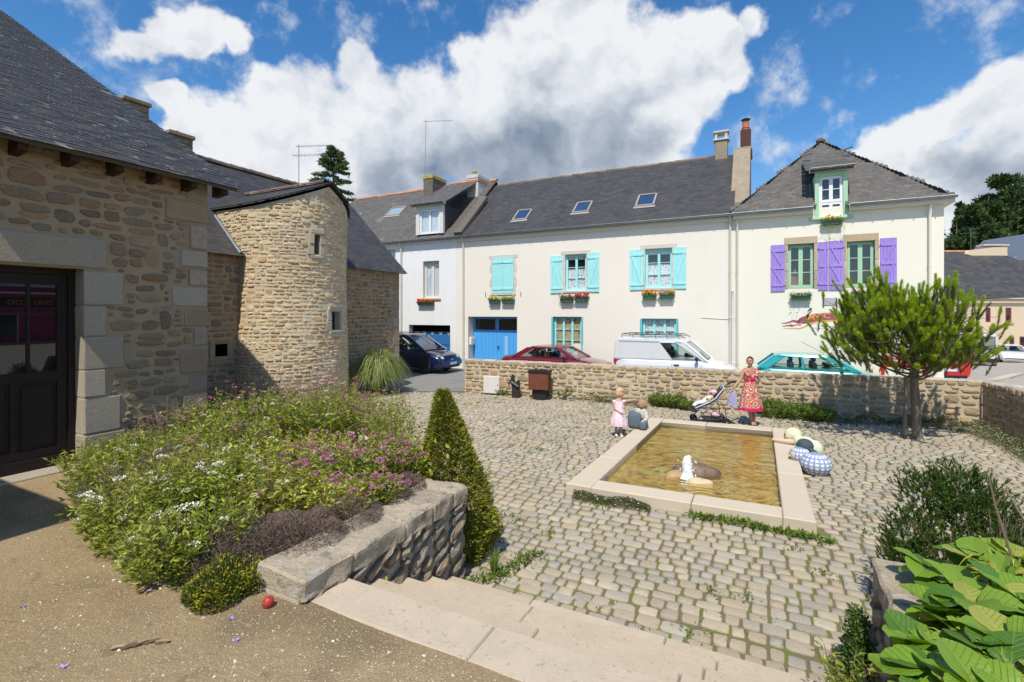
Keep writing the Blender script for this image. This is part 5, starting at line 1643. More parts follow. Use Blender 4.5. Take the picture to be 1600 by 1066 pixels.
# dormer of the yellow house
def dormer(parent, x0, x1, z0, z1, depth, fr_mat, side_mat, roofm, zr=.35, post=.13, wz=None, wmt=None, cols=2, rows=2, cheek=0.0, curtain=None, lowpane=0.0, label=None, sill=True, rise=.5):
  t = empty('dormer', (0, 0, 0), 0, parent)
  part('post', fr_mat, t, lambda m: m.box(x0, x0 + post, -.04, .12, z0, z1)); part('post', fr_mat, t, lambda m: m.box(x1 - post, x1, -.04, .12, z0, z1))
  part('head', fr_mat, t, lambda m: m.box(x0 + post, x1 - post, -.02, .12, z1 - .16, z1))
  part('cheek', side_mat, t, lambda m: (m.prism([(.12, z0), (.12, z1), (depth, z1), (depth, z1 - .05)], x0 + .02, x0 + .06, 'x'), m.prism([(.12, z0), (.12, z1), (depth, z1), (depth, z1 - .05)], x1 - .06, x1 - .02, 'x')))
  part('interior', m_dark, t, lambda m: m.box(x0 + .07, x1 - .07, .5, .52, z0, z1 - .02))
  if sill: part('sill', fr_mat, t, lambda m: m.bbox(x0 - .16, x1 + .16, -.10, .1, z0 - .08, z0, .01))
  if lowpane:
    window(t, x0 + post, x1 - post, z0, z0 + lowpane, .03, wmt, cols, 1, stile=.05)
    window(t, x0 + post, x1 - post, z0 + lowpane, z1 - .16, .03, wmt, cols, rows, stile=.055, curtain=curtain)
  else:
    window(t, x0 + post, x1 - post, z0 + .02, z1 - .16, .03, wmt, cols, rows, stile=.055, curtain=curtain, cfrac=.95)
  sd = Vector((0, depth, rise)).normalized(); hy = sqrt(depth ** 2 + rise ** 2)
  rr = part('dormer_roof', roofm, t, lambda m: roof_slab(m, Vector((x0 - .16, -.22, z1 + .05)), Vector((1, 0, 0)), sd, [(0, 0), (x1 - x0 + .32, 0), (x1 - x0 + .32, hy + .3), (0, hy + .3)], .07))
  slates(rr, roofm, [(0, -.0), (x1 - x0 + .32, -.0), (x1 - x0 + .32, hy + .2), (0, hy + .2)], Vector((x0 - .16, -.22, z1 + .055)), Vector((1, 0, 0)), sd, .13, .24, 0, random.Random(int(x0 * 10)), wmat=wmY)
  part('fascia', m_band if fr_mat is m_sage else fr_mat, t, lambda m: m.box(x0 - .18, x1 + .18, -.2, -.05, z1 + .0, z1 + .045 + .04))
  gutter(t, x0 - .16, x1 + .16, -.29, z1 + .10, .05, brackets=.4)
  return t
dz0, dz1 = Zf(1299, 339), Zf(1299, 268)
dY = dormer(yh, YX(1273), YX(1324.5), dz0, dz1, 1.9, m_sage, m_ryellow, m_slate2, wmt=m_white, lowpane=.52, rise=.75)
part('downpipe', m_zinc, dY, lambda m: m.tube([(YX(1268.5), .9, Zf(1268, 280)), (YX(1268.5), .32, Zf(1268, 306))], .045, 8))
for px, py in ((1262, 252), (1331, 242)):
  part('roof_hook', m_zinc, yh, lambda m: m.tube([(YX(px), 2.0, Zf(px, py) + .75), (YX(px) + .28, 1.9, Zf(px, py) + .8)], .035, 5))
# plaque, painted ribbon and magpie
part('plaque', mat('slate_plaque', (0.42, .40, .44), .4, .5, noise=[(3, .6, (.5, .47, .5))]), yh, lambda m: m.bbox(YX(1286.5), YX(1308), -.025, -.002, Zf(1297, 477), Zf(1297, 465.5), .004))
m_rib = mat('ribbon_plum_paint', (0.30, 0.075, 0.115), .8, noise=[(9, .4, (.36, .11, .15))]); m_ro = mat('ribbon_orange_paint', (.78, .33, .06), .8)
mu = empty('mural', (0, -.004, 0), 0, yh)
def flat(name, mt, pts, y):
  P = [(YX(px), y, Zf(px, py)) for px, py in pts]
  # a painted patch, 2 mm of paint
  me = MB(); n = len(P); me.add(P, [tuple(range(n))]); return me.build(name, mt, mu)
z8 = lambda x, y: (1200 + x / 8, 440 + y / 8)
top = [(360, 495), (400, 455), (450, 435), (520, 418), (600, 402), (680, 395), (760, 390), (840, 388), (920, 396), (1000, 412), (1100, 440), (1180, 470)]
bot = [(1180, 545), (1100, 520), (1000, 498), (920, 486), (840, 480), (760, 478), (680, 484), (600, 494), (540, 512), (470, 525), (400, 528), (355, 518)]
def strip(pts, w):
  a = [(x, y - w(i / (len(pts) - 1)) / 2) for i, (x, y) in enumerate(pts)]; b_ = [(x, y + w(i / (len(pts) - 1)) / 2) for i, (x, y) in enumerate(pts)]
  return a + b_[::-1]
def stripmesh(name, mt, pts, w, y):
  a = [(x, yy - w(i / (len(pts) - 1)) / 2) for i, (x, yy) in enumerate(pts)]; b_ = [(x, yy + w(i / (len(pts) - 1)) / 2) for i, (x, yy) in enumerate(pts)]
  P = []
  for p, q in zip(a, b_):
    for r in (p, q): px, py = z8(*r); P.append((YX(px), y, Zf(px, py)))
  m = MB(); m.add(P, [(2 * i, 2 * i + 1, 2 * i + 3, 2 * i + 2) for i in range(len(a) - 1)]); m.build(name, mt, mu)
stripmesh('ribbon_edge', m_ro, [(560, 520), (620, 502), (700, 494), (780, 488), (860, 490), (940, 500), (1040, 520), (1150, 548)], lambda t: 22, -.0005)
bb = bot[::-1]
P = []
for (x0_, y0_), (x1_, y1_) in zip(top, bb):
  for r in ((x0_, y0_), (x1_, y1_)): px, py = z8(*r); P.append((YX(px), -.003, Zf(px, py)))
m = MB(); m.add(P, [(2 * i, 2 * i + 1, 2 * i + 3, 2 * i + 2) for i in range(len(top) - 1)]); m.build('ribbon', m_rib, mu)
stripmesh('ribbon_tail', m_rib, [(170, 525), (230, 518), (270, 508), (310, 492), (350, 500), (390, 505)], lambda t: 8 + 26 * t, -.003)
stripmesh('ribbon_tail', m_rib, [(180, 560), (240, 550), (300, 556), (360, 540), (420, 545)], lambda t: 6 + 12 * sin(pi * t), -.003)
stripmesh('ribbon_tail', m_ro, [(190, 580), (250, 590), (320, 585), (390, 588), (440, 575), (500, 545), (560, 520)], lambda t: 5 + 16 * t, -.003)
stripmesh('ribbon_tail', m_ro, [(270, 530), (330, 548), (380, 540), (430, 500)], lambda t: 5 + 8 * (1 - t), -.0055)
m_bird = mat('magpie_blue_black', (.025, .035, .06), .8); m_bw = mat('magpie_white', (.75, .75, .74), .8)
flat('magpie', m_bird, [z8(*p) for p in [(553, 330), (540, 352), (548, 362), (540, 380), (520, 400), (505, 425), (507, 470), (515, 500), (498, 505), (486, 470), (487, 440), (476, 425), (490, 400), (495, 370), (508, 350), (520, 340), (528, 332)]], -.0065)
flat('magpie_breast', m_bw, [z8(*p) for p in [(500, 380), (535, 358), (532, 372), (512, 388), (490, 410), (484, 408)]], -.0085)
def text(body, size, loc, rot, mt, parent, name='lettering', extr=.002, bold=0.0, align='CENTER', sx=1.0):
  cu = bpy.data.curves.new(name, 'FONT'); cu.body = body; cu.size = size; cu.extrude = extr; cu.offset = bold; cu.align_x = align; cu.align_y = 'CENTER'
  cu.resolution_u = 3
  o = bpy.data.objects.new(name, cu); C.objects.link(o); o.parent = parent; o.location = loc; o.rotation_euler = rot; o.scale = (sx, 1, 1); cu.materials.append(mt)
  return o
for ch, px, py, rz in (('A', 536, 452, -.08), ('N', 604, 436, -.08), ("'C", 722, 432, 0.0)):
  qx, qy = z8(px, py)
  text(ch, .24, (YX(qx), -.008, Zf(qx, qy)), (pi / 2, rz, 0), m_ro, mu, bold=.006, sx=1.35)
# red poster board by the wall
kb = empty('notice_board', w2(fa(1377, 19.7), 19.7), ANG, None, 'red framed notice board standing before the pale yellow house behind the pine', 'notice board')
m_red = mat('red_enamel', (.62, .015, .02), .35, .5, coat=.3)
KX1 = fa(1448, 19.7) - fa(1377, 19.7)
kz = lambda py: CAMZ - (py - 488) / F * (fa(1410, 19.7) * U.y + 19.7 * V.y)
part('post', m_red, kb, lambda m: m.box(0, .09, 0, .1, -.0, kz(557))); part('post', m_red, kb, lambda m: m.box(KX1 - .09, KX1, 0, .1, -.0, kz(557)))
part('header', m_red, kb, lambda m: m.bbox(.09, KX1 - .09, 0, .1, kz(562), kz(556), .01))
part('panel', m_red, kb, lambda m: m.bbox(.09, KX1 - .09, 0.01, .09, kz(575), kz(565), .01))
part('rail', m_white, kb, lambda m: m.box(.09, KX1 - .09, .02, .08, kz(565), kz(562)))
part('poster', m_ryellow, kb, lambda m: m.box(.09, KX1 - .09, .03, .07, .6, kz(576.5)))
text('Oui', .12, (.62, -.004, kz(559)), (pi / 2, 0, 0), m_white, kb, bold=.004)
part('star_emblem', m_ro, kb, lambda m: m.prism([(.22 + .09 * (1 if i % 2 else .4) * cos(i * pi / 4), (kz(569.5)) + .09 * (1 if i % 2 else .4) * sin(i * pi / 4)) for i in range(8)], -.004, .008, 'y'))
part('blue_emblem', mat('pale_blue_print', (.5, .65, .85), .5), kb, lambda m: m.box(.30, .42, -.004, -.001, kz(560), kz(558)))
# ---- white house on the left ---------------------------------------------------------
vx0, vx1 = fa(600), fa(713)
vh = row_house('white_house', vx0, vx1, 'white rendered house with dormer window and blue garage, left of the cream house')
LV = vx1 - vx0; VX = lambda px: fa(px) - vx0
v1o = (VX(661), VX(686), Zf(673, 466), Zf(673, 408)); vgo = (VX(639), VX(703.5), -.1, Zf(670, 508))
v2o = (VX(606), VX(618), Zf(613, 422), Zf(613, 390));
vw = MB(); wall_face(vw, -6, LV - .004, -.1, EZ, [v1o + (.25,), vgo + (.35,), v2o + (.18,)], mi=0, mir=1, mib=2); shell(vw, -6, LV - .004, 0, 8, -.1, EZ)
vw.build('wall', [m_rwhite, m_reveal, m_dark], vh)
window(vh, *v1o, .18, m_offw, 2, 1, stile=.075, curtain=m_voile, cfrac=.95)
block(vh, v1o[0] - .08, v1o[1] + .12, v1o[2] - .10, v1o[2] - .004, -.07, .12, m_lint, 'sill', .006)
window(vh, *v2o, .12, m_offw, 1, 1, stile=.06, curtain=m_voile, cfrac=.95)
gv_ = empty('garage_door', (0, .3, 0), 0, vh)
ga, gb_ = vgo[0] + .02, vgo[1] - .02
for k in range(8):
  xa = ga + (gb_ - ga) * k / 8; xb = ga + (gb_ - ga) * (k + 1) / 8
  part('board', m_dblue, gv_, lambda m: m.bbox(xa + .003, xb - .003, 0, .03, -.05, vgo[3] - .35, .003))
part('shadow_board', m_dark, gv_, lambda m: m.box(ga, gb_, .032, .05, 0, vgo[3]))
for k in range(5):
  xc = ga + (gb_ - ga) * (k + .5) / 5
  part('pennant', m_offw, gv_, lambda m: m.prism([(xc - .13, vgo[3] - .35), (xc - .06, vgo[3] - .48), (xc + .06, vgo[3] - .48), (xc + .13, vgo[3] - .35)], -.012, -.001, 'y'))
for zz_ in (1.15, .5): part('rail', m_dblue, gv_, lambda m: m.box(ga, gb_, -.02, -.001, zz_ - .05, zz_ + .05))
part('eaves_band', m_rwhite, vh, lambda m: m.box(-6, LV - .01, -.10, -.003, EZ - .30, EZ - .10))
pitchV = Vector((0, 4.0, 3.55)).normalized()
RO_V = Vector((-6, -.18, EZ + .02 - .16));
rv = part('roof', m_slate2, vh, lambda m: (roof_slab(m, RO_V, Vector((1, 0, 0)), pitchV, [(0, 0), (6 + LV, 0), (6 + LV, 5.58), (0, 5.58)], .08, drop=.006), roof_slab(m, Vector((-6, 8.35, EZ - .12)), Vector((1, 0, 0)), Vector((0, -4.0, 3.55)).normalized(), [(0, 0), (6 + LV, 0), (6 + LV, 5.58), (0, 5.58)], .08)))
slates(rv, m_slate2, [(0, -.02), (6 + LV, -.02), (6 + LV, 5.56), (0, 5.56)], RO_V, Vector((1, 0, 0)), pitchV, .13, .24, 0, random.Random(62), wmat=wmR)
ridge_tiles(rv, m_tileo, (-5.9, 4.10, EZ + 3.66), (LV, 4.10, EZ + 3.66), .11, .36, R=random.Random(3), asone=True)
gutter(vh, -6, LV - .03, -.26, EZ - .12)
downpipe(vh, VX(628), -.07, 0, EZ - .3, m_pipe, .0)
dv = dormer(vh, VX(650.5), VX(693), Zf(672, 366), Zf(672, 322), 3.2, m_offw, m_slate3, m_slate2, wmt=m_white, rows=1, curtain=m_voile, post=.22, sill=False, rise=1.75)
ridge_tiles(dv, m_tileo, (VX(650.5) - .1, 3.2, Zf(672, 322) + 1.95), (VX(693) + .2, 3.2, Zf(672, 322) + 1.95), .10, .36, R=random.Random(3), asone=True)
def on_roofV(px, py):
  d = Vector(((px - 800) / F, 1, (488 - py) / F)); dr = Vector((d.dot(U), d.dot(V), d.z)); O = Vector((vx0, FB, 0)) + RO_V
  n = Vector((1, 0, 0)).cross(pitchV); tt = (O - Vector((0, 0, CAMZ))).dot(n) / dr.dot(n); P = Vector((0, 0, CAMZ)) + dr * tt - O
  return P.x, P.dot(pitchV)
m_skw = glass('bright_skylight_glass', (.25, .33, .42), .15)
hx, hy = on_roofV(619, 331); skylight(vh, hx, hy, .95, .75, RO_V, Vector((1, 0, 0)), pitchV, m_skw)
hx, hy = on_roofV(556, 340); skylight(vh, hx, hy, .5, .6, RO_V, Vector((1, 0, 0)), pitchV)
# chimneys of the white house
m_cw = mat('whitewashed_chimney', (0.62, .60, .55), .95, noise=[(3, .5, (.48, .46, .42))], bump=(25, .8, .015))
m_cg = mat('sooty_chimney', (0.15, .13, .105), .95, noise=[(3, .5, (.22, .19, .15))], streak=(5, .5, (.07, .06, .05)), bump=(25, .8, .015))
m_lich = mat('lichen_cap', (0.30, .24, .13), .95, spots=[(6, .45, .06, (.50, .36, .05), .9)], bump=(25, .8, .01))
def chimney(px0, px1, ytop, ybase, fwd, d, mt, capm, band=None):
  b_ = FB + fwd; xa, xb = fa(px0, b_), fa(px1, b_)
  zt_, zb_ = fz((px0 + px1) / 2, ytop, b_), fz((px0 + px1) / 2, ybase, b_)
  t = empty('chimney', (xa - vx0, fwd, 0), 0, vh); w = xb - xa
  part('stack', mt, t, lambda m: m.bbox(0, w, 0, d, zb_ - .8, zt_ - .2, .01))
  if band: part('brick_band', band, t, lambda m: m.bbox(-.03, w + .03, -.03, d + .03, zt_ - .42, zt_ - .28, .01))
  part('capping', capm, t, lambda m: m.bbox(-.03, w + .03, -.03, d + .03, zt_ - .2, zt_, .015))
  return t, w, zt_
tq, wq, zq = chimney(661.5, 676, 274, 318, 2.9, 1.35, m_cg, m_lich)
tp, wp, zp = chimney(730, 747, 273, 306, 2.8, 1.2, m_cw, m_cw, mat('orange_brick', (.50, .20, .11), .9))
part('pot', m_lich, tp, lambda m: m.lathe([(.13, zp), (.10, zp + .18), (.15, zp + .3), (.05, zp + .36)], (.18, .5, 0), 10))
part('verge_ramp', m_slate2, vh, lambda m: roof_slab(m, Vector((LV - .05, -.15, EZ + .06)), Vector((1, 0, 0)), pitchV, [(0, 0), (.45, 0), (.45, 3.4), (0, 3.4)], .12, drop=-.05))
aw = w2(fa(663, FB + 3.0) , FB + 3.0)
za = lambda py: CAMZ + (488 - py) / F * aw[1] - 9.2
aerial('tv_aerial', (aw[0], aw[1], 9.2), za(188), .10, [(za(190), -.15, 1.6, 10, .12, -.1)], 'very tall leaning aerial mast beside the sooty chimney of the white house')
# ---- window boxes --------------------------------------------------------------------
def wbx(px0, px1, py, lf, pet, label, grp, seed, **k):
  xm = (px0 + px1) / 2
  windowbox('window_box', fa(xm), fz(xm, py), fa(px1) - fa(px0), lf, pet, label, grp, seed, **k)
G = 'flower boxes on the house fronts'
wbx(767, 782, 474.5, l_yel, [p_yel], 'green flower box with yellow flowers under the closed turquoise shutters, left one', G, 1, nf=16)
wbx(787, 804, 474, l_yel, [p_yel], 'green flower box with yellow flowers under the closed turquoise shutters, right one', G, 2, nf=14)
wbx(878, 896, 472.5, l_ger, [p_pink, p_lp, p_red], 'flower box with sparse pink flowers under the left open turquoise window', G, 3, nf=18)
wbx(900, 919, 471.5, l_ger, [p_red, p_ora, p_pink], 'flower box full of red and pink geraniums under the left open turquoise window', G, 4, nf=34)
wbx(1006, 1025, 468.5, l_yel, [p_yel, p_yel, p_ora], 'flower box dense with yellow flowers, under the widest turquoise shutters', G, 5, nf=34)
wbx(1032, 1053, 467.5, l_yel, [p_yel, p_lp], 'flower box with yellow and pale flowers, right of the widest turquoise window', G, 6, nf=30)
wbx(1236, 1266, 468.5, l_ger, [p_lp], 'pale green flower box with trailing stems under the left green window', G, 7, nf=4, trail=6, h=.13)
wbx(1284, 1315, 352, l_yel, [p_ora, p_yel], 'flower box with long trailing stems under the green dormer window', G, 8, nf=10, trail=14, h=.12)
wbx(1330, 1362, 466, l_ger, [p_lp], 'flower box under the right green window, behind the pine', G, 9, nf=6, trail=4, h=.13)
wbx(656, 678, 477, l_ger, [p_red, p_ora], 'red geraniums spilling from a box under the white house window', G, 10, nf=60, bushy=2.2, h=.10)
# ------------------------------------------------------------------ fountain
ft = empty('fountain', w2(-1.0, 9.6), ANG, None, 'rectangular sandstone fountain basin with ochre water set in the cobbled plaza', 'fountain')
O0 = Vector((-1.0, 9.6))
def fl(p): return (p[0] - O0.x, p[1] - O0.y)
fo = [fl(p) for p in FOUNT]
RWD = .36
fi = [(fo[0][0] + RWD + .03, fo[0][1] + RWD), (fo[1][0] - RWD, fo[1][1] + RWD), (fo[2][0] - RWD, fo[2][1] - RWD), (fo[3][0] + RWD, fo[3][1] - RWD)]
RZ = 0.15
def lerp(p, q, t): return (p[0] + (q[0] - p[0]) * t, p[1] + (q[1] - p[1]) * t)
def rimstone(o0, o1, i1, i0):
  def f(m):
    m.prism([o0, o1, i1, i0], -.25, RZ, 'z')
    # soften: chamfer the top by a smaller top face
    c = ((o0[0] + o1[0] + i0[0] + i1[0]) / 4, (o0[1] + o1[1] + i0[1] + i1[1]) / 4)
    v = []
    for p in (o0, o1, i1, i0):
      v.append((p[0] + (c[0] - p[0]) * .0, p[1] + (c[1] - p[1]) * .0, RZ))
    n = len(m.v)
    for k in range(4, 8):
      x, y, z = m.v[k]; dx, dy = c[0] - x, c[1] - y; l = sqrt(dx * dx + dy * dy)
    m.v[4:8] = [(x, y, RZ - .014) for x, y, z in m.v[4:8]]
    top = []
    for x, y, z in m.v[4:8]:
      ax_ = (1 if c[0] > x else -1) * .013; ay = (1 if c[1] > y else -1) * .013
      top.append((x + ax_, y + ay, RZ))
    base = len(m.v); m.v += top
    m.f[1] = (base, base + 1, base + 2, base + 3)
    m.f += [(4 + i, 4 + (i + 1) % 4, base + (i + 1) % 4, base + i) for i in range(4)]; m.m += [0] * 4; m.sm += [False] * 4
  return part('rim_stone', m_rim, ft, f, sharp=20)
def rimside(oa, ob_, ia, ib, cuts):
  for t0, t1 in zip(cuts, cuts[1:]):
    g = .0018
    rimstone(lerp(oa, ob_, t0 + g), lerp(oa, ob_, t1 - g), lerp(ia, ib, t1 - g), lerp(ia, ib, t0 + g))
# long sides run the full length, the short ones fit between
fl0, fl3 = fo[0], fo[3]; fr1, fr2 = fo[1], fo[2]
li0 = (fi[0][0], fo[0][1]); li3 = (fi[3][0], fo[3][1]); ri1 = (fi[1][0], fo[1][1]); ri2 = (fi[2][0], fo[2][1])
rimside(fl0, fl3, li0, li3, [0, .30, .62, .8, 1])
rimside(ri1, ri2, fr1, fr2, [0, .36, .70, 1])
rimside((li0[0] + .003, li0[1] + .0), (ri1[0] - .003, ri1[1]), fi[0], fi[1], [0, .56, 1])
rimside(fi[3], fi[2], (li3[0] + .003, li3[1]), (ri2[0] - .003, ri2[1]), [0, .42, 1])
m_pool = mat('ochre_pool_floor', (0.31, 0.205, 0.026), .8, noise=[(1.6, .8, (0.22, .135, .008)), (6, .6, (.56, .42, .12))], spots=[(2.2, .58, .10, (.28, .42, .24), .5), (4, .58, .08, (.16, .09, .004), .7)])
m_inner = mat('wet_basin_wall', (0.20, .16, .10), .5)
pf = [(x - .01 if x < 0 else x + .01, y) for x, y in fi]
def pool(m):
  n = 4; v = [(x, y, .003) for x, y in fi] + [(x, y, RZ - .02) for x, y in fi]
  m.add(v, [(0, 1, 2, 3)], 0); m.add(v, [(i, (i + 1) % 4, (i + 1) % 4 + 4, i + 4) for i in range(4)], 1)
part('basin', [m_pool, m_inner], ft, pool)
def water_mat():
  m = bpy.data.materials.new('pool_water'); m.use_nodes = True; t = m.node_tree; t.nodes.clear(); N = t.nodes.new; K = t.links.new
  tc = N('ShaderNodeTexCoord')
  def mp(sc, rot=0, loc=(0, 0, 0)):
    n = N('ShaderNodeMapping'); K(tc.outputs['Object'], n.inputs[0]); n.inputs['Scale'].default_value = sc; n.inputs['Rotation'].default_value = (0, 0, rot); n.inputs['Location'].default_value = loc; return n.outputs[0]
  n1 = N('ShaderNodeTexNoise'); n1.inputs['Scale'].default_value = 1; n1.inputs['Detail'].default_value = 2.5; n1.inputs['Distortion'].default_value = .8; K(mp((1.0, 2.9, 1), .15), n1.inputs['Vector'])
  n2 = N('ShaderNodeTexNoise'); n2.inputs['Scale'].default_value = 1; n2.inputs['Detail'].default_value = 1.5; K(mp((4, 9, 1), -.2), n2.inputs['Vector'])
  # rings spreading from the jet
  vd = N('ShaderNodeVectorMath'); vd.operation = 'LENGTH'
  sub = N('ShaderNodeVectorMath'); sub.operation = 'SUBTRACT'; K(tc.outputs['Object'], sub.inputs[0]); sub.inputs[1].default_value = (JX, JY, 0)
  nzv = N('ShaderNodeTexNoise'); nzv.inputs['Scale'].default_value = 2.0; K(tc.outputs['Object'], nzv.inputs['Vector'])
  K(sub.outputs[0], vd.inputs[0])
  a = N('ShaderNodeMath'); a.operation = 'MULTIPLY_ADD'; K(nzv.outputs['Fac'], a.inputs[0]); a.inputs[1].default_value = .5; K(vd.outputs['Value'], a.inputs[2])
  b = N('ShaderNodeMath'); b.operation = 'MULTIPLY'; K(a.outputs[0], b.inputs[0]); b.inputs[1].default_value = 38
  s = N('ShaderNodeMath'); s.operation = 'SINE'; K(b.outputs[0], s.inputs[0])
  fall = N('ShaderNodeMapRange'); K(vd.outputs['Value'], fall.inputs['Value']); fall.inputs['From Min'].default_value = .1; fall.inputs['From Max'].default_value = 2.2; fall.inputs['To Min'].default_value = .42; fall.inputs['To Max'].default_value = 0.03
  r = N('ShaderNodeMath'); r.operation = 'MULTIPLY'; K(s.outputs[0], r.inputs[0]); K(fall.outputs[0], r.inputs[1])
  h1 = N('ShaderNodeMath'); h1.operation = 'MULTIPLY_ADD'; K(n1.outputs['Fac'], h1.inputs[0]); h1.inputs[1].default_value = 3.2; K(r.outputs[0], h1.inputs[2])
  h2 = N('ShaderNodeMath'); h2.operation = 'MULTIPLY_ADD'; K(n2.outputs['Fac'], h2.inputs[0]); h2.inputs[1].default_value = .22; K(h1.outputs[0], h2.inputs[2])
  bp = N('ShaderNodeBump'); bp.inputs['Strength'].default_value = 1.0; bp.inputs['Distance'].default_value = .016; K(h2.outputs[0], bp.inputs['Height'])
  lw = N('ShaderNodeLayerWeight'); lw.inputs['Blend'].default_value = .5; K(bp.outputs[0], lw.inputs['Normal'])
  pw = N('ShaderNodeMath'); pw.operation = 'POWER'; K(lw.outputs['Facing'], pw.inputs[0]); pw.inputs[1].default_value = 4.6
  fr = N('ShaderNodeMath'); fr.operation = 'MULTIPLY_ADD'; K(pw.outputs[0], fr.inputs[0]); fr.inputs[1].default_value = 1.0; fr.inputs[2].default_value = .03
  tr = N('ShaderNodeBsdfTransparent'); tr.inputs[0].default_value = (.95, .90, .62, 1)
  gl = N('ShaderNodeBsdfGlossy'); gl.inputs['Roughness'].default_value = .02; K(bp.outputs[0], gl.inputs['Normal'])
  mx = N('ShaderNodeMixShader'); K(fr.outputs[0], mx.inputs[0]); K(tr.outputs[0], mx.inputs[1]); K(gl.outputs[0], mx.inputs[2])
  o = N('ShaderNodeOutputMaterial'); K(mx.outputs[0], o.inputs[0]); return m
jx, jy, _ = gp(1074, 748, .04)
ja, jb = ab(jx, jy); JX, JY = ja - O0.x, jb - O0.y
wm_ = MB(); wm_.add([(x, y, .062) for x, y in fi], [(0, 1, 2, 3)])
wsurf = wm_.build('water', water_mat(), ft); wsurf['kind'] = 'structure'
# boulders round the jet
m_b1 = mat('wet_brown_boulder', (.15, .095, .055), .35, .5, noise=[(9, .6, (.26, .17, .10)), (40, .4, (.08, .05, .03))], bump=(30, .7, .02))
m_b2 = mat('tan_boulder', (.42, .28, .14), .5, .4, noise=[(9, .6, (.34, .21, .10)), (50, .4, (.52, .38, .22))], bump=(30, .7, .02))
m_b3 = mat('pale_boulder', (.60, .48, .32), .55, .35, noise=[(9, .6, (.50, .38, .23)), (50, .4, (.68, .58, .42))], bump=(30, .7, .02))
def boulder(px, py, r, rz, mt, label, z=.02, seed=1):
  x, y, _ = gp(px, py, .06)
  t = empty('boulder', (x, y, 0), 0, None, None)
  bpy.data.objects.remove(t)
  m = MB(); m.ball((0, 0, 0), r, 20, 14, 0, Matrix.Rotation(rz, 3, 'Z'), lambda v: 1 + .16 * mnoise.noise(Vector((v[0] * 1.5 + seed, v[1] * 1.5, v[2] * 1.5))) + .04 * mnoise.noise(Vector((v[0] * 5 + seed, v[1] * 5, v[2] * 5))))
  o = m.build('boulder', mt, None, label, 'boulder', None, loc=(x, y, z))
  return o
boulder(1087, 738, (.40, .20, .19), -.25, m_b1, 'largest dark brown wet boulder behind the water jet', .03, 1)
boulder(1058, 742, (.23, .12, .12), .35, m_b2, 'tan boulder left of the water jet', .02, 5)
boulder(1093, 753, (.22, .11, .09), -.15, m_b3, 'pale smooth boulder in front of the water jet', .03, 9)
def foam():
  m = bpy.data.materials.new('water_foam'); m.use_nodes = True
  b = m.node_tree.nodes['Principled BSDF']; b.inputs['Base Color'].default_value = (.86, .88, .9, 1); b.inputs['Roughness'].default_value = .15; b.inputs['Subsurface Weight'].default_value = .5; b.inputs['Subsurface Radius'].default_value = (.05, .05, .05)
  return m
m_foam = foam()
t = empty('water_jet', (jx, jy, .045), 0, None, 'white foaming water jet bubbling up between the boulders', 'water jet')
R = random.Random(3)
def jet(m):
  n = 18; rows = [(.13, 0), (.092, .03), (.078, .09), (.074, .17), (.070, .25), (.062, .31), (.035, .36), (.0, .35)]
  vs = []
  for i, (r, z) in enumerate(rows):
    for k in range(n):
      a = 2 * pi * k / n; q = 1 + .28 * mnoise.noise(Vector((cos(a) * 2.2, sin(a) * 2.2, z * 7))) + R.uniform(-.08, .08)
      vs.append((r * cos(a) * q, r * sin(a) * q * .8, z * (1 + .22 * mnoise.noise(Vector((cos(a) * 2, sin(a) * 2, 4))))))
  m.add(vs, [(i * n + k, i * n + (k + 1) % n, (i + 1) * n + (k + 1) % n, (i + 1) * n + k) for i in range(len(rows) - 1) for k in range(n)], 0, True)
part('water_column', m_foam, t, jet, sharp=60)
def drops(m):
  for i in range(90):
    a = R.uniform(0, 6.28); r = R.uniform(.04, .15); z = R.uniform(.0, .42) * (1 - r * 2.2); s = R.uniform(.004, .012)
    m.ball((r * cos(a), r * sin(a), max(.01, z)), (s, s, s * 1.3), 6, 4)
part('droplets', m_foam, t, drops, kind='stuff')
q = MB(); q.tube([(0, 0, -.05), (0, 0, .16)], .018, 8); q.tube([(0, 0, .16), (0, 0, .19)], .026, 8)
x, y, _ = gp(947, 748, .15)
q.build('overflow_pipe', m_zinc, None, 'short metal overflow pipe in the near left corner of the fountain', 'pipe', loc=(x, y, .02))

# ------------------------------------------------------------------ plants
nR = np.random.default_rng(7)
l_val = fleaf('valerian_leaf', (0.29, 0.345, 0.05), .3, .4); l_val2 = fleaf('light_valerian_leaf', (0.42, 0.44, 0.075), .3, .45)
l_dry = mat('dry_stem', pal=[(.22, .16, .09), (.30, .23, .13), (.16, .11, .07)], var=.2, rough=.8)
l_heath = mat('brown_heather', pal=[(.17, .12, .09), (.23, .175, .14), (.12, .085, .06), (.20, .145, .12)], var=.25, rough=.9)
l_thu = mat('thuja_scale', pal=[(.18, .23, .025), (.29, .32, .035), (.13, .17, .02), (.36, .34, .05), (.20, .16, .04)], var=.3, rough=.6, leaf=.3)
l_yew = mat('yew_needle', pal=[(.06, .115, .02), (.085, .15, .022), (.045, .085, .018), (.11, .18, .028)], var=.3, rough=.6, spec=.2, leaf=.2)
l_yewt = mat('yew_tip', pal=[(.14, .20, .03), (.18, .24, .04)], var=.3, rough=.5, leaf=.35)
l_mis = mat('striped_grass_blade', pal=[(.22, .29, .07), (.32, .37, .12), (.17, .24, .06), (.42, .43, .20)], var=.25, rough=.6, leaf=.35)
l_weed = fleaf('weed_leaf', (0.14, .22, .03), .3, .35); l_moss = fleaf('daisy_mat_leaf', (.11, .135, .035), .3, .3)
p_white = mat('white_floret', (.78, .76, .66), .7, var=.1); p_mag = mat('magenta_floret', pal=[(.52, .13, .34), (.42, .10, .27), (.58, .20, .42)], rough=.7, var=.2); p_cream = mat('cream_floret', (.58, .55, .38), .8, var=.15)
p_lil = mat('lilac_petal', (.42, .30, .72), .7)
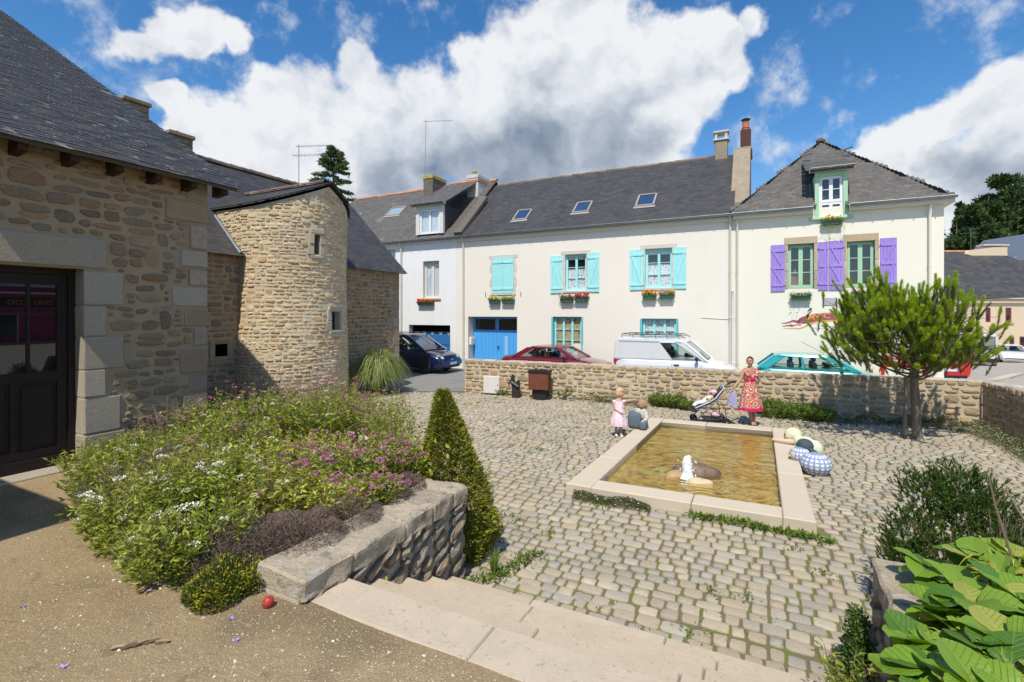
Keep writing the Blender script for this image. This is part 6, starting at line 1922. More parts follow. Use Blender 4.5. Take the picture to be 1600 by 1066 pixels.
m_bark = mat('pine_bark', (.24, .19, .145), .95, .1, noise=[(9, .6, (.15, .11, .085)), (30, .5, (.34, .28, .22))], streak=(16, .6, (.10, .075, .06)), bump=(24, 1.0, .03))
m_twig = mat('twig_bark', (.11, .08, .06), .9, .1, noise=[(20, .5, (.17, .13, .10))])

def lsurf(a, b): return bed_z(a, b)
def bushy(name, label, cat, spots_, mt, nleaf, h, L_, W_, heads=None, stemmt=None, dry=0.0, group=None, spread=.42, basez=None, upright=.6, headsize=.028, seed=1, headpart=True):
  """clumps of leafy stems; spots_ = [(x, y, radius, height factor)] in world metres"""
  R = np.random.default_rng(seed)
  cx, cy = spots_[0][0], spots_[0][1]
  t = empty(name, (cx, cy, basez(cx, cy) if basez else 0), 0, None, label, cat, group)
  P, Dv, SB = [], [], []
  tips = []
  for sx, sy, r, hf in spots_:
    z0 = (basez(sx, sy) if basez else 0)
    ns = max(4, int(nleaf * r / .45 / 16))
    for s in range(ns):
      a = R.uniform(0, 2 * pi); rr = r * sqrt(R.random()); lean = rr / r
      bx, by = sx + rr * .5 * cos(a), sy + rr * .5 * sin(a)
      H = h * hf * R.uniform(.65, 1.1) * (1 - .35 * lean)
      tx, ty = sx + (rr + H * .25 * lean) * cos(a) + R.normal() * .04, sy + (rr + H * .25 * lean) * sin(a) + R.normal() * .04
      n = 16
      zb = z0 if basez is None else basez(bx, by)
      for k in np.linspace(.12, 1, n):
        q = (bx + (tx - bx) * k ** .8, by + (ty - by) * k ** .8, zb + H * k)
        P.append((q[0] + R.normal() * .01, q[1] + R.normal() * .01, q[2]))
        aa = R.uniform(0, 2 * pi); Dv.append((cos(aa), sin(aa), R.uniform(-.1, 1.0) * upright * 1.6))
      SB.append(((bx, by, zb), ((bx + tx) / 2, (by + ty) / 2, zb + H * .55), (tx, ty, zb + H)))
      tips.append((tx, ty, zb + H))
  P = np.array(P) - np.array([cx, cy, t.location.z]); Dv = np.array(Dv)
  leafmesh('foliage', P, Dv, R.uniform(.7, 1.25, len(P)) * L_, R.uniform(.7, 1.2, len(P)) * W_, mt, t, R)
  # stems: thin three-sided strips
  v, f = [], []
  for s in SB[::1]:
    o = len(v); w = .0022
    for q in s:
      q = np.array(q) - np.array([cx, cy, t.location.z])
      v += [q + [w, 0, 0], q + [-w * .5, w * .87, 0], q + [-w * .5, -w * .87, 0]]
    for i in (0, 1):
      for k in range(3):
        a0 = o + i * 3 + k; a1 = o + i * 3 + (k + 1) % 3
        f += [(a0, a1, a1 + 3), (a0, a1 + 3, a0 + 3)]
  link('stems', nmesh('stems', np.array(v), np.array(f), [stemmt or l_dry]), t)['kind'] = 'stuff'
  if heads:
    R.shuffle(tips)
    k = 0
    for frac, pm, sz, squash in heads:
      n = int(len(tips) * frac)
      sub = tips[k:k + n]; k += n
      if not sub: continue
      me = []
      for var_ in range(4):
        m_ = 34; A = R.normal(size=(m_, 3)); A /= np.linalg.norm(A, axis=1, keepdims=True)
        A[:, 2] = np.abs(A[:, 2]) * .8
        Q = A * sz * R.uniform(.5, 1.0, (m_, 1)) * np.array([1.25, 1.25, squash])
        o = leafmesh('flower_head', Q, A + R.normal(0, .3, (m_, 3)), sz * .42, sz * .42, pm, None, R)
        me.append(o.data); bpy.data.objects.remove(o)
      for i, q in enumerate(sub):
        s_ = R.uniform(.7, 1.3)
        link('flower_head', me[i % 4], t, (q[0] - cx, q[1] - cy, q[2] - t.location.z), (R.uniform(-.3, .3), R.uniform(-.3, .3), R.uniform(0, 6)), (s_,) * 3)
  return t
def bz(x, y):
  a_, b_ = ab(x, y); return lsurf(a_, b_)
# centres given through the picture, on the bed's surface
def bp(px, py, z=.9): x, y, _ = gp(px, py, z); return x, y
def S_(lst): return [(bp(px, py, z)[0], bp(px, py, z)[1], r, hf) for px, py, z, r, hf in lst]
bushy('valerian', 'leafy valerian with white flower heads, nearest the gravel path on the left', 'plant', S_([(205, 850, .8, .34, 1.0), (225, 825, .8, .34, 1.0), (300, 800, .88, .40, 1.0), (255, 880, .78, .30, .7), (370, 790, .9, .36, 1.0), (175, 785, .8, .34, 1.0), (255, 900, .78, .26, .9), (330, 860, .85, .30, .6)]), l_val, 2300, .60, .062, .022, [(.07, p_white, .030, .8)], basez=bz, seed=11)
bushy('valerian', 'green leafy clump with few white flowers beside the dark door jamb', 'plant', S_([(150, 740, .8, .34, .9), (215, 730, .88, .40, .9), (160, 780, .78, .22, .5), (275, 735, .9, .36, 1.0)]), l_val, 1900, .50, .055, .022, [(.03, p_white, .026, .8)], basez=bz, seed=12)
bushy('fennel_clump', 'yellowish feathery clump in the middle of the flower bed', 'plant', S_([(270, 790, .9, .34, 1.1), (330, 770, .9, .3, 1.1), (420, 800, .9, .26, .9)]), l_val2, 2600, .50, .050, .010, [(.08, p_cream, .03, .7)], basez=bz, seed=13)
bushy('valerian', 'tall green mass with scattered pink flower heads in front of the round tower', 'plant', S_([(330, 700, .9, .45, 1.0), (400, 690, .9, .5, 1.1), (460, 690, .9, .5, 1.1), (360, 740, .9, .4, 1.0), (500, 700, .85, .45, 1.1)]), l_val, 2200, .74, .064, .024, [(.10, p_mag, .028, .8), (.03, p_white, .028, .8)], basez=bz, seed=14)
bushy('valerian', 'valerian covered in magenta flower heads above the stone planter wall', 'plant', S_([(560, 735, .9, .40, 1.0), (600, 745, .9, .32, 1.0), (530, 770, .9, .38, 1.0), (640, 735, .9, .30, .9), (480, 760, .9, .4, .9), (590, 790, .92, .2, .7)]), l_val, 2200, .50, .062, .022, [(.34, p_mag, .030, .8), (.03, p_white, .03, .8)], basez=bz, seed=15)
bushy('valerian', 'sunlit light green valerian in the middle of the bed, few pink heads', 'plant', S_([(430, 745, .9, .42, 1.0), (500, 740, .9, .34, 1.0), (460, 800, .9, .30, .8), (540, 800, .9, .24, .6)]), l_val2, 2100, .50, .065, .024, [(.10, p_mag, .026, .8), (.05, p_white, .03, .8)], basez=bz, seed=16)
bushy('valerian', 'loose pink-flowered valerian at the far edge of the bed by the tower foot', 'plant', S_([(540, 690, .6, .45, 1.2), (590, 705, .7, .42, 1.2), (620, 720, .8, .32, 1.1)]), l_val, 1900, .66, .058, .022, [(.22, p_mag, .028, .8)], basez=bz, seed=17)
bushy('seedhead_plants', 'dry brown stems with seed heads standing up against the tower foot', 'plant', S_([(345, 660, .9, .4, 1.1), (410, 655, .85, .5, 1.1), (470, 655, .8, .5, 1.15), (520, 660, .75, .4, 1.1), (260, 700, .88, .35, .8)]), l_dry, 1000, .85, .032, .010, [(.20, p_mag, .018, .9)], basez=bz, seed=18)
def heather(name, label, spots_, mt, n, h, L_, W_, seed, basez, cat='plant', tipmt=None, tipfrac=.0):
  R = np.random.default_rng(seed); cx, cy = spots_[0][0], spots_[0][1]
  z00 = basez(cx, cy); t = empty(name, (cx, cy, z00), 0, None, label, cat)
  P, Dv = [], []
  tot = sum(s[2] ** 2 for s in spots_)
  for sx, sy, r, hf in spots_:
    k = int(n * r * r / tot)
    a = R.uniform(0, 2 * pi, k); rr = r * np.sqrt(R.random(k)); x = sx + rr * np.cos(a); y = sy + rr * np.sin(a)
    dome = h * hf * np.sqrt(np.clip(1 - (rr / r) ** 2 * .85, 0, 1)) * (1 + .25 * np.sin(x * 19) * np.cos(y * 17))
    z = np.array([basez(float(p), float(q)) for p, q in zip(x, y)]) + dome * R.uniform(.45, 1, k) ** .6
    P.append(np.stack([x, y, z], 1)); Dv.append(np.stack([np.cos(a) * rr / r + R.normal(0, .5, k), np.sin(a) * rr / r + R.normal(0, .5, k), R.uniform(.2, 1.2, k)], 1))
  P = np.vstack(P) - np.array([cx, cy, z00]); Dv = np.vstack(Dv)
  if tipmt:
    q = R.random(len(P)) < tipfrac
    leafmesh('shoot_tips', P[q] + [0, 0, .015], Dv[q], L_ * .8, W_ * 1.5, tipmt, t, R); P, Dv = P[~q], Dv[~q]
  leafmesh('twigs', P, Dv, R.uniform(.6, 1.3, len(P)) * L_, W_, mt, t, R)
  return t
heather('heather', 'brown faded heather mat along the inner side of the stone planter wall', S_([(470, 850, .9, .34, 1), (400, 860, .88, .30, 1), (540, 815, .92, .30, 1), (600, 780, .92, .26, .9), (430, 800, .9, .28, 1.2), (350, 880, .85, .25, 1), (640, 765, .92, .16, .8)]), l_heath, 26000, .20, .040, .0045, 21, bz)
heather('heather', 'dark dead heather patch behind the yellowish clump in the bed', S_([(380, 720, .95, .35, 1.3), (300, 690, .95, .35, 1.3), (250, 760, .9, .25, 1.2), (170, 800, .8, .25, 1.2)]), l_heath, 12000, .34, .05, .005, 22, bz)
l_hgold = mat('gold_heath_tip', (.46, .42, .03), .7, var=.2, leaf=.3); l_hg = fleaf('green_heath', (.07, .105, .02), .3, .25)
heather('golden_heath', 'low green heath with golden tips at the front edge of the bed, by the apple', S_([(350, 915, .80, .24, 1), (300, 905, .78, .16, .8), (395, 905, .82, .15, .8), (340, 940, .78, .14, .6), (330, 870, .85, .16, 1.1)]), l_hg, 16000, .16, .032, .0075, 23, bz, tipmt=l_hgold, tipfrac=.14)
# cone-shaped thuja ----------------------------------------------------------
th = empty('clipped_conifer', (-.62, 5.62, 0), 0, None, 'clipped cone-shaped conifer behind the end of the stone planter wall', 'conifer')
part('trunk', m_twig, th, lambda m: m.tube([(0, 0, 0), (-.05, 0, .8), (-.16, 0, 1.6)], [.05, .035, .01], 8))
R = np.random.default_rng(31); n = 26000
zz_ = R.random(n) ** 1.25 * 1.80
def cone_r(z): return .475 * np.clip((1.86 - z) / 1.5, 0, 1) ** .85 * np.clip(.74 + z * .9, 0, 1)
a = R.uniform(0, 2 * pi, n); lump = 1 + .09 * np.sin(a * 5 + zz_ * 9) + .08 * np.sin(a * 11 - zz_ * 14) + .05 * np.sin(a * 19 + zz_ * 31)
rr = cone_r(zz_) * lump * (1 - .28 * R.random(n) ** 1.6)
P = np.stack([rr * np.cos(a) - .095 * zz_, rr * np.sin(a), zz_ + .02], 1)
Dv = np.stack([np.cos(a) + R.normal(0, .5, n), np.sin(a) + R.normal(0, .5, n), R.uniform(-.2, 1.3, n)], 1)
leafmesh('foliage', P, Dv, R.uniform(.03, .07, n), R.uniform(.012, .024, n), l_thu, th, R)
k = 26; P = np.stack([R.uniform(-.35, .1, k), -.42 + R.uniform(-.06, .06, k), R.uniform(.6, 1.35, k)], 1)
leafmesh('bindweed_leaves', P, np.stack([R.normal(0, .5, k), R.normal(-.4, .2, k), R.normal(-.3, .6, k)], 1), .07, .045, l_val2, th, R)
# blade plants ------------------------------------------------------------------
def blades(name, label, loc, n, h, spread, w, mt, seed, cat='grass clump', group=None, arch=1.0, seg=6, parent=None, pname='blades'):
  R = np.random.default_rng(seed)
  t = empty(name, loc, 0, None, label, cat, group) if parent is None else parent
  v, f = [], []
  for i in range(n):
    a = R.uniform(0, 2 * pi); L_ = h * R.uniform(.55, 1.15); out = spread * R.uniform(.2, 1.1); b0 = spread * .18 * R.random()
    dx, dy = cos(a), sin(a); sx, sy = -dy, dx; o = len(v); ww = w * R.uniform(.6, 1.2)
    for k in range(seg + 1):
      s = k / seg
      r = b0 + out * s ** 1.2; z = L_ * sin(s * pi * (.5 + .36 * arch * out / spread)) * (1 - .25 * out / spread)
      q = ww * (1 - s ** 2.5) * .5
      v += [(r * dx + sx * q, r * dy + sy * q, z), (r * dx - sx * q, r * dy - sy * q, z)]
    for k in range(seg):
      b_ = o + 2 * k; f.append((b_, b_ + 1, b_ + 3, b_ + 2))
  link(pname, nmesh(pname, np.array(v), np.array(f), [mt]), t)
  return t
gx = gp(590, 617, 0)
blades('ornamental_grass', 'big arching striped ornamental grass between the tower and the dark blue car', (gx[0] - .1, gx[1] + .4, 0), 2800, 1.40, 1.12, .024, l_mis, 41)
# ------------------------------------------------------------------ pine on the plaza
def needles(parent, shoots, per, nl, w, mt, seed, name='needles', ang0=.55):
  R = np.random.default_rng(seed); S0 = len(shoots)
  base = np.array([s[0] for s in shoots]); d = np.array([s[1] for s in shoots]); Ls = np.array([s[2] for s in shoots])
  d /= np.linalg.norm(d, axis=1, keepdims=True)
  B = np.repeat(base, per, 0); Dd = np.repeat(d, per, 0); LL = np.repeat(Ls, per)
  t = R.random(len(B)); rn = R.normal(size=B.shape); rad = np.cross(Dd, rn); rad /= np.linalg.norm(rad, axis=1, keepdims=True)
  tang = R.uniform(.25, ang0 + .25, len(B))[:, None]
  nd = Dd * np.cos(tang) + rad * np.sin(tang)
  P0 = B + Dd * (t * LL)[:, None]
  ln = nl * R.uniform(.7, 1.1, len(B))[:, None] * (1 - .35 * t[:, None])
  sd = np.cross(nd, rad); sd /= (np.linalg.norm(sd, axis=1, keepdims=True) + 1e-9)
  v = np.stack([P0 + sd * w, P0 - sd * w, P0 + nd * ln], 1).reshape(-1, 3)
  i = np.arange(len(B)) * 3
  return link(name, nmesh(name, v, np.stack([i, i + 1, i + 2], 1), [mt]), parent)
l_pn = mat('pine_needle_young', pal=[(.32, .46, .04), (.42, .56, .06), (.26, .38, .03), (.50, .60, .08)], var=.2, rough=.5, spec=.3, leaf=.45)
l_po = mat('pine_needle_old', pal=[(.12, .19, .028), (.16, .23, .035), (.10, .15, .025), (.20, .22, .05)], var=.25, rough=.6, spec=.2, leaf=.35)
l_pb = mat('pine_needle_dead', pal=[(.24, .14, .06), (.17, .10, .05)], var=.25, rough=.8)
PX, PY = 8.72, 10.62
pn = empty('pine_tree', (PX, PY, 0), 0, None, 'young pine tree with bright green needle brushes on the right of the plaza', 'tree')
part('trunk', m_bark, pn, lambda m: m.tube([(.02, 0, -.05), (.0, 0, .08), (-.01, 0, .5), (-.04, 0, 1.0), (-.05, .02, 1.35), (-.02, .03, 1.8), (.05, .02, 2.4), (.05, 0, 3.0)], [.12, .092, .084, .08, .072, .055, .035, .015], 14))
R = np.random.default_rng(51); rr_ = random.Random(52)
limbs, bb_ = [], MB()
cz, rx, ry, rz = 2.30, 1.72, 1.45, 1.36
CX = -.34
NL = 34
for i in range(NL):
  a = i * 2.4 + rr_.uniform(-.3, .3); z0 = 1.25 + (i / NL) * 1.05; el = rr_.uniform(-.12, .22) + 1.2 * (i / NL) ** 1.2
  d = Vector((cos(a) * cos(el), sin(a) * cos(el), sin(el))); fr = rr_.uniform(.68, 1.04)
  endp = Vector((d.x * rx * fr + CX, d.y * ry * fr, cz - .42 + d.z * (rz + .15) * fr))
  s0 = Vector((-.03, .02, z0)); mid = s0.lerp(endp, .5) + Vector((rr_.uniform(-.08, .08), rr_.uniform(-.08, .08), -.14)); e = endp
  pts = [s0, s0.lerp(mid, .5) + Vector((0, 0, -.03)), mid, mid.lerp(e, .5) + Vector((0, 0, -.03)), e]
  bb_.tube(pts, [.026, .021, .016, .011, .006], 6); limbs.append(pts)
young, old, dead = [], [], []
for pts in limbs:
  e = pts[4]; n_ = rr_.randint(18, 32); sp_ = rr_.uniform(.15, .25)
  for k in range(n_):
    t_ = 1 - .62 * rr_.random() ** 1.7
    base_ = pts[2].lerp(pts[3], (t_ - .4) / .3) if t_ < .7 else pts[3].lerp(e, (t_ - .7) / .3)
    p = base_ + Vector((rr_.gauss(0, sp_), rr_.gauss(0, sp_), rr_.gauss(.03, sp_ * .7)))
    if p.z < 1.32: continue
    out = Vector((p.x - CX, p.y, 0)); out = out.normalized() if out.length > .1 else Vector((0, 0, 0))
    bb_.tube([base_, base_.lerp(p, .5) + Vector((0, 0, -.03)), p], [.006, .005, .003], 4)
    up = .62 + .35 * smooth01((p.z - 1.6) / 1.3)
    dr_ = (out * (1.15 - up) + Vector((0, 0, up)) + Vector((rr_.gauss(0, .22), rr_.gauss(0, .22), rr_.gauss(0, .1)))).normalized()
    L_ = rr_.uniform(.13, .27) * (1.1 if p.z > cz + .2 else .85)
    if rr_.random() < .03: dead.append((p, dr_, L_ * .6))
    elif rr_.random() < .30 + .6 * smooth01((p.z - 1.5) / .9): young.append((p, dr_, L_))
    else: old.append((p, dr_, L_ * .9))
    old.append((p - dr_ * .20, dr_, .22))
bb_.build('branches', m_twig, pn)
needles(pn, young, 300, .12, .0048, l_pn, 1, 'young_needles', .62)
needles(pn, old, 110, .11, .0040, l_po, 2, 'old_needles', .75)
needles(pn, dead, 90, .08, .0028, l_pb, 3, 'dead_needles', .8)
m = MB(); m.tube([(0, 0, -.05), (.02, 0, .6), (.03, .0, 1.35)], [.042, .038, .032], 8)
m.build('tree_stake', m_bark, None, 'thin wooden stake standing beside the pine trunk', 'stake', loc=(PX - .22, PY + .05, 0))
# ------------------------------------------------------------------ right planter: yew, big leaves
yw_ = empty('yew_shrub', (3.93, 4.45, 0), 0, None, 'dark green yew shrub with dead twigs behind the right-hand planter', 'shrub')
R = np.random.default_rng(61); rr_ = random.Random(62)
sh1, sh2 = [], []; tb = MB()
heads_ = [(-.42, -.05, .75, .30), (-.15, .1, 1.12, .30), (.12, .0, 1.18, .32), (.40, .05, 1.0, .36), (.62, -.05, .72, .34), (-.30, -.3, .62, .3), (.2, -.3, .8, .4), (.0, -.1, .75, .5), (.5, .2, .8, .4), (-.55, -.1, .55, .22)]
for i in range(3200):
  hx, hy, hz, hr = heads_[i % len(heads_)]
  d = Vector((rr_.gauss(0, 1), rr_.gauss(0, 1), rr_.gauss(.2, .9))).normalized(); q = rr_.uniform(.45, 1)
  p = Vector((hx + d.x * hr * q, hy + d.y * hr * q, hz + d.z * hr * q * .95))
  if p.z < .12: continue
  dr_ = (Vector((d.x, d.y, max(0, d.z))) * .6 + Vector((0, 0, .75))).normalized()
  L_ = rr_.uniform(.05, .09)
  dr_ = (dr_ + Vector((rr_.gauss(0, .5), rr_.gauss(0, .5), rr_.gauss(0, .3)))).normalized()
  (sh2 if (q > .86 and d.z > .1 and rr_.random() < .45) else sh1).append((p, dr_, L_))
for hx, hy, hz, hr in heads_:
  tb.tube([(0, 0, 0), (hx * .5, hy * .5, hz * .5), (hx, hy, hz + hr * .5)], [.03, .018, .006], 6)
for q_ in range(70):
  a = rr_.uniform(-.6, .6); x0 = .05 + rr_.uniform(-.1, .3); z0 = .55
  tb.tube([(x0, -.35, z0), (x0 + a * .25, -.5 + rr_.uniform(-.06, .06), z0 + .25), (x0 + a * .4 + rr_.gauss(0, .04), -.52 + rr_.uniform(-.1, .1), z0 + rr_.uniform(.3, .62))], [.006, .004, .002], 4)
tb.build('branches', mat('grey_dead_twig', (.27, .21, .16), .9, noise=[(20, .5, (.16, .12, .09))]), yw_)
needles(yw_, sh1, 56, .030, .0034, l_yew, 4, 'needles', 1.1); needles(yw_, sh2, 50, .030, .0034, l_yewt, 5, 'fresh_needles', 1.0)
# tips standing up out of it
ts_ = []
for x, z0, h_ in ((-.0, 1.35, .22), (.20, 1.38, .26), (-.42, 1.0, .2), (-.18, 1.25, .16), (.44, 1.2, .2), (-.62, .70, .18)):
  for k in range(9):
    ts_.append((Vector((x + rr_.gauss(0, .015), rr_.gauss(0, .03), z0 + h_ * k / 9 - .12)), Vector((rr_.gauss(0, .45), rr_.gauss(0, .45), 1)), .06))
needles(yw_, ts_, 40, .026, .0026, l_yewt, 6, 'leader_needles', 1.0)
yw_.scale = (.84, .84, .93)
# bare stalks at the right
rs = empty('bare_stalks', w2(2.2, 3.2, .86), ANG, None, 'two tall bare brown stalks rising among the big leaves at the right edge', 'plant')
def stalk(m, px0, py0, px1, py1, zb, zt, fork=True):
  x0, y0 = gp(px0, py0, zb)[:2]; a0, b0 = ab(x0, y0)
  Y1 = y0 + .12; x1 = (px1 - 800) / F * Y1; z1 = CAMZ - (py1 - 488) / F * Y1; a1, b1 = ab(x1, Y1)
  p0 = Vector((a0 - 2.2, b0 - 3.2, zb - .86)); p1 = Vector((a1 - 2.2, b1 - 3.2, z1 - .86))
  mid = p0.lerp(p1, .7) + Vector((-.01, 0, 0))
  m.tube([p0, mid, p1], [.009, .007, .004], 6)
  if fork: m.tube([mid, mid + Vector((.06, 0, .12))], [.006, .003], 5); m.tube([p1 + Vector((0, 0, -.01)), p1 + Vector((-.015, 0, .03))], [.007, .003], 5)
part('stalk', l_dry, rs, lambda m: stalk(m, 1590, 900, 1545, 745, 1.0, 1.4)); part('stalk', l_dry, rs, lambda m: stalk(m, 1625, 850, 1577, 772, 1.0, 1.4))
# big glossy leaves
l_big = [mat('big_glossy_leaf', (.20, .34, .028), .38, .5, var=.12, noise=[(5, .5, (.20, .33, .03))], spots=[(22, .70, .04, (.20, .13, .03), .8)], leaf=.3, bump=(9, .5, .02)), mat('big_yellowing_leaf', (.33, .37, .06), .5, .4, var=.12, noise=[(6, .5, (.42, .42, .10))], spots=[(16, .64, .05, (.26, .15, .04), .8)], leaf=.3, bump=(9, .5, .02)), mat('big_dark_leaf', (.085, .19, .018), .35, .5, var=.12, leaf=.2, bump=(9, .5, .02))]
def veins(m, vein):
  t = m.node_tree; N = t.nodes.new; K = t.links.new; b = next(n for n in t.nodes if n.type == 'BSDF_PRINCIPLED')
  tc = N('ShaderNodeTexCoord'); sp_ = N('ShaderNodeSeparateXYZ'); K(tc.outputs['Object'], sp_.inputs[0])
  def mt_(op, a, b_=None):
    n = N('ShaderNodeMath'); n.operation = op
    for i_, x in enumerate((a, b_)):
      if x is None: continue
      if isinstance(x, (int, float)): n.inputs[i_].default_value = x
      else: K(x, n.inputs[i_])
    return n.outputs[0]
  ay = mt_('ABSOLUTE', sp_.outputs['Y'])
  w = mt_('COSINE', mt_('MULTIPLY', mt_('SUBTRACT', sp_.outputs['X'], mt_('MULTIPLY', ay, .9)), 38.0))
  side = mt_('MULTIPLY', mt_('POWER', mt_('MAXIMUM', w, 0.0), 10.0), .32)
  mid = mt_('LESS_THAN', ay, .014)
  f = mt_('MAXIMUM', side, mt_('MULTIPLY', mid, .8))
  src = b.inputs['Base Color'].links[0].from_socket if b.inputs['Base Color'].links else None
  mx = N('ShaderNodeMixRGB'); K(f, mx.inputs[0]); mx.inputs[2].default_value = vein + (1,)
  if src: K(src, mx.inputs[1])
  else: mx.inputs[1].default_value = b.inputs['Base Color'].default_value
  K(mx.outputs[0], b.inputs['Base Color'])
  bm = N('ShaderNodeBump'); bm.invert = True; bm.inputs['Strength'].default_value = .8; bm.inputs['Distance'].default_value = .012; K(f, bm.inputs['Height'])
  if b.inputs['Normal'].links: K(b.inputs['Normal'].links[0].from_socket, bm.inputs['Normal'])
  K(bm.outputs[0], b.inputs['Normal'])
for lm, vc in zip(l_big, ((.27, .40, .07), (.45, .48, .14), (.17, .28, .05))): veins(lm, vc)
def bigleaf(seed):
  R = random.Random(seed); nu, nv = 8, 8; v, f = [], []
  cup = R.uniform(.10, .30); drp = R.uniform(.05, .4); wav = R.uniform(0, 6)
  for i in range(nu + 1):
    u = i / nu
    wd = .47 * (sin(pi * min(1, u * .985 + .012) ** .85)) ** .50 * (1.0 + .10 * sin(u * 3)) + (.012 if u < .02 else 0)
    for j in range(nv + 1):
      s = (j / nv - .5) * 2
      x = u; y = s * wd + .014 * sin(u * 21 + wav) * s
      z = .05 + cup * abs(s) * wd * 1.2 - drp * u * u + .018 * sin(u * 26) * abs(s) - .016 * exp(-(s * 7) ** 2) + .014 * sin(u * 15 + s * 9 + wav) * abs(s)
      v.append((x, y, z))
  for i in range(nu):
    for j in range(nv):
      a_ = i * (nv + 1) + j; f.append((a_, a_ + nv + 1, a_ + nv + 2, a_ + 1))
  return v, f
BL = [bigleaf(s) for s in range(7)]
BLM = [[nmesh('leaf', v, f, [lm], True) for v, f in BL] for lm in l_big]
bg_ = empty('big_leaved_plant', w2(1.9, 2.3, .86), ANG, None, 'bergenia-like plant with large glossy round leaves spilling over the planter at lower right', 'plant')
rr_ = random.Random(71)
m = MB()
cl = [(1450, 895, 1.03), (1520, 880, 1.05), (1590, 880, 1.05), (1470, 960, 1.02), (1440, 1010, 1.05), (1520, 950, 1.08), (1600, 960, 1.08), (1540, 1030, 1.10), (1460, 1060, 1.08), (1610, 1040, 1.1), (1500, 1000, 1.0), (1570, 1000, 1.12), (1430, 1075, 1.02), (1560, 920, 1.1), (1650, 920, 1.0), (1660, 1000, 1.05), (1530, 1090, 1.1), (1600, 1110, 1.1)]
nleaf = 0
cl += [(px_ + 42, py_ + 30, z_ - .03) for px_, py_, z_ in cl]
for px, py, z in cl:
  x, y, _ = gp(px, py, z); a_, b_ = ab(x, y)
  a0 = rr_.uniform(0, 6.28)
  for k in range(8):
    an = a0 + k * 2 * pi / 8 + rr_.uniform(-.4, .4)
    s = rr_.uniform(.13, .20); el = rr_.uniform(-.1, .8)
    kind = 0 if rr_.random() < .62 else (1 if rr_.random() < .6 else 2)
    st_ = Vector((a_ - 1.9 + .03 * cos(an), b_ - 2.3 + .03 * sin(an), z - .86 + rr_.uniform(-.05, .04)))
    o = link('leaf', BLM[kind][rr_.randrange(7)], bg_, st_, (rr_.uniform(-.35, .35), -el, an), (s * 1.0, s * 1.0, s * 1.0)); nleaf += 1
    m.tube([Vector((a_ - 1.9, b_ - 2.3, 0)), st_ + Vector((cos(an), sin(an), 0)) * .02], [.007, .006], 5)
m.build('stalks', l_weed, bg_)
blades('strap_leaf_plant', 'arching yellow-green strap leaves among the big round leaves at the right edge', gp(1580, 905, 1.0)[:2] + (.9,), 26, .30, .42, .022, mat('strap_leaf', pal=[(.34, .36, .05), (.28, .34, .04), (.42, .40, .10)], rough=.5, leaf=.3, var=.2), 74, 'plant')
blades('strap_leaf_plant', 'narrow yellow strap leaves drooping over the planter near the bottom right corner', gp(1560, 1040, 1.05)[:2] + (.9,), 22, .26, .36, .02, MC['strap_leaf'], 75, 'plant')
# ------------------------------------------------------------------ small plants of the plaza
def P0(px, py): return gp(px, py, 0)[:2]
flat0 = lambda x, y: 0.0
bushy('pink_flowered_plant', 'small plant with bright pink flower heads on the steps, bottom right', 'plant', [(2.03, 3.02, .12, 1.0), (2.16, 2.9, .12, .9)], l_val, 900, .36, .05, .016, [(.20, p_mag, .030, .8)], basez=lambda x, y: .308, seed=81)
bushy('green_bush', 'leafy green bush at the wall foot beside the stroller, left side', 'bush', [(*P0(1050, 636), .42, 1), (*P0(1030, 634), .3, .8), (*P0(1075, 640), .3, .6)], l_weed, 1700, .50, .06, .035, [(.04, p_lp, .02, .8)], basez=flat0, seed=82)
bushy('pink_flowering_bush', 'bush with pinkish flowers at the wall foot right of the woman', 'bush', [(*P0(1210, 652), .4, 1), (*P0(1245, 654), .45, 1), (*P0(1280, 657), .4, .8), (*P0(1190, 645), .3, 1)], l_weed, 1700, .52, .06, .035, [(.13, p_mag, .018, .8)], basez=flat0, seed=83)
bushy('bramble_bush', 'green bush with pink flowers under the rusty box', 'bush', [(*P0(858, 620), .34, .8), (*P0(883, 622), .32, 1.1), (*P0(840, 619), .3, .7)], l_weed, 1300, .46, .06, .035, [(.08, p_mag, .02, .8)], basez=flat0, seed=84)
bushy('small_bush', 'small weedy bush by the white panel at the wall foot', 'bush', [(*P0(787, 617), .28, .7), (*P0(768, 615), .22, .9)], l_weed, 1000, .36, .05, .03, [(.1, p_mag, .016, .8)], basez=flat0, seed=85)
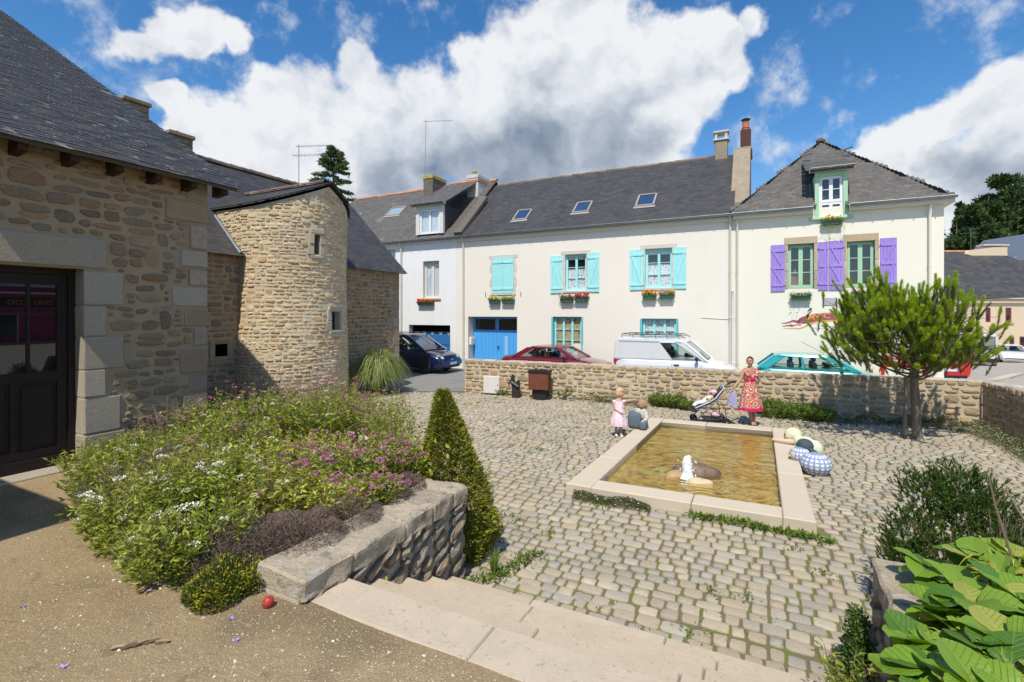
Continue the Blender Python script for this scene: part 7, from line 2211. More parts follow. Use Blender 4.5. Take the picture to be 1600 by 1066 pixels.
def matt(name, label, pts, w, h, n, seed, petals=None, fl=0.0, cat='ground cover', mt=None, L_=.03, z0=0.0):
  """low mat of foliage along a line of points (world)"""
  R = np.random.default_rng(seed); pts = [Vector(p + (0,)) if len(p) == 2 else Vector(p) for p in pts]
  t = empty(name, pts[0], 0, None, label, cat)
  seg = [(p, q, (q - p).length) for p, q in zip(pts, pts[1:])]; tot = sum(s[2] for s in seg)
  P = []
  for p, q, l in seg:
    k = int(n * l / tot); s = R.random(k); off = R.normal(0, .38, k) * w
    d = (q - p).normalized(); nrm = np.array([-d.y, d.x])
    base = np.array(p)[None, :2] + np.outer(s, np.array(q - p)[:2]) + off[:, None] * nrm
    hh = h * np.exp(-(off / w) ** 2 * 1.6) * (.65 + .5 * np.sin(base[:, 0] * 7) * np.cos(base[:, 1] * 6) + .2) * R.random(k) ** .5
    P.append(np.column_stack([base, z0 + np.clip(hh, .004, 9)]))
  P = np.vstack(P) - np.array(pts[0]);
  leafmesh('foliage', P, np.column_stack([R.normal(0, .7, len(P)), R.normal(0, .7, len(P)), R.uniform(.1, 1, len(P))]), R.uniform(.6, 1.3, len(P)) * L_, L_ * .38, mt or l_moss, t, R, kind='stuff')
  if petals:
    k = int(len(P) * fl); Q = P[R.choice(len(P), k, replace=False)] + [0, 0, .02]
    Q = np.repeat(Q, 6, 0); a = np.tile(np.arange(6) * pi / 3, k) + np.repeat(R.uniform(0, 1, k), 6)
    leafmesh('daisies', Q, np.column_stack([np.cos(a), np.sin(a), np.full(len(a), .25)]), .014, .010, petals, t, R, kind='stuff')
  return t
matt('daisy_mat', 'dense mat of small white daisies along the foot of the side wall, right edge', [P0(1460, 668), P0(1530, 678), P0(1580, 700), P0(1650, 735)], .36, .26, 12000, 91, p_white, .05)
matt('daisy_mat', 'shaded strip of daisies behind the pine trunk at the wall foot', [P0(1300, 660), P0(1370, 662), P0(1470, 666)], .22, .22, 6000, 92, p_white, .05)
matt('daisy_mat', 'strip of reddish and green ground cover along the wall left of the girl', [P0(892, 623), P0(930, 627), P0(965, 632), P0(1000, 636)], .2, .2, 4200, 93, p_white, .03)
matt('daisy_mat', 'flowering mat along the near left front of the fountain rim', [w2(-2.45, 6.86)[:2], w2(-1.9, 6.84)[:2], w2(-1.35, 6.88)[:2]], .12, .11, 3600, 94, p_white, .02)
matt('dandelions', 'leafy green weeds along the near right corner of the fountain', [w2(-.85, 6.92)[:2], w2(-.3, 6.93)[:2], w2(.3, 6.9)[:2], w2(.75, 6.85)[:2]], .10, .05, 620, 95, None, 0, mt=l_weed, L_=.07)
matt('weeds', 'green weeds at the foot of the planter wall and conifer', [w2(-2.6, 4.15)[:2], w2(-2.4, 4.5)[:2], w2(-2.2, 5.1)[:2]], .12, .05, 260, 96, None, 0, mt=l_weed, L_=.06)
matt('weeds', 'dark shrubby weeds at the left foot of the right planter wall', [w2(.62, 3.8)[:2], w2(.6, 4.3)[:2], w2(.75, 4.7)[:2]], .14, .45, 2600, 97, None, 0, mt=l_yew, L_=.045)
blades('grass_tuft', 'tuft of long grass at the foot of the cone conifer', w2(-2.45, 4.45), 60, .28, .16, .008, l_weed, 98, 'grass tuft')
blades('small_sprouts', 'little green sprouts from the stone joint at the planter wall foot by the steps', w2(-2.66, 3.05, .46), 26, .16, .1, .02, l_val2, 99, 'plant')
# moss and sprigs in the joints
R = np.random.default_rng(101); rj = random.Random(102)
P, Dv, Ls = [], [], []
rj.shuffle(joints)
for x, y in joints[:4200]:
  dens = mnoise.noise(Vector((x * .6, y * .6, 2))) + .35 * mnoise.noise(Vector((x * 2, y * 2, 5)))
  if dens < -.05: continue
  k = rj.randint(3, 9) if rj.random() < .85 else rj.randint(20, 40)
  sp = .03 if k < 10 else .06
  for _ in range(k):
    P.append((x + rj.gauss(0, sp), y + rj.gauss(0, sp), -.004)); Dv.append((rj.gauss(0, 1), rj.gauss(0, 1), rj.uniform(.3, 1.2))); Ls.append(rj.uniform(.012, .03) if k < 10 else rj.uniform(.02, .045))
o = leafmesh('joint_weeds', np.array(P), np.array(Dv), np.array(Ls), np.array(Ls) * .5, l_weed, pl, R, kind='stuff')
# fallen petals, twig and apple on the gravel
m_ap = mat('red_apple', (.42, .02, .03), .4, .4, noise=[(25, .7, (.20, .01, .02)), (60, .3, (.55, .25, .10))], coord='obj')
x, y, _ = gp(419, 950, TZ)
apl = empty('apple', (x, y, TZ), 0, None, 'red apple lying on the gravel beside the end stone', 'apple')
part('flesh', m_ap, apl, lambda m: m.ball((0, 0, .037), (.036, .036, .042), 18, 12, 0, Matrix.Rotation(.5, 3, 'Y'), lambda v: 1 - .22 * exp(-((1 - abs(v[2])) / .06)) if v[2] > 0 else 1 - .16 * exp(-((1 - abs(v[2])) / .06))))
part('calyx', l_dry, apl, lambda m: m.tube([(-.022, -.028, .045), (-.026, -.035, .046)], .006, 6))
tg = empty('fallen_bark', gp(215, 1010, TZ), .3, None, 'strip of dry brown bark lying on the gravel, lower left', 'bark')
rb = random.Random(6)
for k in range(5):
  part('bark_flake', l_dry, tg, lambda m: m.prism([(0, 0), (.07, .006), (.075, .014), (.03, .018), (0, .010)], -.008, .008, 'y'), loc=(-.13 + k * .055, rb.uniform(-.012, .012), .004), rot=(rb.uniform(-.6, .6), rb.uniform(-.3, .1), rb.uniform(-.3, .3)))
for i, (px, py, lb_) in enumerate(((35, 948, 'purple fallen petal at the far left of the gravel'), (99, 1041, 'lilac fallen petal near the bottom left corner'), (231, 924, 'lilac petal near the heath at the bed edge'), (361, 966, 'pale lilac flower lying below the golden heath'), (368, 1000, 'tiny violet petal on the open gravel'))):
  x, y, _ = gp(px, py, TZ + .01)
  R = np.random.default_rng(i); a = R.uniform(0, 6, 4)
  o = leafmesh('petal', np.zeros((4, 3)), np.column_stack([np.cos(a), np.sin(a), np.full(4, .25)]), .024, .016, p_lil, None, R)
  o.location = (x, y, TZ + .008); tag(o, lb_, 'petal')
# ------------------------------------------------------------------ vehicles
g_car = clearglass('car_glass', (.74, .84, .82))
g_card = glass('dark_car_glass', (.015, .022, .022), .03)
m_tyre = mat('tyre_rubber', (.018, .018, .019), .85, .3); m_rim_ = mat('silver_rim', (.42, .43, .44), .35, .5, .7); m_blk = mat('black_trim', (.02, .02, .022), .5, .4)
m_chrome = mat('headlamp_glass', (.62, .65, .68), .12, .8, .2, coat=.5); m_tail = mat('tail_lamp', (.50, .01, .012), .2, .6, coat=.5); m_plate = mat('plate_white', (.62, .66, .70), .4); m_pb = mat('plate_blue', (.02, .08, .5), .4); m_amber = mat('amber_lamp', (.75, .25, .03), .25, .5)
m_int = mat('car_interior', (.035, .035, .038), .9)
def paint(name, col, rough=.25): return mat(name, col, rough, .5, .15, coat=.8, coord='obj', noise=[(2, .15, tuple(c * .85 for c in col))])
def wheel(parent, x, y, r, w, side, mt=m_rim_, spokes=7):
  t = empty('wheel', (x, y, r), 0, parent)
  part('tyre', m_tyre, t, lambda m: m.lathe([(r * .66, -w / 2 + .01), (r * .93, -w / 2), (r, -w / 2 + .03), (r, w / 2 - .03), (r * .93, w / 2), (r * .66, w / 2 - .01)], (0, 0, 0), 24, axis='y'))
  def f(m):
    s = side; y0 = s * (w / 2 - .012)
    m.lathe([(r * .67, y0 - s * .05), (r * .67, y0), (r * .62, y0 + s * .004), (r * .58, y0 - s * .02)] if True else [], (0, 0, 0), 24, axis='y')
    for i in range(spokes):
      a = 2 * pi * i / spokes; c_, s_ = cos(a), sin(a)
      p = [(-.045, .05), (.045, .05), (.032, r * .62), (-.032, r * .62)]
      q = [(u * c_ - v * s_, u * s_ + v * c_) for u, v in p]
      m.prism(q if s > 0 else q[::-1], y0 - s * .018, y0 + s * .002, 'y')
    m.lathe([(.065, y0 - s * .02), (.06, y0 + s * .012), (.02, y0 + s * .018)], (0, 0, 0), 12, axis='y')
  part('rim', mt, t, f)
def loft(m, rings, mi=0, caps=True, sm=True):
  n = len(rings[0]); o = len(m.v)
  vs = [p for r in rings for p in r]
  fs = [(i * n + k, i * n + (k + 1) % n, (i + 1) * n + (k + 1) % n, (i + 1) * n + k) for i in range(len(rings) - 1) for k in range(n)]
  if caps: fs += [tuple(range(n - 1, -1, -1)), tuple(range((len(rings) - 1) * n, len(rings) * n))]
  m.add(vs, fs, mi, sm)
def car(name, label, loc, rz, col, L, Wd, prof, belt, roofz, gh, wheels, r=.29, glassm=None, zb=.2, group=None, sidewin=None, doors=(), plate=None, lamps=None, rear=None, mirror=None, bumper=True, cat='car', handle=None, vert=False):
  """prof: (x, top z) of the lower body, rear to front; gh = (x0 belt rear, x1 belt front, x0 roof rear, x1 roof front); forward is +x"""
  t = empty(name, loc, rz, None, label, cat, group)
  hw = Wd / 2; gm = glassm or g_card
  def wid(x):
    e = max(0, (abs(x) - (L / 2 - .45)) / .45); return hw * (1 - .17 * e ** 2.2)
  def ztop(x):
    for (a, za), (b, zb_) in zip(prof, prof[1:]):
      if a <= x <= b: s = (x - a) / (b - a); return za + (zb_ - za) * s
    return prof[0][1] if x < prof[0][0] else prof[-1][1]
  def body(m):
    xs = sorted(set([round(p[0], 3) for p in prof] + [round(-L / 2 + L * i / 26, 3) for i in range(27)]))
    rings = []
    for x in xs:
      w = wid(x); z1 = ztop(x); e = max(0, (abs(x) - (L / 2 - .14)) / .14); zlo = zb + .10 * e; z1 -= .05 * e
      mid = zlo + (z1 - zlo) * .5
      half = [(w * .80, zlo), (w * .96, zlo + .07), (w * (1 - .01 * e), mid - .06), (w * .997, mid + .10), (w * .965, z1 - .09), (w * .925, z1 - .02), (w * .78, z1 + .015), (w * .4, z1 + .035)]
      rings.append([(x, y, z) for y, z in half] + [(x, -y, z) for y, z in half[::-1]])
    loft(m, rings)
  b = part('body', col, t, body, sharp=50)
  x0, x1, u0, u1 = gh
  w0, w1 = hw * .925, hw * (.90 if vert else .76)
  zb0 = belt
  def ring(xa, xb, w, z, cr, lift=0):
    pts = []
    for sx, sy in ((1, -1), (1, 1), (-1, 1), (-1, -1)):
      for k in range(4):
        a = {(1, -1): -pi / 2, (1, 1): 0, (-1, 1): pi / 2, (-1, -1): pi}[(sx, sy)] + k * pi / 6
        cx = (xb - cr) if sx > 0 else (xa + cr); cy = sy * (w - cr)
        pts.append((cx + cr * cos(a), cy + cr * sin(a), z))
    return pts
  H = roofz - zb0
  def SV_(s, v, side, out=0.0):
    xa = x0 + (u0 - x0) * .9 * v; xb = x1 + (u1 - x1) * .9 * v
    y = w0 + (w1 - w0) * .86 * v; return (xa + (xb - xa) * s, side * (y + out), zb0 + H * .86 * v)
  sw_ = sidewin or [(.06, .46, .10, .46), (.49, .92, .49, .88)]
  def green(m):
    loft(m, [ring(x0 + (u0 - x0) * .83, x1 + (u1 - x1) * .83, w0 + (w1 - w0) * .79, zb0 + H * .79, .10), ring(x0 + (u0 - x0) * .9, x1 + (u1 - x1) * .9, w0 + (w1 - w0) * .86, zb0 + H * .86, .10), ring(u0, u1, w1, zb0 + H * .94, .12), ring(u0 + .10, u1 - .14, w1 - .10, roofz - .008, .12), ring(u0 + .45, u1 - .5, w1 - .35, roofz, .1)])
    gaps = []
    pb, pt = -.0, -.0
    for a, b, c_, d_ in sw_: gaps.append((pb, a, pt, c_)); pb, pt = b, d_
    gaps.append((pb, 1.0, pt, 1.0))
    for side in (-1, 1):
      for a, b, c_, d_ in gaps:
        o = [SV_(a, -.06, side), SV_(b, -.06, side), SV_(d_, 1.0, side), SV_(c_, 1.0, side)]; i_ = [(x, y - side * .035, z) for x, y, z in o]
        m.add(o + i_, [(0, 1, 2, 3), (7, 6, 5, 4), (0, 4, 5, 1), (1, 5, 6, 2), (2, 6, 7, 3), (3, 7, 4, 0)])
      o = [SV_(0, -.06, side), SV_(1, -.06, side), SV_(1, .05, side), SV_(0, .05, side)]; i_ = [(x, y - side * .035, z) for x, y, z in o]
      m.add(o + i_, [(0, 1, 2, 3), (7, 6, 5, 4), (0, 4, 5, 1), (1, 5, 6, 2), (2, 6, 7, 3), (3, 7, 4, 0)])
      # screen pillars
      for fr_ in (0, 1):
        pts_ = [SV_(fr_, v, side, -.03) for v in (-.05, .5, .95)]
        m.tube(pts_, .045, 6, sm=False)
  part('cabin', col, t, green, sharp=28)
  def seats(m):
    for sx in ((-.15, .0), (x0 * .45, x0 * .45)):
      for sy in (-.36, .36):
        m.bbox(sx[0] - .10, sx[0] + .06, sy - .22, sy + .22, belt - .25, belt + .22, .05); m.bbox(sx[0] - .08, sx[0] + .03, sy - .11, sy + .11, belt + .24, belt + .40, .03)
    m.tube([(x1 - .75, .36, belt + .02), (x1 - .70, .36, belt + .12)], .17, 12)
    m.bbox(x1 - .55, x1 - .05, -w0 * .8, w0 * .8, belt - .1, belt + .03, .04)
  part('seats', m_int, t, seats)
  # panes a few mm proud of the pillars
  H = roofz - zb0
  def S(s, v, side):                    # side pane point: s along belt, v height
    xa = x0 + (u0 - x0) * .9 * v; xb = x1 + (u1 - x1) * .9 * v
    y = w0 + (w1 - w0) * .86 * v; return (xa + (xb - xa) * s, side * (y + .006), zb0 + H * .86 * v)
  for side in (-1, 1):
    for s0, s1, s2, s3 in sw_:
      q = [S(s0, .06, side), S(s1, .06, side), S(s3, .93, side), S(s2, .93, side)]
      part('side_window', gm, t, lambda m: m.add(q, [(0, 1, 2, 3) if side < 0 else (3, 2, 1, 0)]))
      mm_ = MB(); mm_.tube(q + [q[0]], .010, 5); mm_.build('window_seal', m_blk, t)
  def E(v, y, front):
    xx = (x1 + (u1 - x1) * .9 * v + .006) if front else (x0 + (u0 - x0) * .9 * v - .006)
    ww = (w0 + (w1 - w0) * .86 * v) * .86; return (xx, y * ww, zb0 + H * .86 * v)
  for front in (True, False):
    q = [E(.05, -1, front), E(.05, 1, front), E(.95, 1, front), E(.95, -1, front)]
    part('windscreen' if front else 'rear_window', gm, t, lambda m: m.add(q, [(0, 1, 2, 3) if front else (3, 2, 1, 0)]))
    mm_ = MB(); mm_.tube(q + [q[0]], .012, 5); mm_.build('window_seal', m_blk, t)
  for x in wheels:
    for side in (-1, 1):
      yy = side * (wid(x) + .002)
      part('wheel_arch', m_blk, t, lambda m: m.prism([(x + (r + .06) * cos(a), max(zb + .0, r + (r + .06) * sin(a))) for a in np.linspace(-.2, pi + .2, 18)], yy - .02, yy + .003, 'y'))
      wheel(t, x, side * (hw - .095), r, .20, side)
  for x in doors:
    for side in (-1, 1):
      part('door_gap', m_blk, t, lambda m: m.box(x - .006, x + .006, min(side * (hw - .01), side * (hw + .0015)), max(side * (hw - .01), side * (hw + .0015)), zb + .12, belt - .12))
  if handle:
    for x in handle:
      for side in (-1, 1): part('door_handle', m_blk, t, lambda m: m.bbox(x - .09, x + .09, side * hw - .015, side * hw + .02, belt - .17, belt - .13, .006))
  mx = mirror if mirror is not None else x1 - .42
  for side in (-1, 1):
    part('mirror', m_blk if vert else col, t, lambda m: (m.ball((mx, side * (hw + .10), belt + .09), (.065, .10, .075), 10, 8), m.tube([(mx, side * (hw - .08), belt + .02), (mx, side * (hw + .05), belt + .07)], .02, 6)))
  if bumper:
    part('bumper_strip', m_blk, t, lambda m: (m.bbox(L / 2 - .10, L / 2 + .006, -hw * .74, hw * .74, .34, .44, .01), m.bbox(-L / 2 - .006, -L / 2 + .10, -hw * .74, hw * .74, .38, .48, .01)))
  def platef(x, zc, txt):
    s = 1 if x > 0 else -1
    p = empty('number_plate', (x, 0, zc), pi / 2 * s, t)
    part('plate', m_plate, p, lambda m: m.box(-.26, .26, -.012, 0, -.055, .055)); part('blue_band', m_pb, p, lambda m: (m.box(-.26, -.22, -.015, -.012, -.055, .055), m.box(.22, .26, -.015, -.012, -.055, .055)))
    if txt: text(txt, .10, (0, -.016, 0), (pi / 2, 0, 0), m_blk, p, 'plate_lettering')
  if plate:
    for x, zc, txt in plate: platef(x, zc, txt)
  return t, wid
def onrow(a, b): return w2(a, b, 0)
# dark blue people carrier
c_blue = paint('dark_blue_paint', (.004, .010, .055), .3)
BX, BY = -3.85, 21.8
t, wd = car('people_carrier', 'dark blue people carrier parked at the left by the white house garage', (0, 0, 0), ANG, c_blue, 4.6, 1.82,
  [(-2.3, .92), (-2.1, 1.0), (.6, 1.02), (1.2, .98), (1.75, .88), (2.1, .76), (2.3, .58)], 1.0, 1.73, (-2.2, 1.35, -2.05, .25), (-1.45, 1.38), r=.325, zb=.22,
  sidewin=[(.03, .22, .05, .23), (.245, .50, .25, .50), (.525, .84, .525, .74), (.865, .97, .80, .86)], doors=(-.75, .25, 1.0), handle=(.05, -.95), mirror=.85, bumper=False, glassm=g_car)
ca, cb = ab(BX, BY); t.location = w2(ca - 1.38, cb + .83, 0)
for s in (-1, 1):
  part('headlight', m_chrome, t, lambda m: m.ball((1.98, s * .66, .73), (.27, .15, .085), 14, 8, 0, Matrix.Rotation(.28, 3, 'Y') @ Matrix.Rotation(s * -.5, 3, 'Z')))
  part('fog_lamp', m_chrome, t, lambda m: m.ball((2.17, s * .60, .36), (.06, .07, .05), 8, 6))
part('grille', m_blk, t, lambda m: m.bbox(2.08, 2.262, -.42, .42, .50, .62, .02))
part('lower_grille', m_blk, t, lambda m: m.bbox(2.12, 2.31, -.55, .55, .25, .38, .02))
part('badge', m_chrome, t, lambda m: m.ball((2.27, 0, .58), (.015, .06, .06), 8, 6))
part('side_moulding', m_blk, t, lambda m: m.box(-2.0, 1.0, -.915, -.90, .46, .54))
p = empty('number_plate', (2.325, 0, .44), pi / 2, t); part('plate', m_plate, p, lambda m: m.box(-.26, .26, -.012, 0, -.055, .055)); part('blue_band', m_pb, p, lambda m: m.box(-.26, -.22, -.015, -.012, -.055, .055))
part('roof_rail', m_blk, t, lambda m: (m.tube([(-1.8, -.66, 1.66), (-1.7, -.66, 1.75), (-.1, -.66, 1.75), (.1, -.66, 1.68)], .018, 6), m.tube([(-1.8, .66, 1.66), (-1.7, .66, 1.75), (-.1, .66, 1.75), (.1, .66, 1.68)], .018, 6)))
part('wiper', m_blk, t, lambda m: m.tube([(1.30, -.2, 1.06), (1.0, .35, 1.22)], .01, 4))
# burgundy saloon
c_red = paint('burgundy_paint', (.17, .008, .022))
car('saloon_car', 'burgundy saloon car parked against the cream house behind the wall', w2(-7.3, 18.45), ANG, c_red, 4.4, 1.7,
  [(-2.2, .86), (-2.05, .92), (-1.3, .95), (1.0, .93), (1.6, .84), (2.05, .74), (2.2, .58)], .93, 1.40, (-1.62, 1.12, -.85, .28), (-1.3, 1.36), sidewin=[(.10, .29, .20, .31), (.30, .52, .32, .52), (.545, .92, .545, .84)], doors=(-.45, .45), handle=(-.25, .65), mirror=.62, glassm=g_car)
# white van with a roof rack
c_white = paint('white_van_paint', (.74, .75, .76), .35)
t, wd = car('small_white_van', 'small white delivery van with black roof rack behind the wall', w2(-2.75, 18.55), ANG, c_white, 4.1, 1.72,
  [(-2.05, 1.02), (-1.9, 1.06), (.8, 1.06), (1.1, 1.03), (1.6, .92), (1.95, .80), (2.05, .6)], 1.05, 1.80, (-2.03, 1.14, -1.96, .30), (-1.35, 1.35), sidewin=[(.655, .955, .655, .86)], doors=(.0, .95), handle=(.15,), mirror=.82, vert=True, cat='van', glassm=g_car)
def rack(m):
  for s in (-.62, .62):
    m.tube([(-1.8, s, 1.80), (-1.8, s, 1.93), (.2, s, 1.93), (.42, s, 1.82)], .016, 6); m.tube([(-1.8, s, 1.86), (.28, s, 1.86)], .010, 5)
  for x in np.linspace(-1.8, .2, 6): m.tube([(x, -.62, 1.93), (x, .62, 1.93)], .012, 5); m.tube([(x, -.62, 1.80), (x, -.62, 1.93)], .010, 5)
part('roof_rack', m_blk, t, rack)
part('side_swage', m_offw, t, lambda m: (m.box(-1.8, -.10, -.862, -.858, 1.02, 1.03), m.box(-1.8, -1.79, -.835, -.826, 1.03, 1.55)))
for s in (-1, 1): part('tail_lamp', m_tail, t, lambda m: m.bbox(-2.06, -1.98, s * .76 - .05, s * .76 + .05, .85, 1.05, .01))
part('wiper', m_blk, t, lambda m: m.tube([(1.12, -.4, 1.1), (.85, .1, 1.33)], .012, 4))
# teal hatchback
c_teal = paint('teal_metallic', (.02, .36, .36))
t, wd = car('hatchback', 'small teal two-door hatchback parked before the pale yellow house', w2(1.68, 18.8), ANG, c_teal, 3.75, 1.6,
  [(-1.87, .80), (-1.75, .88), (-1.5, .92), (.8, .90), (1.3, .82), (1.7, .72), (1.87, .56)], .90, 1.38, (-1.76, 1.0, -1.22, .22), (-1.15, 1.2), sidewin=[(.11, .455, .19, .455), (.485, .93, .485, .82)], doors=(-.25, .80), handle=(-.1,), mirror=.55, r=.27, glassm=g_car)
part('aerial_rod', m_blk, t, lambda m: m.tube([(.15, 0, 1.38), (-.5, 0, 1.75)], .006, 4))
part('fuel_flap', c_teal, t, lambda m: m.lathe([(.075, -.004), (.07, .006)], (-1.45, -.775, .80), 14, axis='y'))
part('tail_lamp', m_tail, t, lambda m: m.bbox(-1.86, -1.70, -.74, -.62, .66, .86, .02))
# red hatchback seen from behind
c_rd = paint('bright_red_paint', (.55, .012, .015))
rz_ = radians(80)
t, wd = car('red_hatchback', 'bright red hatchback seen from behind at the corner house', (17.55, 21.3, terrain_z(17.5, 20) + .05), rz_, c_rd, 4.0, 1.7,
  [(-2.0, .85), (-1.85, .98), (-1.6, 1.0), (1.0, .96), (1.5, .86), (1.9, .74), (2.0, .56)], .98, 1.50, (-1.85, 1.1, -1.45, .3), (-1.3, 1.3), bumper=False, doors=(0, .9), glassm=g_car)
for s in (-1, 1): part('tail_lamp', m_tail, t, lambda m: m.ball((-1.86, s * .66, .92), (.08, .14, .14), 10, 8))
part('reflector', m_amber, t, lambda m: m.bbox(-2.012, -1.98, -.35, .15, .80, .84, .004))
p = empty('number_plate', (-2.012, 0, .52), -pi / 2, t); part('plate', m_plate, p, lambda m: m.box(-.26, .26, -.012, 0, -.055, .055)); part('blue_band', m_pb, p, lambda m: (m.box(-.26, -.22, -.015, -.012, -.055, .055), m.box(.22, .26, -.015, -.012, -.055, .055)))
part('lower_valance', m_blk, t, lambda m: m.bbox(-2.0, -1.8, -.6, .6, .20, .33, .02))
# vehicles down the street
c_gr = paint('grey_paint', (.20, .20, .20)); gz = terrain_z(25, 26) + .05
car('grey_car', 'grey car parked in front of the red hatchback', (21.6, 25.2, terrain_z(22, 25) + .05), radians(62), c_gr, 4.1, 1.7, [(-2.05, .85), (-1.8, .98), (1.0, .96), (1.5, .86), (1.9, .74), (2.05, .56)], .97, 1.48, (-1.85, 1.1, -1.35, .3), (-1.3, 1.3), glassm=g_car)
t, wd = car('large_white_van', 'tall white panel van parked along the street at the right edge', (34.2, 36.6, terrain_z(34, 36) + .05), radians(55), c_white, 5.0, 1.98,
  [(-2.5, 1.12), (-2.3, 1.2), (1.3, 1.2), (1.9, 1.06), (2.3, .95), (2.5, .6)], 1.18, 2.35, (-2.48, 1.85, -2.42, 1.0), (-1.6, 1.6), r=.33, sidewin=[(.80, .965, .80, .90)], doors=(.6, 1.6), vert=True, cat='van', glassm=g_car)
for s in (-1, 1): part('tail_lamp', m_tail, t, lambda m: m.bbox(-2.53, -2.40, s * .88 - .07, s * .88 + .07, .85, 1.45, .02))
part('rear_bumper', m_blk, t, lambda m: m.bbox(-2.60, -2.3, -.95, .95, .35, .62, .03)); part('side_moulding', m_blk, t, lambda m: m.box(-1.1, 1.1, -1.0, -.985, .5, .66))
part('red_decal', m_tail, t, lambda m: m.box(.25, .45, -.945, -.94, 1.5, 1.9))
car('small_white_car', 'white car with dark windscreen parked beyond the tall van', (42.6, 42.2, terrain_z(42, 42) + .05), radians(235), c_white, 4.1, 1.75, [(-2.05, .85), (-1.8, .98), (1.0, .96), (1.5, .88), (1.9, .76), (2.05, .56)], .97, 1.48, (-1.85, 1.2, -1.35, .4), (-1.3, 1.3), glassm=g_car)

# ------------------------------------------------------------------ things at the wall
def wall_t(px):
  k = (px - 800) / F
  return (k * WALL0.y - WALL0.x) / (WD.x - k * WD.y)
WA = atan2(WD.y, WD.x)
def wall_at(px, off=0.0): p = WALL0 + WD * wall_t(px) + WN * off; return (p.x, p.y, 0)
wzz = lambda px, py, off=0.0: CAMZ - (py - 488) / F * wall_at(px, off)[1]
def at_wall(name, px, off, label, cat): return empty(name, wall_at(px, off), WA, None, label, cat)
t = at_wall('utility_cabinet', 769, .05, 'flat white utility panel set against the left end of the plaza wall', 'panel')
part('door', m_offw, t, lambda m: m.bbox(-.29, .29, -.03, .06, .04, wzz(769, 588), .008)); part('lock', m_blk, t, lambda m: m.box(.22, .25, -.035, -.03, .3, .34))
m_rust = mat('rusty_steel', (.17, .055, .028), .8, .3, noise=[(5, .7, (.10, .033, .02)), (20, .4, (.27, .10, .04))], streak=(9, .4, (.08, .03, .02)))
t = at_wall('rusty_box', 849, .55, 'rusty brown metal box with black lid on a post before the plaza wall', 'box')
zt_, zb_ = wzz(849, 583, .5), wzz(849, 609, .5)
part('casing', m_rust, t, lambda m: m.bbox(-.32, .32, -.0, .34, zb_, zt_, .008)); part('lid', m_blk, t, lambda m: (m.box(-.34, .34, -.02, .03, zt_, zt_ + .07), m.box(-.34, .34, .31, .36, zt_, zt_ + .07), m.box(-.34, -.29, .03, .31, zt_, zt_ + .07), m.box(.29, .34, .03, .31, zt_, zt_ + .07), m.box(-.3, .3, .0, .34, zt_ + .005, zt_ + .03)))
part('post', m_blk, t, lambda m: m.box(-.2, .2, .1, .24, 0, zb_))
t = at_wall('dark_figure', 811, .32, 'dark forked post with a small tilted plate before the plaza wall', 'sculpture')
m_brz = mat('dark_bronze', (.035, .030, .026), .55, .4, .3, noise=[(8, .5, (.07, .055, .04))], bump=(20, .6, .02))
part('post', m_brz, t, lambda m: m.prism([(-.10, -.02), (.12, -.02), (.13, .42), (.12, .56), (.06, .55), (.02, .46), (-.03, .48), (-.06, .66), (-.10, .74), (-.14, .62), (-.17, .46), (-.12, .40)], -.06, .06, 'y'))
part('tilted_plate', m_zinc, t, lambda m: m.prism([(-.12, .50), (.12, .36), (.13, .39), (-.10, .54)], -.14, -.062, 'y'))
part('arm', m_brz, t, lambda m: m.tube([(-.14, -.05, .55), (-.20, -.10, .42), (-.17, -.12, .36)], [.03, .025, .02], 6))
# ------------------------------------------------------------------ people
def skinbody(name, parent, verts, edges, radii, mt, root=0, sub=2, loc=(0, 0, 0)):
  me = bpy.data.meshes.new(name); me.from_pydata([tuple(v) for v in verts], edges, []); me.update(); me.materials.append(mt)
  o = link(name, me, parent, loc)
  s = o.modifiers.new('skin', 'SKIN'); s.use_smooth_shade = True
  if not me.skin_vertices: me.attributes  # the modifier makes the layer
  sv = me.skin_vertices[0].data
  for i, r in enumerate(radii):
    sv[i].radius = (r, r) if isinstance(r, (int, float)) else r
    sv[i].use_root = (i == root)
  q = o.modifiers.new('sub', 'SUBSURF'); q.levels = sub; q.render_levels = sub
  # freeze to a plain mesh
  bpy.context.view_layer.update()
  dg = bpy.context.evaluated_depsgraph_get()
  m2 = bpy.data.meshes.new_from_object(o.evaluated_get(dg)); o.modifiers.clear(); o.data = m2
  m2.materials.clear(); m2.materials.append(mt)
  m2.polygons.foreach_set('use_smooth', np.ones(len(m2.polygons), dtype=bool))
  return o
class Sk:
  def __init__(s): s.v, s.e, s.r, s.n = [], [], [], {}
  def p(s, name, co, r, frm=None):
    s.n[name] = len(s.v); s.v.append(co); s.r.append(r)
    if frm: s.e.append((s.n[frm], s.n[name]))
    return s
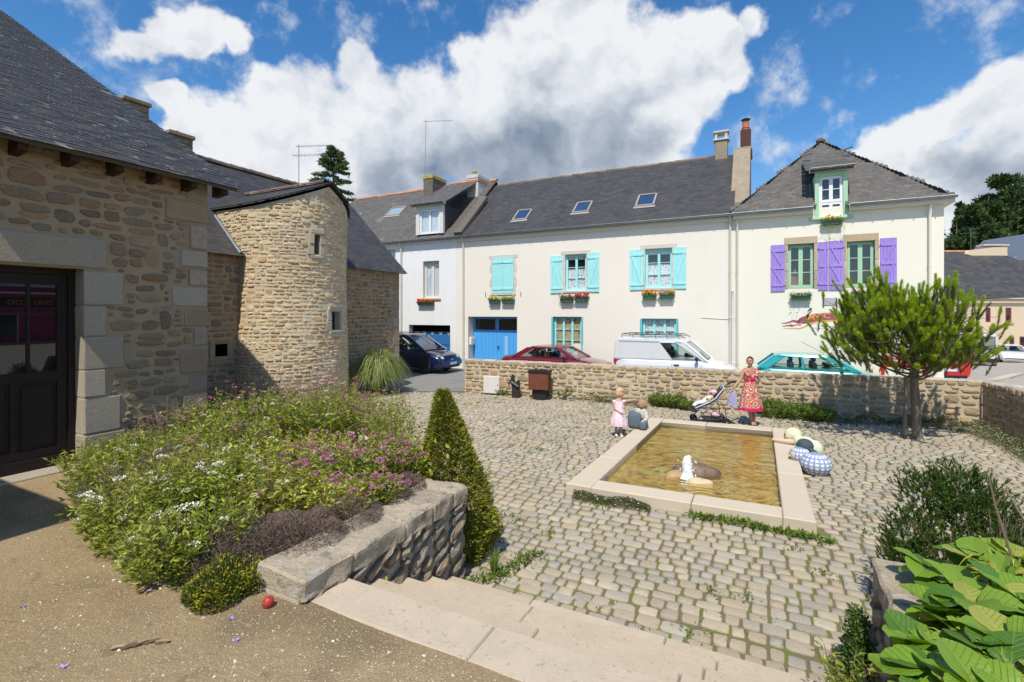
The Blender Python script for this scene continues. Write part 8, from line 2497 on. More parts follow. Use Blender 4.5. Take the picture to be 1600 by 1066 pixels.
def hand(sk, nm, frm, wrist, d, side, sc=1.0, curl=.5):
  """palm and five fingers; d = pointing direction, side = thumb side"""
  w = Vector(wrist); d = Vector(d).normalized(); s = Vector(side).normalized(); n = d.cross(s).normalized()
  sk.p(nm + 'p', tuple(w + d * .045 * sc), (.034 * sc, .020 * sc), frm)
  for i, (off, L_) in enumerate(((.027, .060), (.009, .070), (-.009, .066), (-.026, .052))):
    a = w + d * .085 * sc + s * off * sc
    sk.p(f'{nm}f{i}', tuple(a), .0095 * sc, nm + 'p'); sk.p(f'{nm}g{i}', tuple(a + d * L_ * .5 * sc + n * .012 * curl * sc), .0085 * sc, f'{nm}f{i}'); sk.p(f'{nm}h{i}', tuple(a + d * L_ * (1 - .4 * curl) * sc + n * .04 * curl * sc), .007 * sc, f'{nm}g{i}')
  sk.p(nm + 't0', tuple(w + d * .03 * sc + s * .038 * sc), .011 * sc, nm + 'p'); sk.p(nm + 't1', tuple(w + d * .075 * sc + s * .052 * sc + n * .01), .009 * sc, nm + 't0')
def head(parent, c, R_, skin, hairm, eyem, lipm, look, hair='bun', sc=1.0, hairlen=0):
  """look: horizontal angle the face turns to (0 = towards -y)"""
  t = empty('head', c, look, parent)
  def f(v):
    x, y, z = v
    q = 1.0
    if y < 0: q *= 1 - .06 * abs(x) ** 2
    if z < -.2: q *= 1 - .22 * (-z - .2) * (1 if abs(x) > .2 else .5)
    return q
  def hd(m):
    m.ball((0, 0, 0), (.074 * sc, .092 * sc, .112 * sc), 24, 18, 0, None, f)
    m.ball((0, -.088 * sc, -.012 * sc), (.012 * sc, .022 * sc, .026 * sc), 10, 8)          # nose
    m.ball((0, -.068 * sc, -.085 * sc), (.030 * sc, .022 * sc, .020 * sc), 10, 8)          # chin
    for s in (-1, 1): m.ball((s * .074 * sc, .006 * sc, -.01 * sc), (.010 * sc, .018 * sc, .028 * sc), 8, 6); m.ball((s * .035 * sc, -.066 * sc, -.035 * sc), (.026 * sc, .022 * sc, .026 * sc), 8, 6)
  part('face', skin, t, hd)
  for s in (-1, 1):
    part('eye', eyem, t, lambda m: m.ball((s * .030 * sc, -.081 * sc, .016 * sc), (.013 * sc, .008 * sc, .006 * sc), 8, 6))
    part('eyebrow', hairm, t, lambda m: m.tube([(s * .016 * sc, -.088 * sc, .036 * sc), (s * .044 * sc, -.076 * sc, .036 * sc)], .0035 * sc, 5))
  part('mouth', lipm, t, lambda m: m.ball((0, -.083 * sc, -.054 * sc), (.022 * sc, .008 * sc, .006 * sc), 8, 6))
  def hr(m):
    m.ball((0, .016 * sc, .020 * sc), (.083 * sc, .096 * sc, .106 * sc), 22, 16, 0, None, lambda v: (1.0 if not (v[1] < -.25 and v[2] < .50) else .80) + .03 * mnoise.noise(Vector((v[0] * 9, v[1] * 9, v[2] * 3))))
    if hair == 'bun': m.ball((0, .105 * sc, .045 * sc), (.04 * sc, .035 * sc, .04 * sc), 12, 8)
    if hair == 'bob':
      m.ball((0, .035 * sc, -.025 * sc), (.088 * sc, .075 * sc, .085 * sc), 18, 12, 0, None, lambda v: 1 + .05 * mnoise.noise(Vector((v[0] * 9, v[1] * 9, v[2] * 3))))
      m.ball((0, -.055 * sc, .075 * sc), (.062 * sc, .040 * sc, .030 * sc), 14, 8)
  part('hair', hairm, t, hr)
  return t
def dress(m, rings, n=36, folds=10, seed=0):
  """rings: (z, cx, cy, rx, ry, fold depth)"""
  R_ = []
  for z, cx, cy, rx, ry, fd in rings:
    R_.append([(cx + rx * cos(2 * pi * k / n) * (1 + fd * sin(folds * 2 * pi * k / n + seed)), cy + ry * sin(2 * pi * k / n) * (1 + fd * sin(folds * 2 * pi * k / n + seed)), z) for k in range(n)])
  loft(m, R_, 0, False)
def pattern(name, cols, scale, edge=None):
  if name in MC: return MC[name]
  m = bpy.data.materials.new(name); MC[name] = m; m.use_nodes = True; t = m.node_tree; N = t.nodes.new; K = t.links.new; b = t.nodes['Principled BSDF']
  tc = N('ShaderNodeTexCoord'); v = N('ShaderNodeTexVoronoi'); v.inputs['Scale'].default_value = scale; K(tc.outputs['Object'], v.inputs['Vector'])
  w = N('ShaderNodeMath'); w.operation = 'MULTIPLY'; w.inputs[1].default_value = 2.6; K(v.outputs['Distance'], w.inputs[0])
  s = N('ShaderNodeSeparateColor'); K(v.outputs['Color'], s.inputs[0])
  a = N('ShaderNodeMath'); a.operation = 'ADD'; K(w.outputs[0], a.inputs[0]); K(s.outputs[0], a.inputs[1]); f = N('ShaderNodeMath'); f.operation = 'FRACT'; K(a.outputs[0], f.inputs[0])
  r = N('ShaderNodeValToRGB'); r.color_ramp.interpolation = 'CONSTANT'; e = r.color_ramp.elements; e[0].color = cols[0] + (1,); e[0].position = 0; e[1].color = cols[1] + (1,); e[1].position = 1 / len(cols)
  for i in range(2, len(cols)): x = e.new(i / len(cols)); x.color = cols[i] + (1,)
  K(f.outputs[0], r.inputs[0]); K(r.outputs[0], b.inputs['Base Color']); b.inputs['Roughness'].default_value = .85; return m
m_skin = mat('tanned_skin', (.47, .26, .17), .55, .35, noise=[(9, .3, (.42, .21, .14))], coord='obj'); m_skin2 = mat('fair_skin', (.58, .34, .24), .55, .35, coord='obj')
m_hairb = mat('dark_brown_hair', (.045, .026, .018), .5, .4, bump=(60, .8, .01)); m_hairf = mat('blonde_hair', (.62, .46, .24), .6, .3, noise=[(30, .4, (.50, .34, .16))], bump=(60, .8, .01), coord='obj')
m_eye = mat('eye_dark', (.02, .015, .012), .3); m_lip = mat('lips', (.36, .10, .09), .5)
m_dress = pattern('orange_brown_print', [(.62, .12, .04), (.75, .70, .62), (.20, .10, .07), (.62, .05, .08), (.66, .26, .10), (.22, .12, .09)], 7)
m_fuch = mat('fuchsia_trim', (.62, .015, .13), .8); m_gdress = pattern('pink_white_print', [(.78, .62, .68), (.80, .74, .76), (.66, .28, .42), (.80, .70, .74)], 14)
WX, WY = 5.73, 11.86
wo_ = empty('person', (WX, WY, 0), 0, None, 'woman in a red and orange patterned summer dress standing by the stroller', 'person')
sk = Sk()
sk.p('pel', (0, 0, .88), (.135, .10)); sk.p('waist', (.0, 0, 1.06), (.105, .08), 'pel'); sk.p('chest', (-.0, 0, 1.22), (.125, .085), 'waist'); sk.p('neckb', (0, .0, 1.345), (.065, .05), 'chest'); sk.p('neck', (-.005, -.005, 1.42), .044, 'neckb'); sk.p('skull', (-.01, -.012, 1.50), .06, 'neck')
sk.p('shR', (-.155, .0, 1.315), .050, 'neckb'); sk.p('elR', (-.255, -.03, 1.09), .038, 'shR'); sk.p('wrR', (-.42, -.08, .935), .026, 'elR'); hand(sk, 'hr', 'wrR', (-.42, -.08, .935), (-.8, -.15, -.5), (-.2, -.9, 0), 1, .9)
sk.p('shL', (.155, .01, 1.315), .050, 'neckb'); sk.p('elL', (.255, .06, 1.07), .038, 'shL'); sk.p('wrL', (.15, .15, .94), .026, 'elL'); hand(sk, 'hl', 'wrL', (.15, .15, .94), (-.9, .1, -.3), (0, .5, .8), 1, .6)
sk.p('hipR', (-.075, 0, .80), .095, 'pel'); sk.p('knR', (-.045, -.02, .46), .058, 'hipR'); sk.p('caR', (.0, .0, .30), .052, 'knR'); sk.p('anR', (.055, .02, .075), .032, 'caR'); sk.p('toR', (.01, -.13, .028), .028, 'anR')
sk.p('hipL', (.085, 0, .80), .095, 'pel'); sk.p('knL', (.10, -.02, .46), .058, 'hipL'); sk.p('caL', (.115, .01, .30), .052, 'knL'); sk.p('anL', (.10, .03, .075), .032, 'caL'); sk.p('toL', (.07, -.12, .028), .028, 'anL')
skinbody('body', wo_, sk.v, sk.e, sk.r, m_skin)
head(wo_, (-.015, -.02, 1.535), 1, m_skin, m_hairb, m_eye, m_lip, radians(-38), 'bun')
part('dress', m_dress, wo_, lambda m: dress(m, [(1.235, 0, .0, .155, .108, 0), (1.16, 0, -.005, .152, .118, 0), (1.085, 0, 0, .125, .10, 0), (1.03, 0, 0, .130, .10, .01), (.88, .005, 0, .175, .135, .03), (.70, .01, 0, .215, .165, .05), (.52, .015, 0, .25, .19, .06), (.425, .015, 0, .268, .20, .07)]))
part('hem_band', m_fuch, wo_, lambda m: dress(m, [(.44, .015, 0, .271, .203, .07), (.37, .015, 0, .275, .206, .07)]))
part('waist_band', m_fuch, wo_, lambda m: dress(m, [(1.105, 0, 0, .134, .106, 0), (1.06, 0, 0, .129, .104, 0)]))
part('neck_trim', m_fuch, wo_, lambda m: (m.tube([(-.105, .02, 1.375), (-.10, -.075, 1.30), (-.04, -.112, 1.18), (0, -.112, 1.10)], .016, 6), m.tube([(.105, .02, 1.375), (.10, -.075, 1.30), (.04, -.112, 1.18), (0, -.112, 1.10)], .016, 6)))
part('bodice', m_dress, wo_, lambda m: (m.tube([(-.125, .03, 1.35), (-.125, -.06, 1.28), (-.085, -.088, 1.2)], [.03, .034, .05], 10), m.tube([(.125, .03, 1.35), (.125, -.06, 1.28), (.085, -.088, 1.2)], [.03, .034, .05], 10)))
part('sandals', m_blk, wo_, lambda m: (m.bbox(.0 - .03, .065, -.16, .06, 0, .014, .006), m.bbox(.045, .14, -.15, .07, 0, .014, .006)))
# small girl
GXp, GYp = 2.345, 10.82
gi = empty('person', (GXp, GYp, 0), 0, None, 'small blonde girl in a pink dress reaching out to the boy sculpture', 'person')
sk = Sk()
sk.p('pel', (0, 0, .50), (.085, .07)); sk.p('chest', (.0, 0, .69), (.082, .062), 'pel'); sk.p('neckb', (.005, 0, .79), (.045, .035), 'chest'); sk.p('neck', (.01, 0, .835), .032, 'neckb'); sk.p('skull', (.012, -.005, .89), .05, 'neck')
sk.p('shR', (-.095, 0, .765), .032, 'neckb'); sk.p('elR', (-.10, -.055, .61), .025, 'shR'); sk.p('wrR', (.02, -.13, .535), .019, 'elR'); hand(sk, 'hr', 'wrR', (.02, -.13, .535), (.9, -.2, -.4), (0, -.3, .9), .62, .6)
sk.p('shL', (.10, .0, .765), .032, 'neckb'); sk.p('elL', (.24, .04, .775), .025, 'shL'); sk.p('wrL', (.37, .07, .785), .018, 'elL'); hand(sk, 'hl', 'wrL', (.37, .07, .785), (1, .1, -.05), (0, -1, 0), .62, .4)
sk.p('hipR', (-.045, 0, .44), .058, 'pel'); sk.p('knR', (-.05, .02, .25), .038, 'hipR'); sk.p('anR', (-.055, .03, .055), .024, 'knR'); sk.p('toR', (-.06, -.055, .022), .022, 'anR')
sk.p('hipL', (.045, 0, .44), .058, 'pel'); sk.p('knL', (.04, -.02, .25), .038, 'hipL'); sk.p('anL', (.04, -.03, .055), .024, 'knL'); sk.p('toL', (.055, -.115, .022), .022, 'anL')
skinbody('body', gi, sk.v, sk.e, sk.r, m_skin2)
head(gi, (.02, -.01, .945), 1, m_skin2, m_hairf, m_eye, m_lip, radians(48), 'bob', sc=.90)
part('dress', m_gdress, gi, lambda m: dress(m, [(.775, 0, 0, .108, .070, 0), (.70, 0, 0, .104, .085, 0), (.60, 0, 0, .103, .088, .01), (.50, 0, 0, .135, .115, .04), (.38, 0, 0, .165, .14, .06), (.285, 0, 0, .182, .155, .07), (.235, 0, 0, .178, .152, .08)], folds=8))
part('sleeve', m_gdress, gi, lambda m: m.ball((-.10, 0, .755), (.042, .045, .042), 12, 8)); part('sleeve', m_gdress, gi, lambda m: m.ball((.105, 0, .765), (.045, .042, .038), 12, 8))
part('shoes', m_white, gi, lambda m: (m.ball((-.058, -.015, .022), (.032, .068, .028), 12, 8), m.ball((.048, -.075, .022), (.032, .068, .028), 12, 8)))
# ------------------------------------------------------------------ stroller
stx, sty = 4.87, 12.05
sr = empty('stroller', (stx, sty, 0), radians(-6), None, 'grey and brown stroller with baby, reclined, pushed by the woman', 'stroller')
m_alu = mat('grey_alloy_tube', (.22, .22, .23), .35, .5, .6); m_seat = mat('brown_seat_fabric', (.075, .042, .032), .9); m_lb = mat('pale_blue_edging', (.50, .62, .74), .8)
for s in (-.24, .24):
  part('push_bar', m_alu, sr, lambda m: m.tube([(-.42, s * .8, .10), (-.1, s, .44), (.25, s, .78), (.50, s * .9, .97)], .015, 8))
  part('rear_leg', m_alu, sr, lambda m: m.tube([(.02, s, .60), (.16, s, .56), (.25, s, .42), (.29, s * 1.05, .11)], .012, 8))
  part('brace_tube', m_alu, sr, lambda m: m.tube([(-.12, s, .42), (.08, s, .30), (.28, s, .20)], .009, 6))
part('handle_grip', m_blk, sr, lambda m: m.tube([(.44, -.22, .93), (.56, -.2, 1.0), (.60, -.1, 1.02), (.60, .1, 1.02), (.56, .2, 1.0), (.44, .22, .93)], .021, 8))
def swheel(x, y, r):
  t = empty('wheel', (x, y, r), 0, sr)
  part('tyre', m_tyre, t, lambda m: m.lathe([(r * .72, -.018), (r, -.014), (r, .014), (r * .72, .018)], (0, 0, 0), 20, axis='y'))
  part('rim', m_rim_, t, lambda m: ([m.tube([(0, 0, 0), (r * .75 * cos(a), 0, r * .75 * sin(a))], .008, 5) for a in np.linspace(0, 2 * pi, 7)[:-1]], m.lathe([(.025, -.02), (.025, .02)], (0, 0, 0), 10, axis='y')))
for x, y, r in ((-.44, -.24, .085), (-.36, .24, .085), (.27, -.28, .095), (.31, .28, .095)):
  swheel(x, y - .028, r); swheel(x, y + .028, r)
part('axle', m_blk, sr, lambda m: (m.tube([(-.42, -.24, .09), (-.36, .24, .09)], .012, 6), m.tube([(.28, -.28, .10), (.30, .28, .10)], .012, 6)))
def seatf(m):
  P = [(-.42, .36), (-.30, .44), (-.10, .50), (.06, .60), (.22, .80), (.26, .86)]
  R_ = []
  for i, (x, z) in enumerate(P):
    w = .17
    R_.append([(x - .012, -w, z + .04), (x, -w, z - .02), (x, w, z - .02), (x - .012, w, z + .04), (x - .006, w * .8, z + .0), (x - .006, -w * .8, z + .0)])
  loft(m, R_, 0, True, False)
part('seat', m_seat, sr, seatf)
part('seat_edging', m_lb, sr, lambda m: (m.tube([(-.42, -.175, .40), (-.1, -.175, .545), (.05, -.175, .64), (.25, -.175, .90), (.27, 0, .93), (.25, .175, .90)], .014, 6)))
part('foot_rest', m_blk, sr, lambda m: m.bbox(-.50, -.36, -.16, .16, .30, .34, .01))
part('basket', m_blk, sr, lambda m: (m.bbox(-.20, .24, -.20, .20, .12, .15, .01), m.tube([(-.2, -.2, .22), (.24, -.2, .22), (.24, .2, .22), (-.2, .2, .22), (-.2, -.2, .22)], .008, 5)))
def pebble(m, c, r, e=3.0, rot=None, mi=0, n=22, k=16):
  def f(v):
    return (abs(v[0]) ** e + abs(v[1]) ** e + abs(v[2]) ** e) ** (-1 / e)
  m.ball(c, r, n, k, mi, rot, f)
by = empty('person', (stx, sty, 0), radians(-6), None, 'baby in a pink sun hat lying back in the stroller', 'person')
part('body', mat('white_baby_clothes', (.72, .72, .74), .9), by, lambda m: (pebble(m, (-.10, 0, .575), (.17, .085, .07), 2.4, Matrix.Rotation(-.55, 3, 'Y')), m.tube([(-.20, -.05, .52), (-.33, -.06, .50), (-.42, -.06, .43)], [.04, .032, .022], 8), m.tube([(-.20, .05, .52), (-.33, .06, .50), (-.42, .06, .43)], [.04, .032, .022], 8)))
part('arm', m_skin2, by, lambda m: (m.tube([(.0, -.08, .66), (-.08, -.12, .62), (-.15, -.10, .64)], [.024, .02, .015], 8), m.tube([(.0, .08, .66), (-.08, .12, .62)], [.024, .018], 8)))
part('face', m_skin2, by, lambda m: (m.ball((.045, 0, .735), (.062, .058, .068), 16, 12), m.ball((-.01, 0, .74), (.010, .012, .010), 6, 5)))
m_hat = mat('pink_sun_hat', (.75, .45, .52), .85)
part('sun_hat', m_hat, by, lambda m: (m.ball((.065, 0, .77), (.075, .072, .062), 16, 12), m.tube([(.0, -.075, .775), (-.03, 0, .785), (.0, .075, .775)], .018, 6)))
part('coloured_toy', p_yel, by, lambda m: m.tube([(-.12, -.18, .58), (-.04, -.18, .66)], .018, 6))
bgm = pattern('blue_print_bag', [(.12, .16, .50), (.50, .55, .75), (.65, .45, .25), (.20, .22, .55)], 16)
t = empty('cloth_bag', (stx + .42, sty - .26, 0), 0, None, 'blue patterned cloth bag hanging from the stroller handle', 'bag')
part('pouch', bgm, t, lambda m: m.prism([(-.10, .72), (.0, .84), (.06, .80), (.09, .48), (.05, .44), (-.14, .50)], -.04, .04, 'y')); part('strap', bgm, t, lambda m: m.tube([(-.02, 0, .83), (.03, 0, .94), (.04, 0, .82)], .008, 5))
tag(part('pink_bundle', m_hat, None, lambda m: pebble(m, (0, 0, 0), (.12, .09, .075), 2.3, Matrix.Rotation(.35, 3, 'Y')), loc=(stx + .07, sty - .05, .235)), 'pink bundle lying in the basket under the stroller', 'bundle')
# ------------------------------------------------------------------ sculptures on the fountain rim
m_denim = mat('blue_grey_stoneware', (.10, .135, .17), .75, .2, noise=[(12, .5, (.13, .16, .19))], bump=(50, .5, .008), coord='obj')
m_head = mat('brown_glazed_head', (.36, .23, .12), .6, .3, noise=[(6, .6, (.24, .15, .08))], bump=(40, .5, .006), coord='obj')
m_tan = mat('sand_stoneware', (.62, .48, .34), .8, .2, bump=(60, .5, .004)); m_cream_ = mat('cream_stoneware', (.66, .62, .42), .8, .2, noise=[(9, .4, (.58, .54, .36))], bump=(50, .6, .006)); m_lgreen = mat('pale_green_stoneware', (.60, .64, .46), .8, .2, bump=(50, .5, .006))
def striped(name, c1, c2, n, axis='Z', check=False):
  m = bpy.data.materials.new(name); MC[name] = m; m.use_nodes = True; t = m.node_tree; N = t.nodes.new; K = t.links.new; b = t.nodes['Principled BSDF']
  tc = N('ShaderNodeTexCoord'); s = N('ShaderNodeSeparateXYZ'); K(tc.outputs['Object'], s.inputs[0])
  def band(o, thr):
    a = N('ShaderNodeMath'); a.operation = 'MULTIPLY'; a.inputs[1].default_value = n; K(o, a.inputs[0]); f = N('ShaderNodeMath'); f.operation = 'FRACT'; K(a.outputs[0], f.inputs[0])
    g = N('ShaderNodeMath'); g.operation = 'LESS_THAN'; g.inputs[1].default_value = thr; K(f.outputs[0], g.inputs[0]); return g.outputs[0]
  if check:
    at = N('ShaderNodeMath'); at.operation = 'ARCTAN2'; K(s.outputs['Y'], at.inputs[0]); K(s.outputs['X'], at.inputs[1])
    sc_ = N('ShaderNodeMath'); sc_.operation = 'MULTIPLY'; sc_.inputs[1].default_value = check; K(at.outputs[0], sc_.inputs[0])
    mx_ = N('ShaderNodeMath'); mx_.operation = 'MAXIMUM'; K(band(s.outputs['Z'], .42), mx_.inputs[0]); K(band(sc_.outputs[0], .42), mx_.inputs[1]); fac = mx_.outputs[0]
  else: fac = band(s.outputs[axis], .35)
  mx = N('ShaderNodeMixRGB'); K(fac, mx.inputs[0]); mx.inputs[1].default_value = c1 + (1,); mx.inputs[2].default_value = c2 + (1,); K(mx.outputs[0], b.inputs['Base Color']); b.inputs['Roughness'].default_value = .7; return m
m_strp = striped('striped_jersey', (.66, .62, .50), (.20, .22, .22), 34)
m_chk = striped('checked_stoneware', (.74, .71, .62), (.22, .29, .46), 17, check=.16)
bo = empty('boy_sculpture', (2.80, 10.95, RZ), radians(-20), None, 'ceramic sculpture of a seated boy in striped jersey and blue trousers on the fountain rim', 'sculpture')
part('trousers', m_denim, bo, lambda m: (pebble(m, (-.06, -.02, .185), (.145, .15, .185), 5), pebble(m, (.12, -.05, .10), (.09, .19, .10), 4)))
part('jersey', m_strp, bo, lambda m: (pebble(m, (.06, .03, .33), (.14, .12, .15), 2.6), m.tube([(.16, -.02, .38), (.20, -.07, .26), (.15, -.12, .19)], [.055, .05, .042], 10)))
part('hand', m_tan, bo, lambda m: pebble(m, (.12, -.15, .17), (.045, .05, .035), 2.4))
part('head', m_head, bo, lambda m: (m.ball((.08, .02, .53), (.135, .12, .115), 22, 16), m.ball((.20, -.05, .52), (.032, .03, .025), 10, 8), m.ball((.12, .13, .50), (.03, .02, .035), 8, 6), m.ball((.08, -.10, .50), (.03, .02, .035), 8, 6)))
part('collar', m_blk, bo, lambda m: m.lathe([(.085, .43), (.085, .455)], (.07, .03, 0), 16))
ga_ = empty('girl_sculpture', (5.50, 9.50, 0), radians(-27), None, 'ceramic sculpture of a fair-haired child in pale green leaning over the right rim', 'sculpture')
part('head', m_cream_, ga_, lambda m: (m.ball((-.06, .22, .30), (.16, .15, .145), 22, 16), m.ball((-.20, .17, .26), (.02, .03, .02), 8, 6)))
part('face', m_tan, ga_, lambda m: m.ball((-.125, .17, .27), (.10, .09, .095), 16, 12)); part('eye', m_eye, ga_, lambda m: m.ball((-.205, .12, .31), (.014, .014, .014), 6, 5))
part('arm', m_tan, ga_, lambda m: m.tube([(.0, .0, .22), (-.16, .03, .20), (-.36, .10, .19), (-.42, .13, .19)], [.055, .052, .042, .03], 12))
part('sleeve', m_lgreen, ga_, lambda m: pebble(m, (.02, .02, .25), (.10, .09, .10), 2.4))
part('body', m_lgreen, ga_, lambda m: (pebble(m, (.14, -.02, .20), (.15, .13, .14), 2.4, Matrix.Rotation(.25, 3, 'Y')), pebble(m, (.25, -.10, .14), (.17, .16, .17), 2.2)))
cb_ = empty('child_sculpture', (5.06, 8.45, 0), radians(-27), None, 'ceramic sculpture of a child in dark cap and blue checked clothes kneeling at the rim', 'sculpture')
part('trunk', m_chk, cb_, lambda m: m.ball((0, 0, 0), (.24, .23, .20), 26, 18, 0, None, lambda v: 1 if v[2] > -.3 else .96), loc=(.12, -.10, .155))
part('shoulders', m_chk, cb_, lambda m: m.ball((0, 0, 0), (.18, .16, .14), 24, 16), loc=(-.09, .10, .235))
part('cap', mat('charcoal_stoneware', (.055, .075, .085), .75, .2, noise=[(8, .5, (.09, .11, .12))], bump=(40, .5, .006), coord='obj'), cb_, lambda m: (m.ball((-.02, .19, .385), (.135, .13, .12), 20, 14), pebble(m, (.10, .07, .33), (.09, .065, .03), 2.4, Matrix.Rotation(.5, 3, 'Y'))))
part('face', m_tan, cb_, lambda m: (m.ball((-.17, .05, .24), (.085, .085, .085), 14, 10), m.ball((-.26, .03, .22), (.02, .02, .02), 6, 5)))
# ------------------------------------------------------------------ beyond the street
FY = 45.0
fhz = terrain_z(42, FY)
fx = lambda px, Y=FY: (px - 800) / F * Y
fz_ = lambda py, Y=FY: CAMZ - (py - 488) / F * Y
m_peach = mat('peach_render', (.66, .53, .37), .9, noise=[(.5, .3, (.62, .49, .34))])
dh = empty('peach_house', (fx(1400), FY, fhz), 0, None, 'peach rendered house with grey slate roof far down the street on the right', 'house')
DX = lambda px: fx(px) - fx(1400); DZ = lambda py: fz_(py) - fhz
LD = DX(1680)
ww = MB(); ops = [(DX(1571), DX(1580.5), DZ(503.5), DZ(481), .15), (DX(1593), DX(1603), DZ(543), DZ(526), .15), (DX(1577), DX(1585), DZ(560), DZ(527), .15), (DX(1540), DX(1548), DZ(503.5), DZ(481), .15)]
wall_face(ww, 0, LD, -.5, DZ(467), ops, mi=0, mir=0); shell(ww, 0, LD, 0, 8, -.5, DZ(467)); ww.build('wall', m_peach, dh)
m_plum = mat('plum_window_paint', (.20, .03, .06), .5)
for o in ops: window(dh, o[0], o[1], o[2], o[3], .05, m_plum, 1, 1, stile=.10, gmat=g_win)
part('sill', m_lint, dh, lambda m: m.box(ops[0][0] - .1, ops[0][1] + .15, -.12, -.004, ops[0][2] - .15, ops[0][2] - .02))
rz0 = DZ(463); rz1 = 2.72 + 94 / 770 * 49.5 - fhz
pD = Vector((0, 4.5, rz1 - rz0)).normalized(); hD = sqrt(4.5 ** 2 + (rz1 - rz0) ** 2)
xr = (1542 - 800) / 770 * 49.3 - fx(1400)
rd = MB(); A = [(-.3, -.3, rz0), (LD + .3, -.3, rz0), (LD + .3, 9, rz0), (-.3, 9, rz0), (0, 4.3, rz1), (xr, 4.3, rz1), (xr + 9, 4.3, rz0 + .1)]
rd.add(A, [(0, 1, 6, 5, 4), (3, 4, 5, 6, 2), (0, 4, 3), (1, 2, 6), (3, 2, 1, 0)]); rdo = rd.build('roof', m_slate3, dh)
slates(rdo, m_slate3, [(0, 0), (LD + .6, 0), (xr + 9.3, .3), (xr + .3, hD), (.3, hD)], Vector((-.3, -.3, rz0 + .01)), Vector((1, 0, 0)), pD, .3, .5, 0, random.Random(2), wmat=Matrix.Identity(4), stuffname='slate_courses')
ridge_tiles(dh, m_tileo, (0, 4.3, rz1 + .05), (xr, 4.3, rz1 + .05), .15, .5, asone=True)
gutter(dh, -.3, LD + .3, -.45, rz0 - .05, .1, brackets=1)
t = empty('chimney', (xr, 4.2, rz1 - 1.2), 0, dh)
part('stack', m_peach, t, lambda m: m.prism([(-2.6, .9), (-2.2, 1.3), (1.5, 1.75), (1.5, -1.4), (.2, -.6), (-1.2, .6)], -.45, .25, 'y'))
part('capping', m_peach, t, lambda m: m.bbox(-.9, 1.65, -.55, .35, 1.72, 1.86, .02)); part('cowl', m_zinc, t, lambda m: m.lathe([(.12, 1.86), (.10, 2.1), (.2, 2.15), (.2, 2.25)], (-.1, 0, 0), 10))
aw_ = ((1517 - 800) / F * 49, 49)
aerial('tv_aerial', (aw_[0], 49.0, rz1 + fhz - .1), 2.4, 0, [(1.9, -.8, .9, 7, .22, 0), (2.35, -.2, 1.0, 3, .1, 0)], 'aerial on the ridge of the peach house')
t = empty('satellite_dish', ((1569 - 800) / F * 50, 50, fz_(400, 50)), 0, None, 'white satellite dish beside the peach house chimney', 'satellite dish')
part('dish', m_white, t, lambda m: m.lathe([(.02, .06), (.25, .02), (.42, -.06)], (0, 0, 0), 16, axis='x')); part('arm', m_zinc, t, lambda m: m.tube([(.1, 0, -.3), (.9, -.1, -.35), (1.1, -.1, -.1)], .03, 6)); part('mast', m_zinc, t, lambda m: m.tube([(.0, .1, -2.2), (0, .1, 0)], .03, 6))
# white gable at the right edge
gx0 = fx(1577, 60)
wg = empty('white_gabled_house', (gx0, 60, terrain_z(62, 60)), 0, None, 'white gabled house, only its sloping roof edge showing at the far right', 'house')
gz = terrain_z(62, 60); Hh = lambda py: CAMZ - (py - 488) / F * 60 - gz
part('wall', m_rwhite, wg, lambda m: m.prism([(0, 0), (12, 0), (12, Hh(430)), (6.0, Hh(368)), (0, Hh(436))], 0, 9, 'y'))
part('roof', m_zinc, wg, lambda m: (m.prism([(-.5, Hh(436) - .1), (6.0, Hh(366)), (6.0, Hh(358)), (-.5, Hh(430))], -.5, 9.5, 'y'), m.prism([(6.0, Hh(366)), (12.5, Hh(434)), (12.5, Hh(428)), (6.0, Hh(358))], -.5, 9.5, 'y')))
# kerb line of the street
kb_ = MB()
pts = [(13.5, 17.0), (19, 19.5), (26, 25), (33, 30.5), (42, 36), (55, 42)]
for (xa, ya), (xb, yb) in zip(pts, pts[1:]):
  n = 6
  for i in range(n):
    p = Vector((xa + (xb - xa) * i / n, ya + (yb - ya) * i / n)); q = Vector((xa + (xb - xa) * (i + .96) / n, ya + (yb - ya) * (i + .96) / n)); d = (q - p).normalized(); s = Vector((-d.y, d.x)) * .16
    z0, z1 = terrain_z(*p), terrain_z(*q)
    kb_.add([(*(p - s), z0), (*(q - s), z1), (*(q + s), z1), (*(p + s), z0), (*(p - s), z0 + .14), (*(q - s), z1 + .14), (*(q + s), z1 + .14), (*(p + s), z0 + .14)], [(4, 5, 6, 7), (0, 1, 5, 4), (2, 3, 7, 6), (1, 2, 6, 5), (3, 0, 4, 7)])
kb_.build('kerb', m_cap, kind='structure')
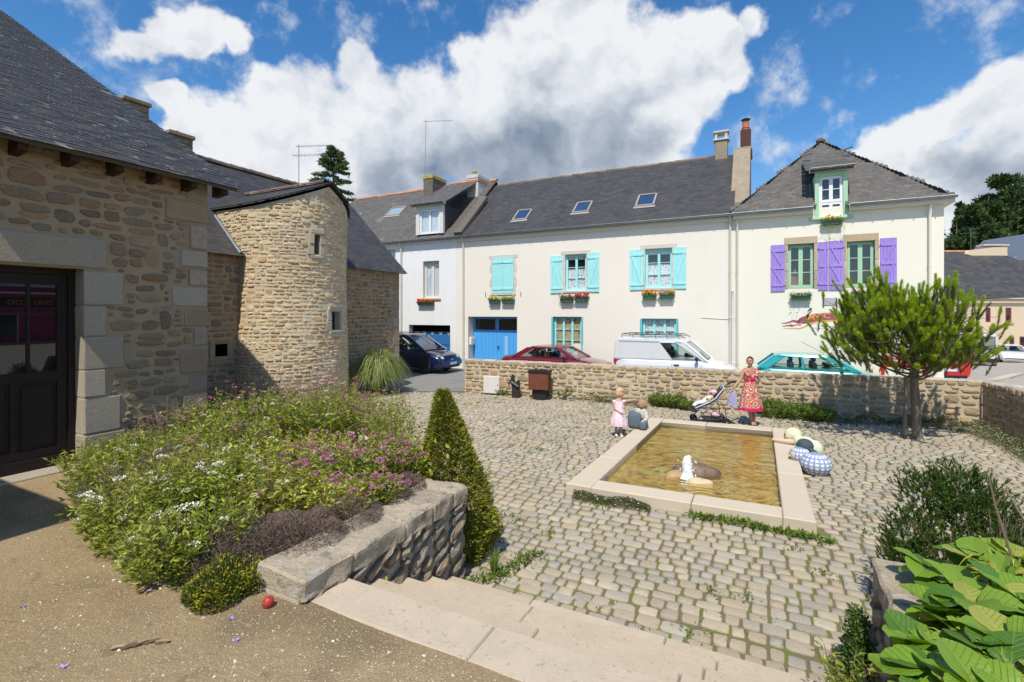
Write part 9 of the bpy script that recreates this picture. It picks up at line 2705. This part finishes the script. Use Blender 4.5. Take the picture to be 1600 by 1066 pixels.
# trees -----------------------------------------------------------------------
l_con = mat('conifer_foliage', pal=[(.045, .085, .020), (.065, .11, .026), (.034, .064, .018), (.09, .13, .03)], var=.3, rough=.7, leaf=.15)
l_spr = mat('spruce_foliage', pal=[(.10, .155, .06), (.13, .19, .07), (.07, .115, .05), (.18, .20, .07)], var=.3, rough=.7, leaf=.15)
def big_tree(x, y, zbase, H, Rc, label, seed, mt, n=5200, shape='pine', group=None, leaf=.35):
  R = np.random.default_rng(seed); rr_ = random.Random(seed)
  t = empty('conifer_tree' if shape == 'spruce' else 'pine_tree', (x, y, zbase), 0, None, label, 'tree', group)
  part('trunk', m_bark, t, lambda m: m.tube([(0, 0, -1), (.1, 0, H * .4), (0, .1, H * .75), (0, 0, H * .97)], [H * .022, H * .018, H * .01, .02], 8))
  P, Dv = [], []
  lb_ = MB()
  if shape == 'spruce':
    for k in range(150):
      z = H * (.10 + .89 * rr_.random() ** .7); r = Rc * (1 - z / H) ** .62 * rr_.uniform(.75, 1.15) + .08; a = rr_.uniform(0, 6.28)
      e = Vector((r * cos(a), r * sin(a), z - r * .12 + .12 * r)); lb_.tube([(0, 0, z), e], [.03, .01], 4)
      m_ = int(n / 150); s = R.random(m_) ** .7
      base = np.array([[e.x, e.y, e.z]]) * s[:, None] + np.array([[0, 0, z]]) * (1 - s[:, None]) + R.normal(0, .09, (m_, 3)) * np.array([1, 1, .7])
      P.append(base); Dv.append(np.tile([cos(a), sin(a), .25], (m_, 1)) + R.normal(0, .4, (m_, 3)))
  else:
    nb = 34
    for k in range(nb):
      d = Vector((rr_.gauss(0, 1), rr_.gauss(0, 1), rr_.gauss(.3, .8))).normalized(); q = rr_.uniform(.45, 1)
      c_ = Vector((d.x * Rc * q, d.y * Rc * q, H * .64 + d.z * H * .34 * q)); rb = Rc * rr_.uniform(.20, .38)
      lb_.tube([(0, 0, max(H * .2, c_.z - Rc * .6)), tuple(c_)], [.12, .03], 5)
      m_ = int(n / nb); A = R.normal(size=(m_, 3)); A /= np.linalg.norm(A, axis=1, keepdims=True)
      P.append(np.array(c_) + A * np.array([rb, rb, rb * .55]) * R.uniform(.55, 1.05, (m_, 1))); Dv.append(A + R.normal(0, .5, (m_, 3)) + [0, 0, .4])
  lb_.build('limbs', m_twig, t)
  P = np.vstack(P); Dv = np.vstack(Dv)
  leafmesh('crown', P, Dv, R.uniform(.6, 1.3, len(P)) * leaf, leaf * .45, mt, t, R)
def T(px, ytop, Y, Rpx, label, seed, mt=l_con, shape='pine', **k):
  x = (px - 800) / F * Y; zb = terrain_z(x, Y); H = CAMZ - (ytop - 488) / F * Y - zb
  big_tree(x, Y, zb, H, Rpx / F * Y, label, seed, mt, shape=shape, **k)
T(1572, 278, 92, 48, 'tallest dark green pine rising behind the peach house at the right edge', 1, n=13000, leaf=.75)
T(1520, 318, 80, 34, 'dark pine just right of the pale yellow house, lower than its neighbour', 2, n=8000, leaf=.7)
T(1545, 300, 88, 34, 'dark pine between the two crowns above the peach house roof', 3, n=8000, leaf=.7)
T(1625, 290, 88, 50, 'dark pine cut off by the right edge of the photo', 4, n=9000, leaf=.75)
T(1495, 345, 74, 26, 'low dark pine showing beside the corner of the pale yellow house', 5, n=6000, leaf=.65)
T(1500, 315, 96, 10, 'thin pointed spruce top showing between the corner house and the pines', 6, l_con, 'spruce', n=3500, leaf=.6)
T(1455, 350, 78, 34, 'dark pine mostly hidden behind the pale yellow house', 7, n=5000, leaf=.65)
T(521, 230, 42, 82, 'tall spruce rising behind the tower roof', 8, l_spr, 'spruce', n=24000, leaf=.24)
# a raspberry-coloured shop stands across the square behind the viewer; the door panes mirror it
m_rasp = mat('raspberry_render', (.42, .035, .10), .8)
sp = empty('raspberry_shop', w2(43, 8), ANG + pi / 2, None, 'raspberry coloured shop front mirrored in the dark door panes', 'shop')
# its front faces -U: local x runs along +V, so turn it round
sp.rotation_euler.z = ANG - pi / 2
sp.location = w2(43, 32)
part('wall', m_rasp, sp, lambda m: m.box(0, 24, 0, 8, 0, 5.0)); part('upper_wall', m_rwhite, sp, lambda m: m.box(0, 24, 0, 8, 5.0, 8.2)); part('roof', m_slate2, sp, lambda m: m.prism([(-.3, 8.2), (4, 11.5), (8.3, 8.2)], 0, 24, 'x'))
part('canopy', m_white, sp, lambda m: m.box(9.5, 15.0, -.9, -.002, 4.35, 4.5)); part('sign_board', mat('black_sign', (.012, .012, .012), .5), sp, lambda m: m.box(9.6, 14.2, -.08, -.002, 3.2, 4.0))
text('DHU  COO', .62, (11.9, -.10, 3.58), (pi / 2, 0, 0), mat('gold_letter', (.62, .33, .04), .6), sp, bold=.01)
for k, x in enumerate((1.5, 5.2, 8.2, 12.8, 16.5, 20.5)):
  part('shop_window', g_win, sp, lambda m: m.box(x, x + 1.3, -.03, -.002, .6 if k % 2 else .05, 2.7)); part('window_frame', m_white, sp, lambda m: m.box(x - .08, x, -.05, -.002, .05, 2.75))
for x in (3, 8, 13, 18): part('upper_window', g_win, sp, lambda m: m.box(x, x + 1.1, -.03, -.002, 5.8, 7.4)); part('balcony', m_iron, sp, lambda m: m.box(x - .2, x + 1.3, -.35, -.3, 5.5, 6.1))
# lettering becomes plain mesh
bpy.context.view_layer.update()
dg = bpy.context.evaluated_depsgraph_get()
for o in [o for o in bpy.data.objects if o.type == 'FONT']:
  me = bpy.data.meshes.new_from_object(o.evaluated_get(dg)); n = link(o.name, me, o.parent, tuple(o.location), tuple(o.rotation_euler), tuple(o.scale))
  nm = o.name; bpy.data.objects.remove(o); n.name = nm
